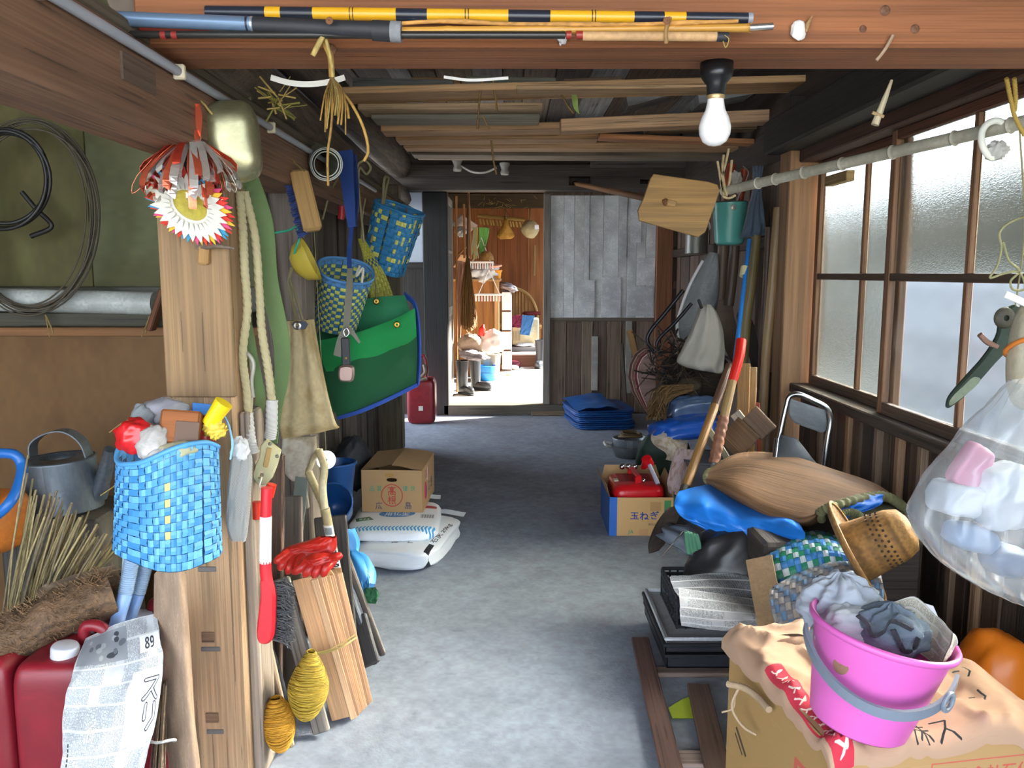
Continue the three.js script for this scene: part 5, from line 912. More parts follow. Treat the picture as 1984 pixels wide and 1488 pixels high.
for (const [a, b, lb] of [[[88, 610], [104, 645], 'dry straw stalk caught on the niche ledge'], [[290, 612], [282, 645], 'dry straw stalk hanging from the bracket board']]) thing('straw_stalk', lb, 'straw', [tube([P(...a, 2.98), P(...b, 2.97)], 0.003, { k: 5, seg: 2 }), tube([P(a[0], a[1], 2.98), P(b[0] - 8, b[1] + 8, 2.98)], 0.002, { k: 5, seg: 2 })], strawD);

// ================================================================ blue basket on the post, and what is in it
const WB = { b1: M('#559dd2', null, { r: 0.45 }), b2: M('#4189c4', null, { r: 0.45 }), b3: M('#66abdb', null, { r: 0.45 }), y: M('#d8d07c', null, { r: 0.5 }) };
{
  const t = T('sky_blue_basket', 'sky blue woven plastic basket stuffed with bags on the worn post', 'basket');
  const c = P(336, 1065, 1.84), H = 0.255, pw = (x, e) => Math.sign(x) * Math.pow(Math.abs(x), e);
  const fn = (u, v) => { const th = -u * 6.28318 + 0.6, e = lerp(0.62, 0.8, v), k = lerp(0.98, 0.97, v), x = pw(Math.cos(th), e) * 0.118 * k, z = pw(Math.sin(th), e) * 0.1 * k, y = v * H + 0.02 * v * Math.cos(th * 2 - 1) - 0.02 * v * Math.max(0, Math.sin(th)); const a = 0.5; return V(x * Math.cos(a) - z * Math.sin(a) * 0.85, y + 0.03 * (1 - v) * (x > 0 ? -x * 4 : x * -3), x * Math.sin(a) + z * Math.cos(a)).add(c).add(V(-0.012 * (1 - v), 0, 0)); };
  const g = weave(fn, 42, 15, (i, j) => (j < 12 && i === 40 && j % 2 === 0 && j > 2 ? 'y' : j > 13 ? 'b1' : (i * 7 + j * 3) % 5 < 2 ? 'b2' : (i + j) % 2 ? 'b1' : 'b3'), 0.0025);
  for (const k in g) part(t, 'weave', g[k], WB[k]);
  part(t, 'base', sheet((u, v) => V(c.x, c.y + 0.004, c.z).lerp(fn(u, 0), v * 0.99 + 0.005), 30, 3, 0.003), WB.b2);
  const rim = []; for (let i = 0; i < 48; i++) rim.push(fn(i / 48, 0.99)); part(t, 'rim', tube(rim, 0.006, { closed: true, seg: 90, k: 6 }), WB.b1);
  part(t, 'cord', tube(line([[432, 800, 1.9], [445, 830, 1.87], [450, 862, 1.86], [446, 890, 1.86]], 1.87), 0.0025, { k: 5 }), M('#8fc3ea', null));
  // contents
  const d = 1.83;
  const bag = (name, label, cat, px, py, dd, a, b, cc, col, o = {}) => thing(name, label, cat, put(blob(a, b, cc, { amp: 0.18, f: 2.6, ...o }), mat4(P(px, py, dd), 0, 0, o.rz ?? 0)), col);
  bag('snack_bag', 'shiny red printed bag at the basket rim', 'bag', 265, 845, 1.8, 0.045, 0.04, 0.035, M('#c01f22', null, { r: 0.25 }), { s: 3 });
  bag('paper_bundle', 'white paper bundle in the blue basket', 'paper', 300, 862, 1.78, 0.036, 0.045, 0.03, M('#d6d1cb', 'mottle', { r: 0.7 }), { s: 5 });
  bag('mesh_roll', 'rolled grey netting at the back of the basket', 'netting', 280, 815, 1.9, 0.03, 0.04, 0.03, M('#9aa0a2', 'cloth'), { s: 8 });
  bag('clear_bag', 'grey translucent bag bulging behind the wooden block', 'bag', 318, 800, 1.93, 0.06, 0.035, 0.04, M('#b3b3bb', null, { t: 0.4, r: 0.5 }), { s: 11 });
  bag('cream_cloth', 'cream crumpled cloth on top of the basket', 'cloth', 345, 872, 1.77, 0.04, 0.02, 0.03, M('#d3cfa6', 'cloth'), { s: 14 });
  bag('white_cloth', 'white cloth lump by the front rim', 'cloth', 318, 882, 1.76, 0.03, 0.018, 0.025, M('#e6e4de', 'cloth'), { s: 17 });
  bag('red_bag', 'dark red bag wedged beside the wooden block', 'bag', 398, 838, 1.85, 0.025, 0.04, 0.03, M('#9c2a26', null, { r: 0.35 }), { s: 20 });
  bag('yellow_glove', 'yellow rubber glove tucked by the yellow handle', 'glove', 418, 832, 1.82, 0.024, 0.02, 0.02, M('#dcc14a', null, { r: 0.5 }), { s: 23, amp: 0.35, f: 4 });
  const w = T('wooden_block', 'square wooden block with a dark label in the basket', 'block'); const wm = mat4(P(350, 828, 1.8), -0.25, 0.15, -0.1);
  part(w, 'block', put(cbox(0.085, 0.075, 0.03, 0.005), wm), M('#b06a35', 'wood')); part(w, 'label', put(move(cbox(0.05, 0.05, 0.003, 0.001), 0.018, -0.012, 0.0165), wm), M('#6b5446', null));
  thing('yellow_scoop', 'bright yellow plastic handle sticking out of the basket', 'handle', tube(line([[405, 822], [420, 800], [434, 780]], 1.82), (u) => 0.017 + 0.004 * u, { k: 12 }), M('#e8c711', null, { r: 0.35 }));
  thing('blue_folder', 'blue card standing at the back rim of the basket', 'card', bar(P(372, 800, 1.94), P(415, 804, 1.94), 0.05, 0.003), M('#3f7fc4', null));
  for (const [pts, lb] of [[[[268, 808, 1.86], [240, 818, 1.85], [212, 838, 1.85]], 'long dry grass stem poking out of the basket'], [[[262, 900, 1.9], [230, 935, 1.92], [195, 960, 1.93]], 'dry grass stem under the basket rim']]) thing('grass_stem', lb, 'straw', tube(line(pts, 1.86), 0.0016, { k: 5 }), strawD);
}

// ================================================================ rods on the front beam, lamp, straw
{
  const d = 1.6, seg = (t, name, pts, r, m, label, o) => part(t, name, tube(line(pts, d), r, { k: 14, seg: 3, ...o }), m, label);
  const yel = M('#d9a21e', null, { r: 0.3 }), blk = M('#202530', null, { r: 0.28 }), gr = M('#6f86a0', null, { m: 0.4, r: 0.35 }), gp = M('#26272b', null, { r: 0.6 });
  const yOf = (x) => lerp(24, 36, (x - 400) / 1055);
  let t = T('striped_rod', 'yellow and black banded landing rod on the front beam', 'rod');
  const cuts = [[400, 515, 'k'], [515, 545, 'y'], [545, 607, 'k'], [607, 768, 'y'], [768, 828, 'k'], [828, 985, 'y'], [985, 1066, 'k'], [1066, 1228, 'y'], [1228, 1286, 'k'], [1286, 1328, 'y'], [1328, 1456, 'k']];
  for (const [a, b, c] of cuts) part(t, c === 'y' ? 'yellow_band' : 'black_band', tube([P(a, yOf(a), d + 0.03), P(b, yOf(b), d + 0.03)], lerp(0.0125, 0.0105, a / 1456), { k: 16, seg: 1, open: true }), c === 'y' ? yel : blk);
  for (const x of [682, 905, 1150]) for (const e of [-3, 3]) part(t, 'line_mark', tube([P(x + e - 0.8, yOf(x), d + 0.03), P(x + e + 0.8, yOf(x), d + 0.03)], 0.0126, { k: 16, seg: 1, open: true }), blk);
  part(t, 'end_cap', tube([P(1448, 36, d + 0.03), P(1457, 36, d + 0.03)], 0.011, { k: 14, seg: 1 }), M('#8f9096', null, { r: 0.4 }));
  t = T('fishing_rod', 'blue grey fishing rod with a fat black grip and grey butt', 'fishing rod');
  seg(t, 'blank', [[168, 34], [497, 47]], 0.0135, gr); seg(t, 'collar', [[478, 46], [482, 46]], 0.0142, blk); seg(t, 'collar', [[487, 47], [491, 47]], 0.0142, M('#c5c9ce', null, { m: 0.8, r: 0.3 }));
  seg(t, 'grip', [[492, 47], [725, 59]], (u) => lerp(0.0138, 0.0155, u), gp); seg(t, 'butt', [[722, 59], [760, 61]], 0.0185, gp); seg(t, 'butt_cap', [[757, 61], [778, 62]], 0.0188, M('#8b8d8f', 'mottle', { r: 0.8 }));
  t = T('bamboo_rod', 'slender yellow bamboo rod with a bright metal tip', 'fishing rod');
  const bam = (a, b) => tube(line([[a, lerp(62, 54, (a - 640) / 815)], [b, lerp(62, 54, (b - 640) / 815)]], d + 0.012), (u) => 0.0078 * (1 + 0.16 * Math.pow(Math.abs(u - 0.5) * 2, 14)), { k: 12, seg: 20 });
  for (const [a, b] of [[600, 690], [690, 868], [868, 1092], [1092, 1305], [1305, 1455]]) part(t, 'cane', bam(a, b), M('#dca548', 'wood', { r: 0.35 }));
  seg(t, 'metal_tip', [[1452, 54], [1497, 51]], 0.0066, silver, null, { seg: 1 });
  t = T('black_rod_tan_grip', 'black rod with red bands and a tan wrapped grip', 'fishing rod');
  seg(t, 'blank', [[238, 67], [1095, 68]], 0.0068, M('#25231f', null, { r: 0.3 })); for (const [a, b] of [[312, 322], [333, 344], [1097, 1107], [1116, 1129]]) seg(t, 'red_band', [[a, 68], [b, 68]], 0.0074, M('#8f2b22', null, { r: 0.4 }), null, { seg: 1 });
  seg(t, 'grip', [[1129, 70], [1390, 71]], 0.0084, M('#c9a070', 'mottle')); seg(t, 'end_cap', [[1388, 71], [1411, 72]], 0.0086, gp); part(t, 'loop', tube(line([[1404, 68], [1412, 76], [1406, 92], [1401, 80]], 1.59), 0.0012, { k: 5 }), straw);
  thing('red_tape_stick', 'thin red and yellow stick tucked behind the blue grey rod', 'stick', tube(line([[212, 54], [430, 61]], d + 0.04), 0.007, { k: 10, seg: 2 }), M('#c0523d', null, { r: 0.5 }));
  thing('twig_stick', 'thin knobbly orange twig laid along the bamboo rod', 'twig', tube(line([[640, 50], [760, 46], [868, 41], [980, 46], [1100, 47], [1240, 47], [1330, 44], [1430, 41]], d + 0.005), (u) => 0.0036 * (1 + 0.4 * Math.max(0, Math.sin(u * 24))), { k: 8, seg: 60 }), M('#d59a4e', 'bark'));
  for (const [x, y, lb] of [[638, 40, 'rusty nail holding the rods beside the straw tie'], [1292, 40, 'rusty nail holding the rods beside the tan grip']]) { const n = T('rusty_nail', lb, 'nail'); part(n, 'shank', tube([P(x, y, 1.68), P(x, y, 1.565)], 0.0045, { k: 8, seg: 1 }), M('#8a5a36', 'mottle', { r: 0.8 })); part(n, 'head', put(lathe([[0.001, 0.003], [0.006, 0.002], [0.007, 0]], 10), mat4(P(x, y, 1.562), Math.PI / 2)), M('#8a5a36', 'mottle', { r: 0.8 })); }
  thing('nail_hook', 'long bent brown hook under the tan rod grip', 'hook', tube(line([[1298, 34, 1.57], [1290, 60, 1.565], [1291, 84, 1.57]], 1.57), 0.004, { k: 7 }), M('#a07a4a', 'mottle'));
}
{ // straw ties
  const t = T('straw_tie', 'dry straw bundle tied round the rods and hanging below the beam', 'straw');
  const mk = (pts, r, d) => part(t, 'stem', tube(line(pts, d), r, { k: 5, seg: 12 }), [straw, M('#b98f45', 'bark')][Math.floor(rnd() * 2)]);
  mk([[628, 70], [632, 90], [640, 110], [643, 150]], 0.006, 1.62); mk([[626, 70], [615, 90], [606, 108]], 0.006, 1.6); mk([[630, 72], [640, 110], [645, 150]], 0.004, 1.61);
  for (let i = 0; i < 11; i++) { const x = 628 + i * 4; mk([[643, 148, 1.63], [x, 190, 1.8], [x - 4 + rr(-6, 6), 215 + rr(0, 50), 1.85]], rr(0.0018, 0.003), 1.8); }
  mk([[648, 160], [680, 200], [705, 250], [713, 295], [705, 312]], 0.0035, 1.85); mk([[640, 160], [643, 230], [635, 300], [636, 360]], 0.003, 1.85); mk([[650, 165], [672, 205], [676, 230]], 0.003, 1.85);
}
{ const t = T('straw_tuft', 'yellow green straw tuft stuck above the conduit', 'straw'); for (let i = 0; i < 26; i++) { const a = P(535 + rr(-12, 12), 195 + rr(-20, 20), 2.1); part(t, 'stem', tube([a, a.clone().add(V(rr(-0.07, 0.07), rr(-0.06, 0.05), rr(-0.03, 0.03)))], rr(0.0016, 0.003), { k: 4, seg: 1 }), i % 2 ? straw : M('#8f8a3c', 'bark')); } }
{ const t = T('straw_sprig', 'few dry straw stems dangling from the loft planks', 'straw'); for (const p of [[[935, 155], [930, 185], [925, 250]], [[955, 155], [960, 190], [963, 215]], [[952, 272], [956, 310], [962, 338]], [[1085, 178], [1100, 205], [1112, 220]], [[935, 225], [945, 245], [950, 250]]]) part(t, 'stem', tube(line(p, 4.62), 0.0055, { k: 4, seg: 6 }), M('#a9854f', 'bark')); }
thing('green_leaf', 'narrow green bamboo leaf hanging from the loft plank', 'leaf', cloth([[[1108, 172], [1111, 172]], [[1108, 190], [1119, 188]], [[1112, 210], [1120, 208]], [[1122, 221], [1123, 221]]], 4.6, { th: 0.001, wr: 0.002, nu: 6, nv: 12 }), M('#8aa04f', null));
{ const t = T('bamboo_splint', 'split white bamboo end hung from the front beam', 'splint'); part(t, 'splint', tube(line([[1728, 155, 1.87], [1715, 190, 1.87], [1695, 242, 1.87]], 1.87), (u) => lerp(0.003, 0.009, u), { k: 6 }), M('#cfc4a4', 'wood')); part(t, 'chip', tube(line([[1690, 218], [1712, 226]], 1.865), 0.004, { k: 6, seg: 2 }), M('#b99f74', 'wood')); part(t, 'stem', tube(line([[1698, 117, 1.675], [1715, 95, 1.672], [1730, 68, 1.67]], 1.67), 0.0035, { k: 6 }), M('#c5a98c', 'wood')); }
{ const t = T('cobweb_wad', 'white cobweb wad with a dead leaf on the front beam', 'cobweb'); part(t, 'wad', put(blob(0.015, 0.02, 0.008, { amp: 0.14, f: 2 }), mat4(P(1547, 58, 1.672))), M('#d9d4cd', null)); part(t, 'dead_leaf', tube(line([[1562, 62], [1565, 48], [1574, 30]], 1.668), (u) => 0.005 * Math.sin(0.3 + u * 2.6), { k: 6 }), M('#b5895a', 'bark')); }
{ const t = T('paper_scrap', 'white paper scrap stuck to the front beam below the rods', 'paper'); part(t, 'scrap', cloth([[[1080, 76], [1100, 72]], [[1085, 88], [1096, 86]]], 1.672, { th: 0.001, wr: 0.003, nu: 5, nv: 5 }), M('#dcdce0', null)); }
{ // white arcs between beam and straw
  thing('white_hoop', 'white plastic hoop showing below the front beam by the straw', 'hoop', strap(line([[525, 150], [560, 160], [600, 163], [640, 158], [668, 150]], 1.89), 0.012, 0.004, V(0, 1, 0.3)), M('#d9d9cf', null, { r: 0.4 }));
  thing('white_hoop', 'white plastic strip showing below the middle of the front beam', 'strip', strap(line([[860, 149], [910, 155], [985, 151]], 1.89), 0.006, 0.004, V(0, 1, 0.3)), M('#d9d9d6', null, { r: 0.4 }));
}
{ // bulb
  const t = T('light_bulb', 'unlit white opal bulb in a black socket under the front beam', 'lamp');
  const c = P(1388, 150, 1.8); c.y = 1.786;
  const px = PX(1.8);
  part(t, 'socket', put(lathe([[0.001, 0], [0.034, 0], [0.034, -0.024], [0.03, -0.032], [0.02, -0.045], [0.0185, -0.066], [0.001, -0.066]], 28), mat4(c)), M('#17181a', null, { r: 0.3 }));
  part(t, 'screw_cap', put(lathe([[0.0165, -0.064], [0.019, -0.067], [0.018, -0.073], [0.0165, -0.075]], 24), mat4(c)), M('#c2a878', null, { m: 0.6, r: 0.4 }));
  part(t, 'bulb', put(lathe([[0.0165, -0.072], [0.0185, -0.085], [0.021, -0.096], [0.029, -0.112], [0.0335, -0.13], [0.032, -0.146], [0.025, -0.16], [0.013, -0.168], [0.001, -0.17]], 32), mat4(c)), M('#f0efec', null, { r: 0.22, cc: 0.5 }));
}

// ================================================================ the window side
const dW = (px, x = 1.45) => x * F / (px - CX);

{ // bamboo pole
  const t = T('bamboo_pole', 'grey bamboo pole slung across in front of the windows', 'pole');
  const A = P(1403, 370, 3.2), B = P(2110, 208, 1.95), k = (px) => (px - 1403) / (2110 - 1403), nodes = [1403, 1470, 1504, 1560, 1634, 1732, 1852, 1960, 2110];
  for (let i = 0; i + 1 < nodes.length; i++) { const f = (px) => { const a = k(px); return A.clone().lerp(B, a * 1.95 / lerp(3.2, 1.95, 1 - a) * 1.0 > 1 ? 1 : (a * 3.2) / (1.95 + a * (3.2 - 1.95))); }; part(t, 'culm', tube([f(nodes[i]), f(nodes[i + 1])], (u) => 0.0175 * (1 + 0.22 * Math.pow(Math.abs(u - 0.5) * 2, 40)), { k: 14, seg: 50 }), M('#b7b3a0', 'mottle', { r: 0.5 })); }
}
{ const t = T('straw_knot', 'pale straw tie holding the end of the bamboo pole', 'straw'); for (const p of [[[1402, 378], [1397, 350], [1405, 320], [1412, 288]], [[1400, 372], [1394, 335], [1390, 312]], [[1408, 380], [1402, 350], [1400, 320], [1402, 300]], [[1410, 375], [1414, 345], [1418, 310]], [[1400, 380], [1412, 384], [1425, 378]]]) part(t, 'stem', tube(line(p, 3.16), 0.005, { k: 6, seg: 10 }), M('#cfb98c', 'bark')); }
{ // paddle
  const t = T('wooden_paddle', 'broad pale wooden paddle with its handle pushed into the lintel', 'paddle');
  const poly = [[1266, 337], [1372, 352], [1390, 358], [1394, 370], [1388, 388], [1366, 450], [1352, 460], [1238, 428], [1235, 408], [1246, 385], [1260, 345]];
  part(t, 'blade', flat(poly, 4.4, 0.018, 0.005), M('#d2a86a', 'wood', { r: 0.6 }));
  part(t, 'handle', bar(P(1290, 392, 4.38), P(1112, 355, 7.86), 0.03, 0.036, V(0, 0, 1), 0.006), M('#9c6a3e', 'wood'));
  part(t, 'wedge', bar(P(1292, 392, 4.38), P(1310, 396, 4.38), 0.03, 0.02), M('#d9b27a', 'wood'));
}
{ // teal pail
  const t = T('teal_pail', 'teal enamel pail with lid and wire bail on the far wall', 'pail');
  const te = M('#62b5aa', null, { r: 0.3 }), c = P(1413, 474, 5.25), r = 0.105, H = 0.26, m = mat4(c, 0.06, 0, 0.03);
  part(t, 'body', put(lathe([[0.001, 0], [r * 0.74, 0], [r * 0.8, 0.012], [r * 0.86, 0.02], [r, H * 0.92], [r * 1.04, H * 0.93], [r * 1.04, H]], 32), m), te);
  part(t, 'lid', put(lathe([[r * 1.02, H], [r * 0.9, H + 0.006], [0.03, H + 0.012], [0.028, H + 0.03], [0.001, H + 0.03]], 28), m), M('#7f8f7f', 'mottle', { r: 0.5 }));
  const bail = part(t, 'bail', tube([P(1422, 402, 5.14), P(1436, 370, 5.16), P(1450, 335, 5.2), P(1440, 322, 5.3)], 0.0045, { k: 6 }), M('#cfc9b8', null, { m: 0.5, r: 0.4 }));
  part(bail, 'ear', put(lathe([[0.004, 0.004], [0.01, 0.003], [0.014, 0]], 14), mat4(P(1421, 401, 5.13), Math.PI / 2, 0, 0, 1.3)), M('#cfc9b8', null, { m: 0.5, r: 0.4 }));
}
thing('net_sack', 'blue grey nylon net sack hanging beside the teal pail', 'net', pouch([[[1458, 322], [1478, 322]], [[1460, 360], [1474, 360]], [[1450, 400], [1478, 398]], [[1440, 440], [1484, 440]], [[1433, 462], [1484, 456]]], 4.95, 0.05, { wr: 0.012, pleat: 0.006, pn: 24, flat: 1 }), M('#6d8299', 'cloth', { t: 0.3, r: 0.7 }));
for (const [a, b, lb] of [[[1418, 318], [1408, 372], 'red tool grip above the teal pail'], [[1444, 328], [1436, 378], 'second red tool grip beside the blue net sack']]) thing('tool_grip', lb, 'tool', [tube([P(...a, 5.3), P(...b, 5.3), P(b[0] - 6, b[1] + 60, 5.35)], (u) => (u < 0.5 ? 0.027 : 0.018), { k: 12, seg: 8 })], M('#9a3a24', null, { r: 0.35 }));
thing('white_rag', 'scrap of white rag hanging by the red grips', 'rag', put(blob(0.028, 0.05, 0.02, { amp: 0.35, f: 3, s: 2 }), mat4(P(1426, 352, 5.2), 0, 0, 0, 1.2)), M('#cfc9bd', 'cloth'));
{ // long handles
  const h = (label, pts, d, r, col, tex = 'wood') => thing('tool_pole', label, 'pole', tube(line(pts, d), r, { k: 12, seg: 12 }), M(col, tex, { r: 0.5 }));
  const t = T('blue_pole', 'slim bright blue extension pole with a cream joint', 'pole'); part(t, 'pole', tube([P(1452, 465, 4.85), P(1420, 735, 4.3)], 0.013, { k: 10, seg: 3 }), M('#2f7cc9', null, { r: 0.3 })); part(t, 'joint', tube([P(1443, 518, 4.74), P(1440, 535, 4.71)], 0.022, { k: 10, seg: 4 }), M('#d9d2a8', null, { r: 0.4 }));
  h('pale round topped tool handle standing by the pale post', [[1508, 402], [1500, 500], [1492, 600], [1484, 690], [1478, 800], [1472, 880]], 4.6, 0.026, '#a98c62');
  h('stout brown tool handle behind the blue pole', [[1465, 455], [1456, 545], [1446, 620], [1436, 760]], 4.95, 0.03, '#9d8a55');
  h('dark rusty iron shank beside the pale handle', [[1490, 440], [1484, 560], [1478, 660], [1470, 800]], 4.75, 0.021, '#5d4433', 'mottle');
  h('smooth brown saw grip below the teal pail', [[1402, 476], [1398, 530], [1394, 590]], 5.4, 0.037, '#7d6552');
  h('second brown saw grip below the teal pail', [[1424, 476], [1420, 530], [1412, 592]], 5.3, 0.032, '#6f5948');
}
{ // old saws
  const mk = (label, poly, d, col) => thing('old_saw', label, 'saw', flat(smoothPoly(poly, 40), d, 0.012, 0.003), M(col, 'mottle', { m: 0.15, r: 0.6 }));
  mk('dark curved saw blade hung under the brown grips', [[1388, 586], [1414, 582], [1424, 620], [1442, 690], [1430, 712], [1410, 690]], 5.36, '#7f6855');
  mk('black curved saw blade beside the blue pole', [[1428, 606], [1452, 612], [1472, 680], [1478, 708], [1462, 714], [1444, 672]], 5.2, '#5f554d');
  mk('long dark billhook blade low on the wall', [[1462, 716], [1484, 712], [1500, 770], [1504, 832], [1488, 815], [1472, 770]], 4.72, '#6b5a4c');
}
{ // tin
  const t = T('tin_can', 'dull tin can hung under the wooden paddle', 'can'), c = P(1349, 492, 6.2), r = 0.082;
  part(t, 'body', put(lathe([[0.001, 0], [r, 0], [r * 1.02, 0.004], [r, 0.008], [r, 0.185], [r * 1.03, 0.19], [r * 0.97, 0.192], [r * 0.95, 0.01], [0.001, 0.008]], 28), mat4(c)), M('#a3a299', 'mottle', { m: 0.6, r: 0.45 }));
  part(t, 'bail', tube(line([[1370, 455, 6.2], [1376, 440, 6.2], [1370, 425, 6.2], [1352, 418, 6.2]], 6.6), 0.005, { k: 6 }), steel);
}
{ // grey bundle and drawstring bag
  const t = T('grey_tarp_bundle', 'folded grey sheet bundle leaning with a white edge', 'bundle');
  part(t, 'bundle', pouch([[[1374, 488], [1392, 492]], [[1346, 530], [1394, 532]], [[1326, 580], [1392, 580]], [[1310, 630], [1375, 640]], [[1320, 662], [1348, 668]]], 5.3, 0.07, { wr: 0.008, flat: 1 }), M('#9a9c9c', 'mottle', { r: 0.6 }));
  part(t, 'edge', tube(line([[1362, 505], [1340, 545], [1322, 590], [1312, 630], [1314, 655]], 5.24), 0.01, { k: 7 }), M('#dfdfdc', null));
}
{
  const t = T('drawstring_bag', 'pale canvas drawstring bag with a black toggle', 'bag');
  part(t, 'bag', pouch([[[1358, 588], [1376, 590]], [[1352, 602], [1388, 606]], [[1340, 636], [1400, 640]], [[1322, 674], [1404, 680]], [[1311, 700], [1402, 714]], [[1330, 712], [1398, 724]]], 4.7, 0.08, { wr: 0.012, pleat: 0.009, pn: 18, flat: 1, v0: 0.12, ee: 0.25 }), M('#c4beb0', 'cloth', { r: 0.95 }));
  part(t, 'toggle', bar(P(1353, 580, 4.65), P(1360, 598, 4.64), 0.016, 0.016), M('#1f1f1f', null));
}
{ const t = T('steel_hoop', 'bent black steel frame leaning against the corner post', 'frame'); part(t, 'tube', tube(line([[1324, 562], [1290, 605], [1258, 645], [1254, 660], [1268, 684]], 5.1), 0.0125, { k: 9, seg: 30 }), M('#26262a', null, { r: 0.35, m: 0.4 })); part(t, 'tube', tube(line([[1340, 588], [1305, 628], [1278, 655], [1272, 668], [1282, 690]], 5.0), 0.011, { k: 9, seg: 30 }), M('#26262a', null, { r: 0.35, m: 0.4 })); }
{ // brushwood
  const t = T('brushwood', 'tangle of dark dry twigs stuffed under the drawstring bag', 'twigs');
  for (let i = 0; i < 150; i++) { const a = P(1275 + rr(-12, 70), 700 + rr(-30, 55), rr(4.7, 5.2)), b = a.clone().add(V(rr(-0.16, 0.16), rr(-0.12, 0.16), rr(-0.08, 0.08))); part(t, 'twig', tube([a, a.clone().lerp(b, 0.5).add(V(rr(-0.02, 0.02), rr(-0.02, 0.02), 0)), b], rr(0.002, 0.0055), { k: 4, seg: 3 }), [M('#4a3a2c', 'bark'), M('#6b5540', 'bark'), M('#332820', 'bark')][i % 3]); }
}
{ // curved pink boards
  const t = T('curved_boards', 'nested curved boards with pale pink faces leaning by the corner post', 'boards');
  for (let i = 0; i < 4; i++) { const o = i * 6, cs = ['#c9a9a0', '#8f4a4a', '#a58474', '#7d5c50']; part(t, 'board', flat([[1270, 680 - o * 0.5], [1256 - o * 0.6, 684 - o * 0.6], [1244 - o * 0.8, 694 - o * 0.5], [1236 - o * 0.9, 710 - o * 0.3], [1234 - o, 730], [1240 - o * 0.9, 758], [1250 - o * 0.7, 782], [1262 - o * 0.4, 806], [1270, 804]], 7.2 + i * 0.03, 0.022, 0.005), M(cs[i], 'wood')); }
}
{ // straw broom head
  const t = T('broom_head', 'old fan of brown broom straw lying below the brushwood', 'broom'); const s = []; for (let i = 0; i < 320; i++) { const u = rnd(), a = P(1335 + rr(-10, 10), 745 + u * 12, 4.75 + rr(-0.1, 0.1)), m = P(1290 + rr(-20, 10), 752 + u * 24, 4.7 + rr(-0.12, 0.12)), b = P(1252 + rr(0, 40), 782 + rr(0, 34), 4.65 + rr(-0.12, 0.12)); s.push([[a, m, b], 0.0028]); }
  part(t, 'straw', strands(s, 3, 5), M('#8a6a3f', 'bark'));
  part(t, 'binding', put(blob(0.07, 0.05, 0.06, { amp: 0.2 }), mat4(P(1336, 748, 4.78))), M('#4c3a28', 'bark'));
}
thing('dark_sacking', 'dark brown sacking heaped behind the broom straw', 'sacking', put(blob(0.22, 0.16, 0.16, { amp: 0.22, f: 2.4, s: 31 }), mat4(P(1345, 735, 5.15))), M('#3c3026', 'bark', { b: 0.004 }));
{ // folded tarp on the floor
  const t = T('folded_tarp', 'blue tarpaulin folded in layers on the floor by the far wall', 'tarpaulin');
  const a = G(1112, 838), b = G(1226, 828), c0 = G(1172, 783), bl = [M('#1f5fae', 'mottle', { r: 0.4 }), M('#2a6fc0', 'mottle', { r: 0.4 }), M('#194f96', 'mottle', { r: 0.4 })];
  const cx = (a.x + b.x) / 2, w = (b.x - a.x) / 2, zf = (a.z + b.z) / 2;
  for (let i = 0; i < 9; i++) { const wd = w * rr(0.95, 1.05), dp = 0.34 + rr(-0.012, 0.012); part(t, 'layer', put(blob(wd, 0.0105, dp, { e: 0.32, amp: 0.03, f: 2, nu: 40, nv: 10, s: i * 3 }), mat4(V(cx + rr(-0.012, 0.012) - i * 0.004, 0.012 + i * 0.0185, zf - 0.33), 0, 0.12 + rr(-0.02, 0.02), 0.01 * (i % 3 - 1))), bl[i % 3]); }
  part(t, 'top_fold', put(sheet((u, v) => V(lerp(-0.5, 0.22, u) * w * 1.9, 0.02 * Math.sin(u * 3) + 0.012 * noise3(u * 4, v * 4, 1), lerp(0.3, -0.34, v)), 14, 14, 0.006), mat4(V(cx - 0.02, 0.19, zf - 0.32), 0.04, 0.14, 0.05)), bl[1]);
}
{ // pots
  const t = T('stock_pot', 'grey metal pot and pan stacked beside the folded tarp', 'pot'), c = G(1226, 892), z = M('#a7b0b7', 'mottle', { m: 0.3, r: 0.35 }), R = 0.14, m = mat4(V(c.x, 0.0, c.z - R));
  part(t, 'pan', put(lathe([[0.001, 0], [R * 0.8, 0], [R, 0.075], [R * 1.05, 0.078], [R * 1.04, 0.084], [R * 0.96, 0.08], [R * 0.78, 0.008], [0.001, 0.006]], 32), m), M('#8a8e90', 'mottle', { m: 0.3, r: 0.45 }));
  part(t, 'pot', put(lathe([[0.001, 0.03], [R * 0.88, 0.03], [R * 0.9, 0.13], [R * 0.96, 0.135], [R * 0.94, 0.145], [R * 0.85, 0.14], [R * 0.84, 0.04], [0.001, 0.036]], 32), m), z);
  part(t, 'grip', tube([V(c.x - R * 1.0, 0.07, c.z - R), V(c.x - R * 1.3, 0.09, c.z - R + 0.05), V(c.x - R * 1.3, 0.1, c.z - R - 0.05), V(c.x - R * 0.95, 0.085, c.z - R - 0.06)], 0.01, { k: 8 }), M('#cfcfc6', null));
  const r = T('rope_coil', 'coiled straw rope lying in the metal pot', 'rope'); for (let k = 0; k < 5; k++) { const p = []; for (let i = 0; i < 16; i++) { const a = i / 16 * 6.283; p.push(V(c.x + Math.cos(a) * (0.085 - k * 0.006), 0.15 + k * 0.006 + 0.01 * Math.sin(a + k), c.z - R + Math.sin(a) * (0.075 - k * 0.005))); } part(r, 'turn', tube(p, 0.008, { closed: true, seg: 40, k: 7 }), M('#84704c', 'bark')); }
}
thing('wrapped_roll', 'blue roll in shiny clear wrapping on the heap', 'roll', put(blob(0.15, 0.075, 0.09, { e: 0.5, amp: 0.12, f: 5, s: 12 }), mat4(P(1340, 790, 4.75), 0, 0.15, 0.02)), M('#566b8c', 'mottle', { r: 0.18, cc: 0.6 }));
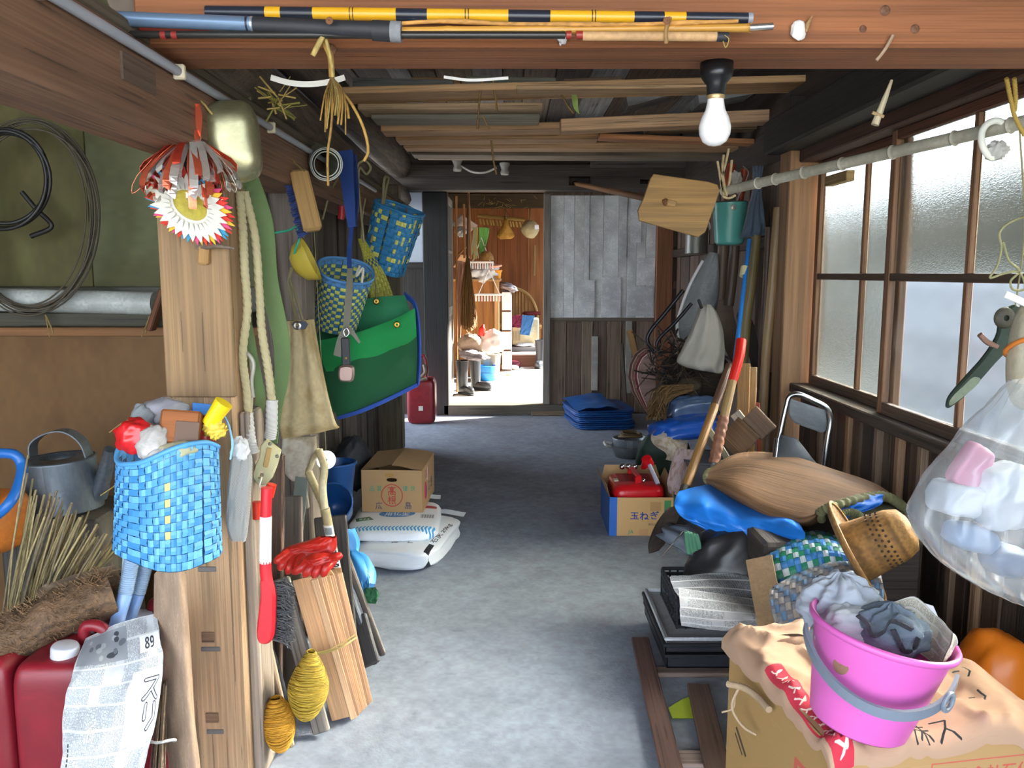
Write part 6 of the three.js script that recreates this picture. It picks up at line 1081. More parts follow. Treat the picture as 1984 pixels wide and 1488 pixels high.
thing('blue_bag', 'bright blue plastic bag squashed under the wrapped roll', 'bag', put(blob(0.2, 0.06, 0.14, { e: 0.7, amp: 0.16, f: 2.6, s: 22 }), mat4(P(1330, 828, 4.6), 0, 0, 0.12)), M('#1f57b4', null, { r: 0.35 }));
thing('floral_cloth', 'cream cloth with faint pattern hanging off the heap', 'cloth', cloth([[[1262, 842, 4.55], [1290, 832, 4.55], [1334, 845, 4.55]], [[1264, 858, 4.5], [1300, 850, 4.46], [1332, 862, 4.5]], [[1290, 878, 4.45], [1306, 872, 4.42], [1328, 878, 4.45]], [[1290, 890, 4.42], [1305, 893, 4.4], [1318, 886, 4.42]]], 4.5, { th: 0.004, wr: 0.012, f: 4 }), M('#cdbfae', 'stain', { r: 0.95 }));
thing('pink_cloth', 'pale pink cloth with dark blotches hanging beside the carton', 'cloth', cloth([[[1312, 868, 4.3], [1345, 872, 4.35]], [[1300, 900, 4.25], [1340, 905, 4.28]], [[1292, 935, 4.2], [1330, 945, 4.22]], [[1296, 955, 4.18], [1322, 962, 4.2]]], 4.25, { th: 0.004, wr: 0.014, f: 4 }), M('#b9a3a6', 'stain', { r: 0.95 }));
thing('green_bag', 'dark green sack pressed behind the cream cloth', 'sack', put(blob(0.16, 0.2, 0.1, { amp: 0.15, s: 41 }), mat4(P(1285, 890, 5.1))), M('#2f4a3a', 'mottle', { r: 0.6 }));
thing('grey_bin', 'grey plastic bin standing behind the leaning poles', 'bin', put(lathe([[0.001, 0], [0.13, 0], [0.16, 0.36], [0.17, 0.365], [0.17, 0.38], [0.15, 0.375], [0.001, 0.36]], 28), mat4(G(1372, 970).setZ(-4.35).setX(1.06))), M('#5f6068', 'mottle', { r: 0.5 }));
{ // carton with red fuel tank
  const t = T('onion_carton', 'open carton printed in blue holding a red fuel tank', 'box');
  const a = G(1180, 1038), b = G(1303, 1038), w = b.x - a.x, h = 0.205, d = 0.4, c = V((a.x + b.x) / 2, 0, a.z - d / 2);
  const front = canvasMat(768, 512, (x, W0, H0) => { kraft(x, W0, H0, '#d8ae74'); x.fillStyle = '#3a6fc0'; x.fillRect(0, 0, 92, H0); x.fillStyle = '#4f9a5e'; x.fillRect(660, 40, 78, 180); x.fillStyle = '#c79a63'; x.fillRect(490, 60, 130, 120); x.strokeStyle = '#3b4f9a'; word(x, '玉ねぎ', 250, 190, 105, 118, 0.12); x.fillStyle = '#7d6a52'; x.font = 'bold 36px sans-serif'; x.fillText('20kg', 540, 372); x.strokeStyle = '#7d6a52'; word(x, '用石', 470, 342, 32, 36, 0.12); x.fillStyle = '#6aa07a'; x.font = 'bold 64px sans-serif'; x.fillText('JA', 230, 480); x.strokeStyle = '#6aa07a'; word(x, '1用灰品'.slice(1), 520, 440, 40, 46, 0.12); x.fillStyle = 'rgba(200,120,100,0.25)'; x.fillRect(360, 420, 110, 92); }, { r: 0.9 });
  const left = canvasMat(256, 256, (x, W0, H0) => { x.fillStyle = '#2f5fa8'; x.fillRect(0, 0, W0, H0); fibres(x, W0, H0, 90, ['#4a77b8', '#24509a'], 0.3); }, { r: 0.9 });
  const m = mat4(c), y = h;
  carton(t, { w, h, d, m, plain: kraftM, front, left, frontLabel: 'front printed with blue characters', flaps: [[[-w / 2, y, -d / 2], [-w / 2, y, d / 2], [-w / 2 - 0.012, y + 0.05, d / 2 - 0.06], [-w / 2 - 0.03, y + 0.07, -d / 2 + 0.03]], [[w / 2, y, d / 2], [w / 2, y, -d / 2], [w / 2 + 0.02, y + 0.07, -d / 2 + 0.03], [w / 2 + 0.012, y + 0.04, d / 2 - 0.05]], [[-w / 2, y, -d / 2], [w / 2, y, -d / 2], [w / 2 - 0.02, y + 0.07, -d / 2 - 0.03], [-w / 2 + 0.02, y + 0.07, -d / 2 - 0.03]]] });
  const r = T('red_tank', 'bright red fuel tank with chrome caps inside the carton', 'tank'), rd = M('#d0131c', null, { r: 0.3 });
  part(r, 'body', put(blob(w / 2 - 0.03, 0.12, d / 2 - 0.03, { e: 0.28, amp: 0, nu: 40, nv: 20 }), mat4(V(c.x - 0.005, 0.135, c.z + 0.005))), rd);
  part(r, 'panel', rbox(c.x - 0.1, c.x + 0.08, 0.25, 0.258, c.z + 0.08, c.z - 0.1, 0.003), M('#b3262a', 'mottle', { r: 0.5 }));
  part(r, 'handle', [bar(V(c.x + 0.0, 0.285, c.z + 0.1), V(c.x - 0.01, 0.285, c.z - 0.12), 0.03, 0.016, V(0, 1, 0), 0.006), rbox(c.x - 0.02, c.x + 0.015, 0.25, 0.285, c.z + 0.1, c.z + 0.075, 0.004), rbox(c.x - 0.03, c.x + 0.005, 0.25, 0.285, c.z - 0.1, c.z - 0.12, 0.004)], rd);
  for (const [x, z] of [[-0.06, -0.12], [-0.025, -0.13], [0.01, -0.12]]) part(r, 'chrome_cap', put(blob(0.018, 0.016, 0.018, { amp: 0 }), mat4(V(c.x + x, 0.292, c.z + z))), silver);
  part(r, 'chrome_cap', put(blob(0.012, 0.012, 0.012, { amp: 0 }), mat4(V(c.x + 0.022, 0.272, c.z + 0.115))), silver);
  part(r, 'label', rbox(c.x - 0.125, c.x - 0.1, 0.251, 0.256, c.z + 0.05, c.z, 0.001), M('#d9d2c0', null));
  const p = T('siphon_pump', 'red topped siphon pump with a clear tube on the tank', 'pump'); part(p, 'bulb', tube([P(1252, 888, 4.18), P(1258, 900, 4.2)], 0.026, { k: 16, seg: 4 }), rd); part(p, 'bulb_neck', tube([P(1247, 905, 4.3), P(1250, 895, 4.25)], 0.016, { k: 12, seg: 2 }), rd); part(p, 'tube', tube([P(1257, 898, 4.18), P(1275, 938, 4.12)], 0.0115, { k: 12, seg: 3 }), M('#b7b4c4', null, { r: 0.25, t: 0.2 }));
}
{ // leaning poles
  const t = T('red_handled_mattock', 'long tool with a red sleeve and tape wrapped shaft leaning on the heap', 'tool');
  part(t, 'sleeve', tube(line([[1436, 660, 3.75], [1432, 690, 3.7], [1418, 742, 3.65]], 3.7), (u) => lerp(0.024, 0.021, u), { k: 14 }), M('#c4241a', null, { r: 0.3 }));
  part(t, 'shaft', tube(line([[1419, 738, 3.65], [1402, 812, 3.58]], 3.6), 0.02, { k: 12, seg: 3 }), M('#b3935f', 'wood', { r: 0.5 }));
  part(t, 'tape', tube(line([[1402, 808, 3.585], [1393, 850, 3.54], [1383, 898, 3.5]], 3.5), (u, th) => 0.024 + 0.002 * Math.sin(u * 40 + th), { k: 12, seg: 40 }), M('#8a5b42', 'mottle'));
  part(t, 'shank', tube(line([[1384, 892, 3.5], [1376, 960, 3.45]], 3.5), 0.014, { k: 10, seg: 2 }), M('#77757a', null, { m: 0.6, r: 0.4 }));
  const s = T('spade', 'old spade with a two tone wooden handle and dark blade', 'spade');
  part(s, 'handle', tube(line([[1414, 708, 3.85], [1400, 745, 3.78], [1384, 790, 3.72]], 3.7), 0.019, { k: 12 }), M('#6d4f3c', 'wood', { r: 0.4 }));
  part(s, 'shaft', tube(line([[1385, 786, 3.72], [1355, 870, 3.55], [1326, 950, 3.4]], 3.5), 0.02, { k: 12 }), M('#a37a48', 'wood', { r: 0.4 }));
  part(s, 'socket', tube(line([[1328, 944, 3.41], [1310, 990, 3.3]], 3.3), (u) => lerp(0.022, 0.014, u), { k: 10, seg: 3 }), M('#4b443f', 'mottle', { r: 0.5 }));
  part(s, 'blade', cloth([[[1292, 985, 3.28], [1326, 975, 3.3]], [[1272, 1015, 3.2], [1312, 1010, 3.24]], [[1258, 1050, 3.12], [1292, 1048, 3.16]], [[1258, 1072, 3.08], [1276, 1066, 3.1]]], 3.2, { th: 0.005, bulge: -0.02, wr: 0.001 }), M('#5d5048', 'mottle', { m: 0.3, r: 0.5 }));
}
{ // offcuts
  const b = (label, p, q, w, th, col) => thing('board_offcut', label, 'board', bar(P(...p), P(...q), w, th, V(-0.3, 0, 1), 0.003), M(col, 'wood'));
  b('upright pale board behind the red sleeve', [1442, 705, 4.1], [1436, 905, 3.9], 0.06, 0.02, '#b98f58'); b('second upright pale board beside it', [1458, 712, 4.15], [1452, 905, 3.95], 0.045, 0.02, '#c49f6c');
  b('square white faced offcut on the heap', [1424, 800, 3.75], [1448, 830, 3.7], 0.05, 0.012, '#b9b3a8'); b('brown plywood offcut under the white faced one', [1412, 830, 3.72], [1452, 870, 3.6], 0.14, 0.012, '#7d6348');
  b('brown board offcut leaning by the chair', [1452, 800, 3.7], [1490, 840, 3.62], 0.09, 0.014, '#77604d'); b('pale slat laid over the grey bin', [1372, 830, 3.85], [1420, 905, 3.7], 0.03, 0.012, '#b7b096');
  b('red edged slat standing by the saws', [1468, 780, 4.0], [1478, 1080, 3.85], 0.02, 0.02, '#b04a30');
  b('thin dark slat propped against the far boards', [1204, 665, 7.55], [1212, 780, 7.5], 0.03, 0.03, '#5b4a38'); b('yellowish slat propped beside the corner post', [1220, 640, 7.6], [1236, 705, 7.5], 0.06, 0.03, '#9c7440');
}
{ // folding chair
  const t = T('folding_chair', 'folded steel chair with grey back pad against the boards', 'chair'), d = 3.45, ch = M('#c2c6ca', null, { m: 1, r: 0.2 }), pad = M('#6d7274', 'mottle', { r: 0.5 });
  part(t, 'frame', tube(line([[1496, 925], [1508, 860], [1524, 785], [1530, 768], [1544, 764], [1575, 776], [1600, 790], [1609, 808], [1604, 850], [1592, 935]], d), 0.0125, { k: 10, seg: 70 }), ch);
  part(t, 'backrest', pouch([[[1530, 772], [1600, 795]], [[1528, 792], [1602, 815]], [[1530, 808], [1600, 834]], [[1540, 820], [1590, 838]]], d, 0.012, { wr: 0.001, flat: 1 }), pad);
  part(t, 'seat', pouch([[[1512, 842, d - 0.05], [1545, 850, d - 0.05]], [[1502, 870, d - 0.08], [1572, 885, d - 0.08]], [[1492, 900, d - 0.1], [1588, 908, d - 0.1]], [[1490, 930, d - 0.12], [1586, 935, d - 0.12]]], d - 0.08, 0.014, { wr: 0.001, flat: 1 }), M('#33363a', 'mottle', { r: 0.45 }));
  part(t, 'leg', tube(line([[1494, 930, d - 0.1], [1500, 900, d - 0.1], [1506, 850, d - 0.06]], d), 0.011, { k: 9 }), ch);
  part(t, 'leg', tube(line([[1588, 900, d - 0.08], [1586, 960, d - 0.1], [1580, 1010, d - 0.12]], d), 0.011, { k: 9 }), ch);
}
{ // folded rush mat and tarp
  const t = T('rush_mat', 'folded brown rush mat with green woven edging over blue tarpaulin', 'mat'), br = M('#8f6a48', 'wood', { r: 0.8 }), ed = M('#86845a', 'cloth'), bl = M('#1c6fd0', null, { r: 0.4 });
  const top = surf([[[1374, 912, 3.45], [1430, 882, 3.5], [1520, 885, 3.4], [1620, 913, 3.2], [1700, 942, 3.05], [1754, 985, 2.9]], [[1368, 920, 3.4], [1436, 902, 3.3], [1528, 915, 3.15], [1608, 938, 3.0], [1662, 955, 2.9], [1706, 962, 2.86]], [[1368, 930, 3.35], [1424, 958, 3.1], [1490, 986, 2.95], [1540, 1001, 2.85], [1572, 1005, 2.78], [1600, 986, 2.75]], [[1376, 936, 3.42], [1430, 970, 3.2], [1495, 998, 3.05], [1540, 1012, 2.95], [1566, 1016, 2.9], [1592, 1008, 2.88]]]);
  part(t, 'mat', sheet((u, v) => top(u, v).add(V(0, 0.006 * noise3(u * 5, v * 3, 2), 0)), 40, 30, 0.012, 1.2, 0.5), br);
  const band = (name, f, n, w, mt) => { const p = Array.from({ length: n }, (_, i) => f(i / (n - 1))); part(t, name, tube(p, (q) => w * (1 + 0.22 * Math.sin(q * 170)), { k: 8, seg: 160 }), mt); };
  band('edging', (q) => top(1, q * 0.95), 14, 0.015, ed); band('edging', (q) => top(0.965, q * 0.95).add(V(0, 0.006, 0)), 14, 0.012, ed); band('edging', (q) => top(0.0, q), 10, 0.011, ed); band('edging', (q) => top(0.0 + q * 0.25, 0.02), 10, 0.009, ed);
  part(t, 'lower_fold', put(blob(0.11, 0.075, 0.2, { e: 0.7, amp: 0.06, s: 7 }), mat4(P(1690, 1003, 2.98), 0, -0.35, -0.25)), M('#7a7757', 'cloth'));
  part(t, 'tarp_lining', cloth([[[1602, 990, 2.76], [1650, 962, 2.82], [1712, 958, 2.84]], [[1612, 1010, 2.74], [1652, 985, 2.78], [1706, 978, 2.8]], [[1622, 1028, 2.74], [1640, 1012, 2.76], [1668, 992, 2.78]]], 2.78, { th: 0.004, wr: 0.012, f: 5 }), bl, 'bright blue lining');
  part(t, 'tarp_lining', cloth([[[1628, 1040, 2.74], [1650, 1018, 2.76]], [[1640, 1048, 2.73], [1668, 1030, 2.75]]], 2.74, { th: 0.004, wr: 0.006, nu: 8, nv: 8 }), bl, 'bright blue lining');
  for (const c of [[[1612, 1012, 2.72], [1640, 992, 2.74], [1668, 1000, 2.75], [1676, 1030, 2.74], [1668, 1050, 2.74]], [[1624, 1040, 2.73], [1645, 1018, 2.74], [1655, 1000, 2.75]], [[1700, 1050, 2.76], [1738, 1040, 2.82], [1756, 1010, 2.88], [1750, 985, 2.9]]]) band('edging', (q) => cr(line(c, 2.74), q), 12, 0.011, ed);
  const tp = T('blue_tarpaulin', 'rumpled bright blue tarpaulin spilling from under the rush mat', 'tarpaulin');
  part(tp, 'sheet', cloth([[[1316, 952, 3.3], [1380, 940, 3.35], [1450, 965, 3.2], [1540, 1000, 2.95]], [[1306, 975, 3.18], [1375, 975, 3.1], [1460, 1000, 2.98], [1555, 1020, 2.75]], [[1318, 1000, 3.1], [1390, 1008, 3.0], [1470, 1025, 2.9], [1560, 1040, 2.7]], [[1350, 1018, 3.08], [1420, 1040, 2.98], [1490, 1045, 2.88], [1548, 1052, 2.75]], [[1412, 1050, 3.02], [1420, 1082, 2.96], [1490, 1062, 2.9], [1520, 1058, 2.8]]], 3, { th: 0.003, wr: 0.022, f: 5, nu: 40, nv: 30, pleat: 0.006, pn: 30 }), M('#2079d8', null, { r: 0.38 }));
}
{ // heap under the tarp
  thing('clear_sack', 'grey clear plastic sack bulging under the tarpaulin', 'sack', put(blob(0.15, 0.05, 0.12, { amp: 0.2, f: 3, s: 52 }), mat4(P(1350, 1050, 3.15), 0, 0, -0.3)), M('#6f7884', null, { r: 0.25, t: 0.25 }));
  thing('black_bag', 'black plastic bag slumped behind the trays', 'bag', put(blob(0.2, 0.2, 0.14, { amp: 0.18, f: 2.4, s: 55 }), mat4(P(1425, 1110, 3.02))), M('#2b2a2c', null, { r: 0.35 }));
  thing('green_gloves', 'pair of thin green gloves poking out of the heap', 'gloves', [0, 1, 2, 3].map((i) => tube(line([[1330 + i * 6, 1030 + i * 2], [1332 + i * 7, 1055], [1336 + i * 6, 1072 - i * 3]], 2.95), 0.01, { k: 8 })), M('#4f8a6a', 'cloth'));
  thing('steel_wire', 'thin bright wire sticking out beside the spade blade', 'wire', tube([P(1323, 1030, 3.0), P(1282, 1078, 2.95)], 0.0025, { k: 6, seg: 2 }), silver);
  thing('dark_crate_block', 'dark wooden crate carrying the rolled mat', 'crate', rbox(0.86, 1.4, 0, 0.44, -2.72, -3.3, 0.012), M('#4a4038', 'old'));
}
{ // straw hat
  const t = T('straw_hat', 'brown straw hat lying on its side with a band of painted dark holes', 'hat'), m = new THREE.Matrix4().compose(P(1655, 1070, 2.42), new THREE.Quaternion().setFromUnitVectors(V(0, 1, 0), V(0.79, 0.52, 0.3).normalize()), V(1.08, 1.15, 1.08)), st = M('#a5793f', 'bark', { b: 0.002 });
  part(t, 'crown', put(lathe([[0.001, 0.158], [0.035, 0.156], [0.06, 0.145], [0.073, 0.115], [0.08, 0.05], [0.086, 0.0]], 36), m), st);
  part(t, 'brim', put(lathe([[0.086, 0.002], [0.11, -0.004], [0.13, -0.002], [0.148, 0.01], [0.149, 0.006], [0.13, -0.007], [0.11, -0.009], [0.086, -0.004]], 40), m), M('#94703f', 'bark', { b: 0.002 }));
  for (let r = 0; r < 3; r++) for (let i = 0; i < 30; i++) { const a = (i + r * 0.5) / 30 * 6.283, y = 0.07 + r * 0.013; part(t, 'hole', put(put(cbox(0.0065, 0.006, 0.003, 0.001), mat4(V(Math.cos(a) * (0.0805 - (y - 0.05) * 0.1), y, Math.sin(a) * (0.0805 - (y - 0.05) * 0.1)), 0, -a + Math.PI / 2, 0)), m), M('#3b2a18', null)); }  // dark little boxes stand in for pierced holes, their shade painted as colour
  const rim = []; for (let i = 0; i < 36; i++) rim.push(V(Math.cos(i / 36 * 6.283) * 0.149, 0.008, Math.sin(i / 36 * 6.283) * 0.149).applyMatrix4(m)); part(t, 'rim', tube(rim, 0.006, { closed: true, seg: 60, k: 7 }), st);
}
{ // two soft woven baskets lying slumped
  const mk = (label, rows, d, nu, nv, pick, cols) => { const t = T('slumped_basket', label, 'basket'), s = surf(rows, d), g = weave(s, nu, nv, pick, -0.003); for (const k in g) part(t, 'weave', g[k], cols[k]); part(t, 'lining', sheet((u, v) => s(u, v).add(V(0, -0.004, -0.006)), 16, 12, 0.003), cols[Object.keys(cols)[0]]); };
  mk('slumped basket in green, white and blue checks beside the straw hat', [[[1500, 1062, 2.85], [1530, 1032, 2.9], [1590, 1026, 2.9], [1650, 1045, 2.85]], [[1484, 1076, 2.72], [1540, 1052, 2.7], [1600, 1044, 2.7], [1660, 1062, 2.68]], [[1482, 1100, 2.64], [1545, 1080, 2.62], [1608, 1066, 2.6], [1672, 1084, 2.58]], [[1492, 1140, 2.6], [1555, 1118, 2.58], [1615, 1100, 2.57], [1680, 1110, 2.56]]], 2.7, 17, 9, (i, j) => ((i + j) % 2 ? (j % 3 ? 'g' : 'b') : (i * 3 + j) % 4 < 2 ? 'w' : 'b'), { g: M('#2f8f6a', null, { r: 0.45 }), w: M('#c9d6d6', null, { r: 0.45 }), b: M('#3f86c4', null, { r: 0.45 }) });
  mk('slumped faded grey blue checked basket behind the pink bucket', [[[1512, 1130, 2.58], [1565, 1100, 2.62], [1622, 1084, 2.62], [1690, 1092, 2.58]], [[1494, 1142, 2.48], [1560, 1118, 2.48], [1630, 1100, 2.46], [1705, 1110, 2.44]], [[1494, 1175, 2.4], [1564, 1158, 2.38], [1636, 1140, 2.36], [1712, 1142, 2.34]], [[1508, 1230, 2.34], [1572, 1216, 2.32], [1642, 1200, 2.3], [1712, 1200, 2.28]], [[1516, 1262, 2.34], [1576, 1250, 2.32], [1642, 1240, 2.3], [1708, 1236, 2.28]]], 2.4, 20, 14, (i, j) => ((i + j) % 2 ? 'g' : (i * 5 + j * 2) % 7 < 3 ? 'p' : 'b'), { g: M('#8c8f96', null, { r: 0.5 }), p: M('#b5aca4', null, { r: 0.5 }), b: M('#6d92b8', null, { r: 0.5 }) });
}
thing('carton_flap', 'tall narrow cardboard panel standing behind the trays', 'cardboard', bar(P(1470, 1080, 2.6), P(1500, 1240, 2.45), 0.09, 0.006, V(-0.6, 0, 1)), M('#a88a66', 'mottle', { r: 0.9 }));
{ // trays and crate
  const a = G(1292, 1318), b = G(1470, 1318), z0 = a.z, w = b.x - a.x, bk = M('#24262b', null, { r: 0.4 }), cx = (a.x + b.x) / 2;
  const tray = (t, name, y, h, ww, dd, x, z, m) => { const th = 0.008; part(t, name, [rbox(x - ww / 2, x + ww / 2, y, y + th, z + dd / 2, z - dd / 2, 0.002), rbox(x - ww / 2, x + ww / 2, y, y + h, z + dd / 2, z + dd / 2 - th, 0.003), rbox(x - ww / 2, x + ww / 2, y, y + h, z - dd / 2 + th, z - dd / 2, 0.003), rbox(x - ww / 2, x - ww / 2 + th, y, y + h, z + dd / 2, z - dd / 2, 0.003), rbox(x + ww / 2 - th, x + ww / 2, y, y + h, z + dd / 2, z - dd / 2, 0.003), rbox(x - ww / 2 - 0.006, x + ww / 2 + 0.006, y + h - 0.012, y + h, z + dd / 2 + 0.006, z + dd / 2 - th, 0.003), rbox(x - ww / 2 - 0.006, x - ww / 2 + th, y + h - 0.012, y + h, z + dd / 2, z - dd / 2, 0.003)], m); };
  let t = T('seedling_tray', 'black seedling trays stacked with a white lined one on top', 'tray');
  tray(t, 'tray', 0.032, 0.05, w, 0.46, cx, z0 - 0.25, bk); tray(t, 'tray', 0.085, 0.035, w, 0.46, cx - 0.006, z0 - 0.25, bk); tray(t, 'white_liner', 0.118, 0.02, w - 0.012, 0.44, cx - 0.006, z0 - 0.25, M('#c7cbcf', 'mottle', { r: 0.6 }));
  t = T('black_crate', 'black plastic lattice crate standing in the white lined tray', 'crate');
  const x0 = cx - 0.1, x1 = cx + 0.17, y0 = 0.128, y1 = 0.235, zf = z0 - 0.12, zb = z0 - 0.42;
  for (const [p, q] of [[V(x0, 0, zf), V(x1, 0, zf)], [V(x0, 0, zb), V(x1, 0, zb)], [V(x0, 0, zb), V(x0, 0, zf)], [V(x1, 0, zb), V(x1, 0, zf)]]) { for (const y of [y0 + 0.008, (y0 + y1) / 2 - 0.01, y1 - 0.02, y1]) part(t, 'rail', bar(p.clone().setY(y), q.clone().setY(y), 0.014, 0.006, p.x === q.x ? V(1, 0, 0) : V(0, 0, 1), 0.002), bk); const n = 9; for (let i = 0; i <= n; i++) { const c = p.clone().lerp(q, i / n); part(t, 'slat', bar(c.clone().setY(y0), c.clone().setY(y1), 0.008, 0.006, p.x === q.x ? V(1, 0, 0) : V(0, 0, 1), 0.001), bk); } }
  part(t, 'floor', rbox(x0, x1, y0, y0 + 0.006, zf, zb, 0.001), bk);
  const np = canvasMat(512, 384, (x, W0, H0) => newsprint(x, W0, H0, { rows: 5, bg: '#b9babb' }), { r: 0.95 });
  thing('grey_newspaper', 'dark grey crumpled newspaper at the back of the crate', 'newspaper', cloth([[[1297, 1118, 2.86], [1360, 1112, 2.9], [1442, 1108, 2.9]], [[1305, 1140, 2.75], [1380, 1138, 2.78], [1460, 1145, 2.78]], [[1318, 1160, 2.68], [1390, 1165, 2.7], [1475, 1175, 2.7]]], 2.8, { th: 0.002, wr: 0.014, f: 5, sv: -1 }), canvasMat(256, 256, (x, W0, H0) => newsprint(x, W0, H0, { rows: 4, bg: '#8f9296' }), { r: 0.95 }));
  thing('grey_newspaper', 'pale crumpled newspaper draped over the front of the crate', 'newspaper', cloth([[[1315, 1140, 2.7], [1390, 1150, 2.72], [1474, 1165, 2.72]], [[1317, 1170, 2.62], [1395, 1178, 2.6], [1480, 1188, 2.62]], [[1318, 1198, 2.57], [1395, 1206, 2.55], [1486, 1205, 2.58]], [[1320, 1212, 2.56], [1400, 1222, 2.54], [1470, 1226, 2.57]]], 2.6, { th: 0.002, wr: 0.01, f: 5, sv: -1 }), np);
}
{ // pallet
  const t = T('wooden_pallet', 'slatted wooden pallet lying on the floor under the trays', 'pallet'), wd = M('#75584c', 'old');
  const sl = (a, b, w, y, col) => part(t, 'slat', bar(G(...a, y).setY(y), G(...b, y).setY(y), w, 0.016, V(0, 1, 0), 0.003), M(col, 'old'));
  sl([1240, 1238], [1308, 1520], 0.062, 0.03, '#7c5d52'); sl([1352, 1328], [1402, 1540], 0.07, 0.03, '#6f5648'); sl([1440, 1360], [1478, 1500], 0.06, 0.03, '#6b5347');
  sl([1255, 1302], [1470, 1302], 0.05, 0.01, '#a08a7d'); sl([1300, 1472], [1500, 1472], 0.07, 0.01, '#b39c90');
}
thing('yellow_card', 'yellow green card tucked under the pallet slats', 'card', [sheet((u, v) => G(lerp(1295, 1352, u) + v * 8, lerp(1372, 1392, v) - 24 * Math.sin(u * 1.6) * (1 - v), 0.012), 6, 6, 0.002)], M('#b7cc3a', null, { r: 0.7 }));
{ // big carton, sack, pink bucket
  const t = T('big_carton', 'large taped carton carrying the paper sack and pink bucket', 'box');
  const w = 0.47, d = 0.48, h = 0.435, m = mat4(V(0.82, 0, -1.775), 0, 0.16, 0);
  const prt = canvasMat(512, 512, (x, W0, H0) => { kraft(x, W0, H0, '#b08c5c'); x.strokeStyle = '#c0584a'; x.lineWidth = 3; x.strokeRect(230, 60, 270, 190); for (let i = 0; i < 3; i++) word(x, '用品会社石化', 250, 78 + i * 54, 34, 38, 0.12); x.fillStyle = '#5b4630'; x.fillRect(20, 300, 90, 14); }, { r: 0.9 });
  const lf = canvasMat(512, 512, (x, W0, H0) => { kraft(x, W0, H0, '#a5834f'); x.strokeStyle = '#c0584a'; word(x, '品質', 330, 120, 120, 130, 0.12); x.fillStyle = '#4a3a2a'; x.save(); x.translate(60, 230); x.rotate(0.7); x.fillRect(0, 0, 80, 12); x.fillRect(10, 22, 60, 8); x.restore(); }, { r: 0.9 });
  carton(t, { w, h, d, m, plain: kraftM, front: prt, left: lf, frontLabel: 'front with a red printed panel', flaps: [[[-w / 2, h, d / 2], [w / 2, h, d / 2], [w / 2, h + 0.004, 0], [-w / 2, h + 0.004, 0]], [[-w / 2, h + 0.004, 0], [w / 2, h + 0.004, 0], [w / 2, h, -d / 2], [-w / 2, h, -d / 2]]] });
  const pm = canvasMat(1024, 1024, (x, W0, H0) => {
    x.fillStyle = '#b39278'; x.fillRect(0, 0, W0, H0); fibres(x, W0, H0, 500, ['#977759', '#c4a58a', '#a5856b'], 0.16);
    x.fillStyle = '#c23244'; x.fillRect(58, 420, 78, 604); x.strokeStyle = '#ead9cc'; x.lineCap = 'round'; for (let i = 0; i < 11; i++) { const y = 450 + i * 50, k = hash(i, 4, 7); x.lineWidth = 7; x.beginPath(); x.moveTo(78, y); x.quadraticCurveTo(78 + 50 * k, y + 34, 118, y + 6); x.quadraticCurveTo(100, y + 30 * k, 84, y + 30); x.stroke(); }
    x.strokeStyle = '#2b2a2c'; for (const [a, b, s] of [[700, 280, 90], [790, 360, 80], [620, 430, 80], [700, 540, 95], [860, 560, 90], [520, 760, 90], [780, 760, 80]]) { x.save(); x.translate(a, b); x.rotate(-0.5); word(x, 'ン', 0, 0, s, s, 0.09); x.restore(); } x.save(); x.translate(380, 880); word(x, '株ス', 0, 0, 100, 120, 0.08); x.restore();
  }, { r: 0.95 });
  const top = h + 0.012, f = (u, v) => { const x = lerp(-0.27, 0.25, u), z = lerp(-0.27, 0.275, v), over = Math.max(0, z - 0.235), ox = Math.max(0, -x - 0.225); const rdg = (a, b) => 1 - Math.abs(noise3(a, b, 5)), wr = 0.022 * (rdg(u * 4 + 3, v * 4) ** 4 + 0.6 * rdg(u * 8, v * 7 + 2) ** 4) - 0.008 + 0.008 * Math.sin(u * 8 + v * 3) * (1 - Math.min(1, Math.hypot(x - 0.03, z + 0.0) * 5 < 0.75 ? 1 : 0)); return V(Math.max(x, -0.245), top + Math.max(-0.008, wr) - over * 1.1 - ox * 1.0 + (ox > 0 || over > 0 ? 0 : 0), Math.min(z, 0.252)).applyMatrix4(m); };
  const sk = T('paper_feed_sack', 'empty brown paper sack with a red stripe spread on the carton', 'sack'); part(sk, 'sheet', sheet(f, 44, 44, 0.004, 1, -1), pm);
  part(sk, 'folded_end', put(pouch([[[1452, 1262], [1500, 1235], [1560, 1232]], [[1458, 1300], [1510, 1280], [1575, 1275]], [[1470, 1340], [1520, 1330], [1580, 1325]]], 1.93, 0.03, { flat: 1, wr: 0.006 }), mat4(V(0, 0, 0))), M('#b39278', 'mottle', { r: 0.95 }));
  part(sk, 'string', [tube(line([[1410, 1325, 1.85], [1440, 1332, 1.82], [1465, 1348, 1.78], [1490, 1375, 1.72]], 1.8), 0.008, { k: 8 }), tube(line([[1432, 1330, 1.83], [1418, 1370, 1.82], [1440, 1408, 1.8], [1466, 1424, 1.78]], 1.8), 0.0035, { k: 6 }), tube(line([[1424, 1345, 1.83], [1420, 1372, 1.82], [1398, 1380, 1.82]], 1.8), 0.0025, { k: 6 })], M('#c9ad8b', 'cloth'));

  const b = T('pink_bucket', 'pink plastic bucket with grey handle packed with cloths', 'bucket'), pk = M('#d063b0', null, { r: 0.38 });
  const bp = G(1660, 1398, h + 0.016), bm = mat4(bp, 0.02, 0, -0.2), R = 0.135, H = 0.205;
  part(b, 'body', put(lathe([[0.001, 0], [0.088, 0], [0.094, 0.006], [R * 0.97, H - 0.012], [R * 1.045, H - 0.01], [R * 1.06, H - 0.002], [R * 1.03, H + 0.004], [R * 0.98, H], [0.09, 0.012], [0.001, 0.01]], 56), bm), pk);
  const L = (x, y, z) => V(x, y, z).applyMatrix4(bm), gy = M('#737d8a', null, { r: 0.45 });
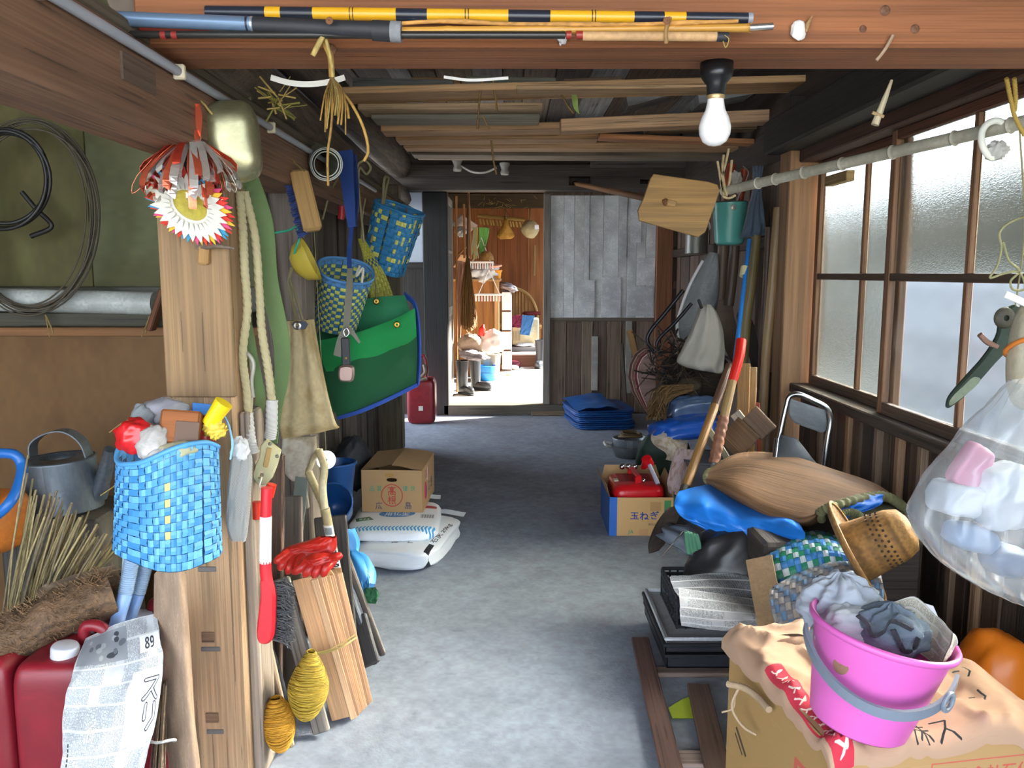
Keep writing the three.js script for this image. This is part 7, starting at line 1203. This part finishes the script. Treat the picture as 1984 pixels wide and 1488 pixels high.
  const hp = []; for (let i = 0; i <= 24; i++) { const a = lerp(0.62, 3.35, i / 24); hp.push(L(Math.cos(a) * 0.143, 0.165 - 0.062 * Math.sin((a - 0.62) / 2.73 * Math.PI), Math.sin(a) * 0.143 + 0.02 * Math.sin((a - 0.62) / 2.73 * Math.PI))); }
  const hd = part(b, 'handle', strap(hp, 0.022, 0.007, V(0, 1, 0.25), { raw: true }), gy, 'grey plastic handle');
  const rp = hp[3].clone().lerp(hp[4], 0.5).add(V(0.004, 0, 0.006)); part(hd, 'handle_ring', put(prism(circ(0.021, 24), 0.007, 0.002, [circ(0.0125, 18)]), mat4(rp, 0.1, 0.62, 0.35)), gy);
  const tow = (name, label, px, py, dd, a, e, c, mt, o) => thing(name, label, 'cloth', put(blob(a, e, c, { nu: 56, nv: 36, ...o }), mat4(P(px, py, dd), 0, 0, o.rz ?? 0)), mt);
  tow('white_towel', 'bunched pale blue white towel standing out of the bucket', 1628, 1172, 1.68, 0.084, 0.062, 0.07, M('#c3ccd9', 'cloth', { r: 0.95 }), { amp: 0.16, f: 3, fold: 0.06, fn: 11, s: 61 });
  tow('white_towel', 'lower fold of pale towel at the bucket rim', 1642, 1226, 1.6, 0.07, 0.056, 0.05, M('#c9d0da', 'cloth', { r: 0.95 }), { amp: 0.14, f: 3, s: 63 });
  tow('grey_cloth', 'slate grey cloth with black piping folded in the bucket', 1724, 1226, 1.57, 0.072, 0.056, 0.05, M('#6d7c8c', 'cloth', { r: 0.9 }), { amp: 0.14, f: 3, fold: 0.07, fn: 6, s: 66 });
  thing('black_piping', 'black piping along the folds of the slate grey cloth', 'trim', [strap(line([[1662, 1192], [1680, 1208], [1692, 1232], [1712, 1224], [1726, 1204], [1768, 1220]], 1.513), 0.01, 0.003, V(0, 1, 0.5)), strap(line([[1730, 1220], [1742, 1243], [1752, 1262], [1768, 1260], [1780, 1236]], 1.515), 0.01, 0.003, V(0.5, 1, 0.5))], M('#30343b', 'cloth'));
  const nb = canvasMat(512, 256, (x, W0, H0) => newsprint(x, W0, H0, { rows: 4, bg: '#cfc9b8' }), { r: 0.95 });
  thing('newspaper_liner', 'newspaper sheet curled up inside the bucket rim', 'newspaper', sheet((u, v) => { const a = lerp(-1.5, 0.85, u), r = R * (0.84 + 0.08 * v) + 0.006 * noise3(u * 9, v * 5, 1); return L(Math.cos(a) * r, H - 0.05 + v * (0.085 + 0.02 * noise3(u * 6, 0, 4)), Math.sin(a) * r); }, 40, 8, 0.003, 2, 1), nb);
  const mg = T('folded_pages', 'folded glossy printed pages tucked into the bucket', 'paper'); for (let i = 0; i < 4; i++) part(mg, 'page', sheet((u, v) => P(lerp(1752 + i * 12, 1772 + i * 12, u) + v * 26, lerp(1168, 1228, v) + u * 6, 1.665 + i * 0.006), 4, 6, 0.002), M(['#d5d9e4', '#9fb09a', '#c7cbe0', '#e2e4ea'][i], null, { r: 0.4 }));
  thing('bucket_mark', 'brown sticker mark on the pink bucket', 'sticker', put(lathe([[0.001, 0.002], [0.016, 0.0015], [0.017, 0]], 18), mat4(L(-0.098, 0.14, 0.068), 1.35, -0.95, 0)), M('#8a6450', null));
}
{ // hanging clear bag
  const t = T('hanging_plastic_bag', 'big clear plastic bag of odds and ends hanging by the window', 'bag');
  const rows = [[[1968, 742], [2030, 735]], [[1925, 795], [2050, 790]], [[1862, 850], [2070, 850]], [[1806, 920], [2080, 930]], [[1764, 1000], [2085, 1010]], [[1802, 1070], [2080, 1090]], [[1870, 1122], [2060, 1165]], [[1930, 1150], [2020, 1180]]];
  part(t, 'film', pouch(rows, 1.72, 0.1, { wr: 0.012, f: 9, pleat: 0.005, pn: 40, flat: 1, nu: 96, nv: 50 }), M('#e9edf1', null, { t: 0.86, r: 0.22 }));
  part(t, 'cord', tube([P(1998, 742, 1.72), P(2010, 560, 1.8), P(2070, 217, 1.98)], 0.003, { k: 6 }), cord);
  const inn = (name, label, px, py, a, e, c, col, o = {}) => thing(name, label, o.cat ?? 'package', put(blob(a, e, c, { e: 0.4, amp: 0.05, ...o }), mat4(P(px, py, 1.74), 0, 0.2, o.rz ?? 0)), M(col, null, { r: 0.4 }));
  inn('pink_packet', 'pink packet inside the hanging clear bag', 1880, 905, 0.035, 0.05, 0.02, '#c9809c', { rz: -0.6 }); inn('white_carton', 'white carton inside the hanging clear bag', 1850, 965, 0.05, 0.035, 0.04, '#b9c0c6', { rz: -0.2 }); inn('white_carton', 'second white carton deeper in the hanging clear bag', 1940, 960, 0.055, 0.07, 0.04, '#c2c8cc', { rz: 0.1 });
  inn('blue_bottle', 'pale blue bottle low in the hanging clear bag', 1880, 1040, 0.06, 0.03, 0.04, '#7d93b0', { rz: -0.3, e: 0.7 }); inn('dark_cloth', 'dark bundle at the bottom of the hanging clear bag', 1950, 1085, 0.06, 0.035, 0.04, '#5a6b86', { rz: -0.3, e: 0.8 });
}
{ // knife sheath and other wall things
  const t = T('blade_sheath', 'green mouldy leather blade sheath hanging at the window', 'sheath');
  part(t, 'sheath', flat(smoothPoly([[1938, 612], [1966, 590], [1984, 608], [1980, 640], [1962, 668], [1930, 700], [1890, 745], [1850, 782], [1834, 790], [1836, 772], [1868, 732], [1905, 690], [1930, 650]], 60), 2.28, 0.02, 0.006), M('#2f4036', 'stain', { r: 0.7 }));
  part(t, 'boss', put(lathe([[0.008, 0.01], [0.014, 0.012], [0.026, 0.008], [0.03, 0]], 22), mat4(P(1946, 616, 2.27), Math.PI / 2)), M('#4a463a', 'mottle', { r: 0.6 }));
  part(t, 'cord', tube([P(1966, 600, 2.28), P(1985, 450, 2.2), P(1975, 242, 2.12)], 0.0025, { k: 6 }), cord);
  part(t, 'worn_patch', flat(smoothPoly([[1888, 730], [1900, 735], [1862, 772], [1840, 786], [1840, 776], [1866, 748]], 24), 2.269, 0.002, 0.0005), M('#7f8c78', 'stain'));
  part(t, 'tab', tube(line([[1932, 672], [1912, 662], [1898, 648]], 2.275), 0.008, { k: 8 }), M('#8a6a5c', null));
}
thing('cord_loops', 'thin yellow green cord in loops before the window', 'cord', tube(line([[2000, 415], [1955, 432], [1937, 450], [1940, 480], [1932, 515], [1918, 538], [1945, 530], [1975, 528], [1985, 560], [1962, 560], [1958, 545], [1975, 525], [1955, 505], [1944, 470]], 2.2), 0.0032, { k: 6, seg: 110 }), M('#a9a678', 'cloth'));
{ const t = T('foam_ring', 'cracked white foam ring hung on the bamboo pole', 'ring'); const c = P(1926, 270, 2.14); const p = []; for (let i = 0; i <= 14; i++) { const a = lerp(0.9, 5.6, i / 14); p.push(c.clone().add(V(Math.cos(a) * 0.032, Math.sin(a) * 0.045, Math.sin(a * 2) * 0.006))); } part(t, 'ring', tube(p, 0.0085, { k: 9, seg: 40 }), M('#dcdccf', null, { r: 0.6 })); part(t, 'rag', put(blob(0.026, 0.022, 0.02, { amp: 0.35, f: 4 }), mat4(P(1930, 292, 2.14))), M('#cfcdc4', 'cloth')); }
thing('yellow_rope', 'yellow rope tied from the front beam to the bamboo pole', 'rope', [rope3(line([[1950, 152, 1.95], [1958, 190, 1.98], [1966, 225, 2.0], [1985, 262, 2.02]], 2), 0.005, 40, { seg: 50 }), rope3(line([[1965, 152, 1.95], [1968, 190, 1.98], [1966, 215, 2.0]], 2), 0.005, 30, { seg: 40 })], M('#c2a04a', 'cloth'));
{ const t = T('cream_pot', 'cream pot with an orange band at the window edge', 'pot'); part(t, 'pot', put(blob(0.05, 0.13, 0.05, { e: 0.8, amp: 0.04 }), mat4(P(2000, 690, 1.95))), M('#c9c2a8', 'mottle')); part(t, 'band', tube(Array.from({ length: 12 }, (_, i) => P(1998, 672, 1.95).add(V(Math.cos(i / 12 * 6.283) * 0.052, 0.03 * Math.sin(i / 12 * 6.283), 0.052 * Math.sin(i / 12 * 6.283)))), 0.006, { closed: true, k: 7, seg: 40 }), M('#c9742a', null)); part(t, 'cord', tube([P(2000, 560, 1.95), P(2030, 400, 2.0), P(2040, 228, 2.03)], 0.003, { k: 6 }), cord); part(t, 'spoon', bar(P(1948, 570, 1.93), P(2010, 598, 1.95), 0.016, 0.005), M('#e3e3dc', null)); }
thing('orange_sack', 'bright orange plastic sack at the foot of the wall', 'sack', put(blob(0.1, 0.165, 0.1, { e: 0.7, amp: 0.1, s: 71 }), mat4(V(1.4, 0.165, -2.25))), M('#e07a17', null, { r: 0.4 }));
thing('wood_block', 'small wooden block wedged on top of the window sash', 'block', [rbox(XR - 0.03, XR + 0.01, W(1630, 356, XR).y, W(1630, 336, XR).y, W(1610, 345, XR).z, W(1652, 345, XR).z, 0.003)], M('#b59a6a', 'wood'));

// ================================================================ the bright room beyond the doorway
{
  const FY = 0.06, ZB = -13.6;
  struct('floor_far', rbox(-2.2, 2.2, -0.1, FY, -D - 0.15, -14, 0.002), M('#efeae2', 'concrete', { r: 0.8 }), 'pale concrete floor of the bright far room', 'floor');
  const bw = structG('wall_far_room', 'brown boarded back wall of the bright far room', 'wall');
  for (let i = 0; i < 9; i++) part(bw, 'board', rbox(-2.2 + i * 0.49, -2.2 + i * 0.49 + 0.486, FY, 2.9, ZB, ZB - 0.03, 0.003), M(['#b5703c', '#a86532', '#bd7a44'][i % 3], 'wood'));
  part(bw, 'backing', rbox(-2.3, 2.3, -0.1, 2.9, ZB - 0.03, ZB - 0.08, 0.002), M('#5f3f24', 'wood'));
  part(bw, 'lintel', rbox(-2.2, 2.2, P(0, 403, 13.5).y, P(0, 375, 13.5).y, ZB + 0.14, ZB, 0.01), M('#5a4a2f', 'old'));
  part(bw, 'door_pull', bar(P(1037, 475, 13.5), P(1035, 535, 13.5), 0.035, 0.02), M('#b99a62', 'wood'));
  struct('wall_far_side', rbox(-2.3, -2.2, -0.1, 2.9, -D - 0.15, -14, 0.002), M('#6b5138', 'old'), 'boarded side wall of the far room behind the shelves', 'wall');
  // sunny side: open doorway between two wall pieces
  const sw = structG('wall_far_sunny', 'sunny side wall of the far room with a wide opening', 'wall');
  part(sw, 'wall', rbox(2.2, 2.3, -0.1, 2.9, -D - 0.15, -8.25, 0.004), brown); part(sw, 'wall', rbox(2.2, 2.3, -0.1, 2.9, -13.2, -14, 0.004), brown); part(sw, 'header', rbox(2.2, 2.3, 2.4, 2.9, -8.25, -13.2, 0.004), brown);
  struct('ceiling_far', rbox(-2.3, 2.3, 2.75, 2.85, -D - 0.1, -14, 0.004), M('#6b5134', 'old'), 'brown ceiling boards of the far room', 'ceiling');
  const wl = rbox(-2.3, wx(560) + 0.02, -0.1, 2.9, -D - 0.05, -D - 0.15, 0.004); struct('wall_divide', wl, dark, 'wooden partition beside the doorway', 'wall');
  struct('wall_divide', rbox(XR, 2.3, -0.1, 2.9, -D - 0.05, -D - 0.15, 0.004), dark, 'wooden partition beyond the corner post', 'wall');
  const dr = structG('door_1', 'weathered sliding lattice door standing open beside the doorway', 'door'), gw = M('#8d857b', 'old');
  const X0 = P(868, 600, 8.05).x, dz = (px) => P(px, 600, 8.05).z;
  for (const [z0, z1] of [[-8.05, -8.13], [-8.72, -8.8]]) part(dr, 'stile', rbox(X0 - 0.03, X0, 0.08, 2.1, z0, z1, 0.003), gw);
  for (const [y0, y1] of [[0.08, 0.22], [0.92, 1.02], [2.02, 2.1], [1.55, 1.58]]) part(dr, 'rail', rbox(X0 - 0.028, X0 - 0.002, y0, y1, -8.13, -8.72, 0.003), gw);
  for (let i = 0; i < 5; i++) part(dr, 'lattice_bar', rbox(X0 - 0.024, X0 - 0.004, 1.02, 2.02, -8.2 - i * 0.11, -8.23 - i * 0.11, 0.002), gw);
  for (let i = 0; i < 5; i++) part(dr, 'panel_board', rbox(X0 - 0.02, X0 - 0.008, 0.22, 0.92, -8.131 - i * 0.118, -8.247 - i * 0.118, 0.002), M('#7b7067', 'old'));

  const cyl = (prof, p, rx = 0, ry = 0, rz = 0, n = 24) => put(lathe(prof, n), mat4(p, rx, ry, rz));
  const g0 = (px, py) => G(px, py, FY);
  // rubber boots
  const boot = (label, px, py, col, ry, s = 1) => {
    const t = T('rubber_boot', label, 'boot', 'rubber boots'), b = g0(px, py), m = mat4(b, 0, ry, 0, s), at = (x, y, z) => V(x, y, z).applyMatrix4(m);
    const sh = part(t, 'shaft', tube([at(0, 0.04, 0), at(0, 0.14, -0.005), at(0, 0.25, -0.01), at(0, 0.36, -0.012)], (u) => s * lerp(0.05, 0.068, u), { k: 18, seg: 16, open: true }), M(col, null, { r: 0.3 }));
    const ft = part(t, 'foot', put(blob(0.05, 0.05, 0.13, { e: 0.75, amp: 0.02 }), m.clone().multiply(mat4(V(0, 0.05, 0.07)))), M(col, null, { r: 0.3 }));
    part(ft, 'sole', put(blob(0.052, 0.014, 0.135, { e: 0.6, amp: 0 }), m.clone().multiply(mat4(V(0, 0.013, 0.07)))), M('#1d1d1f', null));
    const rim = []; for (let i = 0; i < 16; i++) { const a = i / 16 * 6.283; rim.push(at(Math.cos(a) * 0.068, 0.36, -0.012 + Math.sin(a) * 0.068)); } part(sh, 'rim', tube(rim, 0.006 * s, { closed: true, k: 6, seg: 30 }), M(col, null, { r: 0.3 }));
  };
  boot('tall black rubber boot standing close to the lattice door', 897, 763, '#26282c', 0.6); boot('black rubber boot pointing at the blue tub', 922, 755, '#2b2e33', 1.1); boot('maroon rubber boot beside the pale sandals', 982, 712, '#6d2b3c', 1.2, 1.0); boot('dark boot standing by the door jamb', 1046, 712, '#3b4148', -0.2, 1.05);
  { const t = T('blue_tub', 'blue plastic tub with a lid beside the black boots', 'tub'), b = g0(944, 737); part(t, 'tub', cyl([[0.001, 0], [0.1, 0], [0.105, 0.1], [0.112, 0.105], [0.112, 0.18], [0.106, 0.185], [0.1, 0.15], [0.001, 0.15]], b), M('#2f86d0', null, { r: 0.35 })); part(t, 'band', cyl([[0.106, 0.098], [0.113, 0.1], [0.113, 0.108], [0.106, 0.11]], b), M('#2468ad', null)); }
  { const t = T('waste_bin', 'beige bin topped by the white plastic bag', 'bin'), b = g0(950, 733); part(t, 'bin', cyl([[0.001, 0], [0.11, 0], [0.13, 0.3], [0.135, 0.3], [0.13, 0.31], [0.11, 0.3]], b), M('#b5a78e', 'mottle')); }
  thing('white_bag', 'puffed white plastic bag resting on the beige bin', 'bag', put(blob(0.15, 0.13, 0.13, { amp: 0.16, f: 3, s: 81 }), mat4(P(955, 663, 8.95))), M('#e6dfdc', null, { r: 0.35, t: 0.2 }));
  thing('beige_bags', 'slumped beige paper bag against the lattice door', 'bag', put(blob(0.13, 0.12, 0.12, { amp: 0.2, f: 2.6, s: 83 }), mat4(P(912, 668, 8.85))), M('#b39a84', 'mottle'));
  thing('grey_rags', 'grey rags lying over the boot tops', 'rags', put(blob(0.14, 0.05, 0.12, { amp: 0.3, f: 3, s: 85 }), mat4(P(918, 688, 8.75), 0, 0, -0.15)), M('#8a8288', 'cloth'));
  thing('red_bottle', 'small red bottle on the slumped bags', 'bottle', cyl([[0.001, 0], [0.035, 0], [0.035, 0.08], [0.015, 0.1], [0.015, 0.12], [0.001, 0.12]], P(932, 650, 8.9), 0, 0, -0.2), M('#d6332a', null, { r: 0.35 }));
  { const t = T('sandals', 'pale sandals in front of the maroon boot', 'sandals'), b = g0(982, 714); for (const dx of [-0.05, 0.05]) part(t, 'sandal', put(blob(0.045, 0.03, 0.12, { e: 0.7, amp: 0.05 }), mat4(V(b.x + dx, b.y + 0.03, b.z + 0.1), 0, 1.1, 0)), M('#d9cdb8', null)); }
  { const t = T('sun_hat', 'pale woven sun hat lying on the far floor', 'hat'), b = g0(1000, 728); part(t, 'brim', cyl([[0.001, 0.05], [0.07, 0.048], [0.1, 0.02], [0.2, 0.002], [0.2, 0.0], [0.1, 0.012]], b, 0.05, 0, 0), M('#d8cbb2', 'bark')); }
  // step, drawers, cabinet
  { const st = T('wooden_step', 'long wooden step with a white mat across the far room', 'step'), a = P(990, 712, 9.9), b = P(1050, 690, 9.9); part(st, 'step', rbox(-0.35, 0.9, FY, P(0, 688, 11.5).y, -11.5, -11.9, 0.006), M('#7d5a48', 'wood')); part(st, 'platform', rbox(-0.35, 1.2, FY, P(0, 672, 11.9).y, -11.905, ZB + 0.04, 0.006), M('#8d8f96', 'wood')); part(st, 'mat', rbox(P(992, 682, 11.6).x, P(1046, 682, 11.6).x, P(0, 688, 11.5).y, P(0, 688, 11.5).y + 0.01, -11.52, -11.88, 0.003), M('#e9e6e2', 'cloth')); }
  { const t = T('drawer_unit', 'narrow white drawer unit with black trim', 'drawers'), x0 = P(972, 600, 10.95).x, x1 = P(990, 600, 10.95).x, y1 = P(0, 563, 10.95).y; part(t, 'body', rbox(x0, x1 + 0.012, FY, y1, -10.97, -11.35, 0.004), M('#5f646b', null)); for (let i = 0; i < 4; i++) { const a = lerp(FY + 0.03, y1, i / 4), b = lerp(FY + 0.03, y1, (i + 1) / 4) - 0.02; const dd = part(t, 'drawer', rbox(x0 + 0.004, x1 - 0.004, a, b, -10.95, -10.99, 0.004), M('#e4e8ec', null, { r: 0.3 })); part(dd, 'grip', rbox(x0, x1, b + 0.002, b + 0.018, -10.945, -10.97, 0.002), M('#23252a', null)); } }
  { const t = T('wood_cabinet', 'tall honey coloured wooden cabinet below the hanging laundry racks', 'cabinet'), x0 = -1.0, x1 = P(967, 600, 10.5).x, y1 = P(0, 545, 10.5).y; part(t, 'side', rbox(x0, x1 - 0.06, FY, y1, -10.5, -11.2, 0.004), M('#c07f3f', 'wood')); part(t, 'corner_post', rbox(x1 - 0.06, x1, FY, y1 + 0.02, -10.45, -10.53, 0.004), M('#dba76a', 'wood')); part(t, 'top', rbox(x0, x1 + 0.02, y1, y1 + 0.03, -10.43, -11.2, 0.004), M('#d6a86e', 'wood')); }
  thing('clutter_pile', 'white crumpled plastic heaped on the wooden cabinet', 'plastic', put(blob(0.22, 0.12, 0.2, { amp: 0.3, f: 4, s: 91 }), mat4(P(936, 530, 10.6))), M('#e9e6e4', null, { r: 0.4, t: 0.2 }));
  { const t = T('orange_basket', 'orange plastic basket on top of the cabinet', 'basket'), b = P(958, 546, 10.6); part(t, 'body', cyl([[0.001, 0], [0.07, 0], [0.09, 0.13], [0.1, 0.13], [0.1, 0.15], [0.085, 0.14], [0.06, 0.01]], b), M('#e8991a', null, { r: 0.4 })); }
  thing('pink_tray', 'pink oval tray lying over the orange basket', 'tray', put(blob(0.1, 0.022, 0.08, { amp: 0.04 }), mat4(P(958, 516, 10.5), 0, 0, 0.12)), M('#e0a088', null));
  thing('grey_cloths', 'grey folded cloths on the drawer unit', 'cloth', put(blob(0.12, 0.05, 0.12, { amp: 0.25, f: 3, s: 93 }), mat4(P(984, 556, 11.0), 0, 0, -0.35)), M('#9a98a2', 'cloth'));
  // laundry racks
  const rack = (label, px, py, d, w) => { const t = T('laundry_rack', label, 'rack'), c = P(px, py, d), wt = M('#ece6e0', null); part(t, 'frame', [bar(c.clone().add(V(-w, 0, 0)), c.clone().add(V(w, 0, 0)), 0.022, 0.02), bar(c.clone().add(V(-w, 0, -0.2)), c.clone().add(V(w, 0, -0.2)), 0.022, 0.02), bar(c.clone().add(V(-w, 0, 0)), c.clone().add(V(-w, 0, -0.2)), 0.02, 0.02, V(0, 1, 0)), bar(c.clone().add(V(w, 0, 0)), c.clone().add(V(w, 0, -0.2)), 0.02, 0.02, V(0, 1, 0))], wt); for (let i = 0; i < 10; i++) part(t, 'peg', rbox(c.x - w + i * w / 4.6, c.x - w + i * w / 4.6 + 0.018, c.y - 0.08, c.y - 0.012, c.z + 0.01, c.z - 0.01, 0.003), [wt, M('#cfd9d9', null), M('#e3b7b7', null)][i % 3]); for (const s of [-1, 1]) part(t, 'cord', tube([c.clone().add(V(s * w * 0.8, 0, -0.1)), c.clone().add(V(0, 0.3, -0.1))], 0.006, { k: 5, seg: 1 }), wt); };
  rack('white plastic laundry rack with many pegs before the cabinet', 947, 571, 10.1, 0.165); rack('upper white laundry rack below the straw hat', 932, 508, 10.2, 0.14);
  { const t = T('straw_sunhat', 'tan straw hat resting on the upper laundry rack', 'hat'), b = P(942, 504, 10.15); part(t, 'hat', cyl([[0.001, 0.11], [0.05, 0.1], [0.085, 0.05], [0.095, 0.0], [0.1, 0.0]], b), M('#b98a4a', 'bark')); }
  { const t = T('straw_broom', 'long brown straw broom head hanging beside the lattice door', 'broom'); const s = []; for (let i = 0; i < 260; i++) { const u = rr(-1, 1), a = P(906 + u * 3, 500, 8.75 + rr(-0.02, 0.02)), m = P(906 + u * 12, 570, 8.75 + rr(-0.05, 0.05)), b = P(908 + u * 16, 625 + rr(0, 22) - Math.abs(u) * 14, 8.75 + rr(-0.05, 0.05)); s.push([[a, m, b], 0.0035]); } part(t, 'bristles', strands(s, 3, 6), M('#8f642f', 'bark')); part(t, 'handle', tube([P(908, 375, 8.8), P(906, 505, 8.75)], 0.014, { k: 8, seg: 2 }), M('#7a5a34', 'wood')); }
  { const t = T('green_towel', 'bright green towel hanging on the shelf frame', 'towel'); part(t, 'towel', cloth([[[928, 440], [948, 442]], [[928, 465], [944, 466]], [[929, 485], [938, 486]], [[930, 496], [942, 500]]], 10.3, { th: 0.006, wr: 0.008 }), M('#7fc95f', 'cloth')); }
  { const t = T('pole_shelf', 'slender wooden shelf frame on the far room side', 'shelf'), fr = M('#c28a52', 'wood'); for (const [a, b] of [[[884, 380], [886, 770]], [[899, 395], [900, 500]], [[908, 372], [912, 500]]]) part(t, 'upright', tube([P(...a, 9.0), P(...b, 9.0)], 0.012, { k: 8, seg: 2 }), fr); part(t, 'shelf_board', bar(P(884, 425, 9.0), P(915, 445, 9.4), 0.02, 0.16, V(0, 0.5, 1)), M('#9a8478', 'wood')); part(t, 'shelf_board', bar(P(884, 505, 9.0), P(904, 508, 9.3), 0.02, 0.16, V(0, 0.5, 1)), fr); part(t, 'brace', tube([P(887, 495, 9), P(908, 473, 9)], 0.01, { k: 6, seg: 1 }), fr); }
  thing('white_bundle', 'small white bundle on the far shelf board', 'bundle', put(blob(0.06, 0.05, 0.06, { amp: 0.3, f: 4 }), mat4(P(893, 448, 9.05))), M('#d5d3cc', 'cloth'));
  thing('pink_cloth_far', 'peach cloth hanging from the lower far shelf', 'cloth', cloth([[[886, 505], [902, 508]], [[886, 530], [900, 535]], [[887, 620], [893, 630]], [[888, 700], [891, 705]]], 8.9, { th: 0.006, wr: 0.01 }), M('#d79f80', 'cloth'));
  { const t = T('dried_herbs', 'bunch of dry yellow stems hanging by the green towel', 'herbs'); for (let i = 0; i < 24; i++) part(t, 'stem', tube([P(921 + rr(-4, 4), 440, 9.3), P(918 + rr(-8, 10), 500 + rr(-10, 4), 9.3)], 0.005, { k: 4, seg: 1 }), i % 2 ? M('#b9a24e', null) : M('#a9b59a', null)); }
  // pegged bamboo rail with bags
  { const t = T('peg_rail', 'bamboo rail strung with yellow clothes pegs', 'rail'); part(t, 'rail', tube([P(925, 418, 12.2), P(1017, 426, 12.2)], 0.025, { k: 8, seg: 3 }), M('#c9a65a', 'wood')); for (let i = 0; i < 14; i++) { const x = 930 + i * 6.4 + rr(-1, 1); part(t, 'peg', bar(P(x, 424 + i * 0.5, 12.15), P(x + 2.5, 435 + i * 0.5, 12.15), 0.023, 0.023), M('#d8bd62', 'wood')); } for (const [a, b] of [[940, 960], [990, 975]]) part(t, 'cord', tube([P(a, 420, 12.2), P(b, 402, 13.45)], 0.004, { k: 4, seg: 1 }), cord); }
  { const t = T('yellow_bag', 'golden cloth bag hung from the far lintel', 'bag'); part(t, 'bag', pouch([[[976, 424], [984, 424]], [[973, 438], [988, 438]], [[962, 456], [997, 456]], [[970, 464], [990, 463]]], 11.9, 0.09, { wr: 0.01, flat: 1 }), M('#c99a3e', 'stain')); part(t, 'cord', tube([P(980, 426, 11.9), P(980, 404, 13.4)], 0.012, { k: 6, seg: 1 }), M('#e3cfa0', null)); }
  { const t = T('string_bag', 'round cream net bag hung beside the golden bag', 'bag'); part(t, 'bag', put(blob(0.122, 0.128, 0.11, { amp: 0.08 }), mat4(P(1027, 444, 11.8))), M('#cfc193', 'cloth')); part(t, 'label', put(cbox(0.06, 0.06, 0.01, 0.002), mat4(P(1040, 440, 11.67), 0, 0.4, 0.1)), M('#e6e6ea', null)); part(t, 'cord', tube([P(1027, 428, 11.8), P(1027, 404, 13.4)], 0.01, { k: 6, seg: 1 }), M('#d9c7a0', null)); }
  thing('straw_scraps', 'bits of straw stuck over the far lintel', 'straw', strands(Array.from({ length: 26 }, () => { const a = P(rr(930, 1045), rr(384, 404), 13.4); return [[a, a.clone().add(V(rr(-0.12, 0.12), rr(-0.06, 0.06), 0))], 0.004]; }), 3), M('#b9a062', null));
  // wicker seat and box
  { const t = T('wicker_chair', 'wicker chair with a rounded cane back', 'chair'), wk = M('#c9a265', 'bark'); const c = P(1008, 625, 12.9), arc = []; for (let i = 0; i <= 12; i++) { const a = i / 12 * Math.PI; arc.push(V(c.x - 0.08 + Math.cos(a) * 0.35, c.y + 0.02 + Math.sin(a) * 0.5, c.z)); } part(t, 'hoop', tube(arc, 0.025, { k: 8, seg: 30 }), wk); for (let i = 0; i < 14; i++) { const x = -0.32 + i * 0.049, h = Math.sqrt(Math.max(0, 1 - (x / 0.35) ** 2)) * 0.5; part(t, 'cane', bar(V(c.x - 0.08 + x, c.y, c.z - 0.01), V(c.x - 0.08 + x, c.y + h, c.z - 0.01), 0.034, 0.012), M('#b18a52', 'bark')); } for (const [dx, dz] of [[-0.36, 0.36], [0.28, 0.36], [-0.36, 0.03], [0.28, 0.03]]) part(t, 'leg', rbox(c.x + dx - 0.02, c.x + dx + 0.02, P(0, 672, 11.9).y, c.y - 0.06, c.z + dz + 0.02, c.z + dz - 0.02, 0.004), wk); part(t, 'seat', rbox(c.x - 0.4, c.x + 0.32, c.y - 0.08, c.y, c.z + 0.4, c.z, 0.02), wk); }
  { const t = T('laundry_box', 'cream box standing on the platform under the cloths', 'box'), a = P(992, 668, 12.0), b = P(1044, 618, 12.0); part(t, 'box', rbox(a.x, b.x, a.y, b.y, -12.0, -12.4, 0.01), M('#d6c79c', 'mottle')); for (let i = 0; i < 5; i++) part(t, 'slot', rbox(a.x + 0.02 + i * 0.022, a.x + 0.03 + i * 0.022, a.y + 0.06, a.y + 0.2, -11.995, -12.002, 0.001), M('#8d8266', null)); }  // slots are raised darker strips, the recess shade put into their colour
  thing('maroon_cloth', 'maroon cloth folded over the cream box', 'cloth', cloth([[[990, 612], [1018, 610]], [[990, 625], [1014, 625]], [[992, 634], [1012, 635]]], 11.93, { th: 0.01, wr: 0.012 }), M('#8a1f4a', 'cloth'));
  thing('blue_jeans', 'blue denim cloth hanging over the cream box', 'cloth', cloth([[[1012, 610], [1036, 612]], [[1010, 630], [1030, 632]], [[1007, 648], [1026, 650]]], 11.9, { th: 0.01, wr: 0.008 }), M('#3f7fc0', 'cloth'));
  thing('red_cushion', 'dark red cushion edge on the wicker seat', 'cushion', put(blob(0.14, 0.03, 0.1, { e: 0.6, amp: 0.05 }), mat4(P(1030, 607, 12.7))), M('#7a1f22', 'cloth'));
  thing('newspaper_far', 'folded paper lying on the platform edge', 'paper', put(blob(0.14, 0.025, 0.08, { amp: 0.2 }), mat4(P(1016, 668, 11.97))), M('#d3d5d8', null));
}
rebaseAll();
renderer.render(scene, camera);
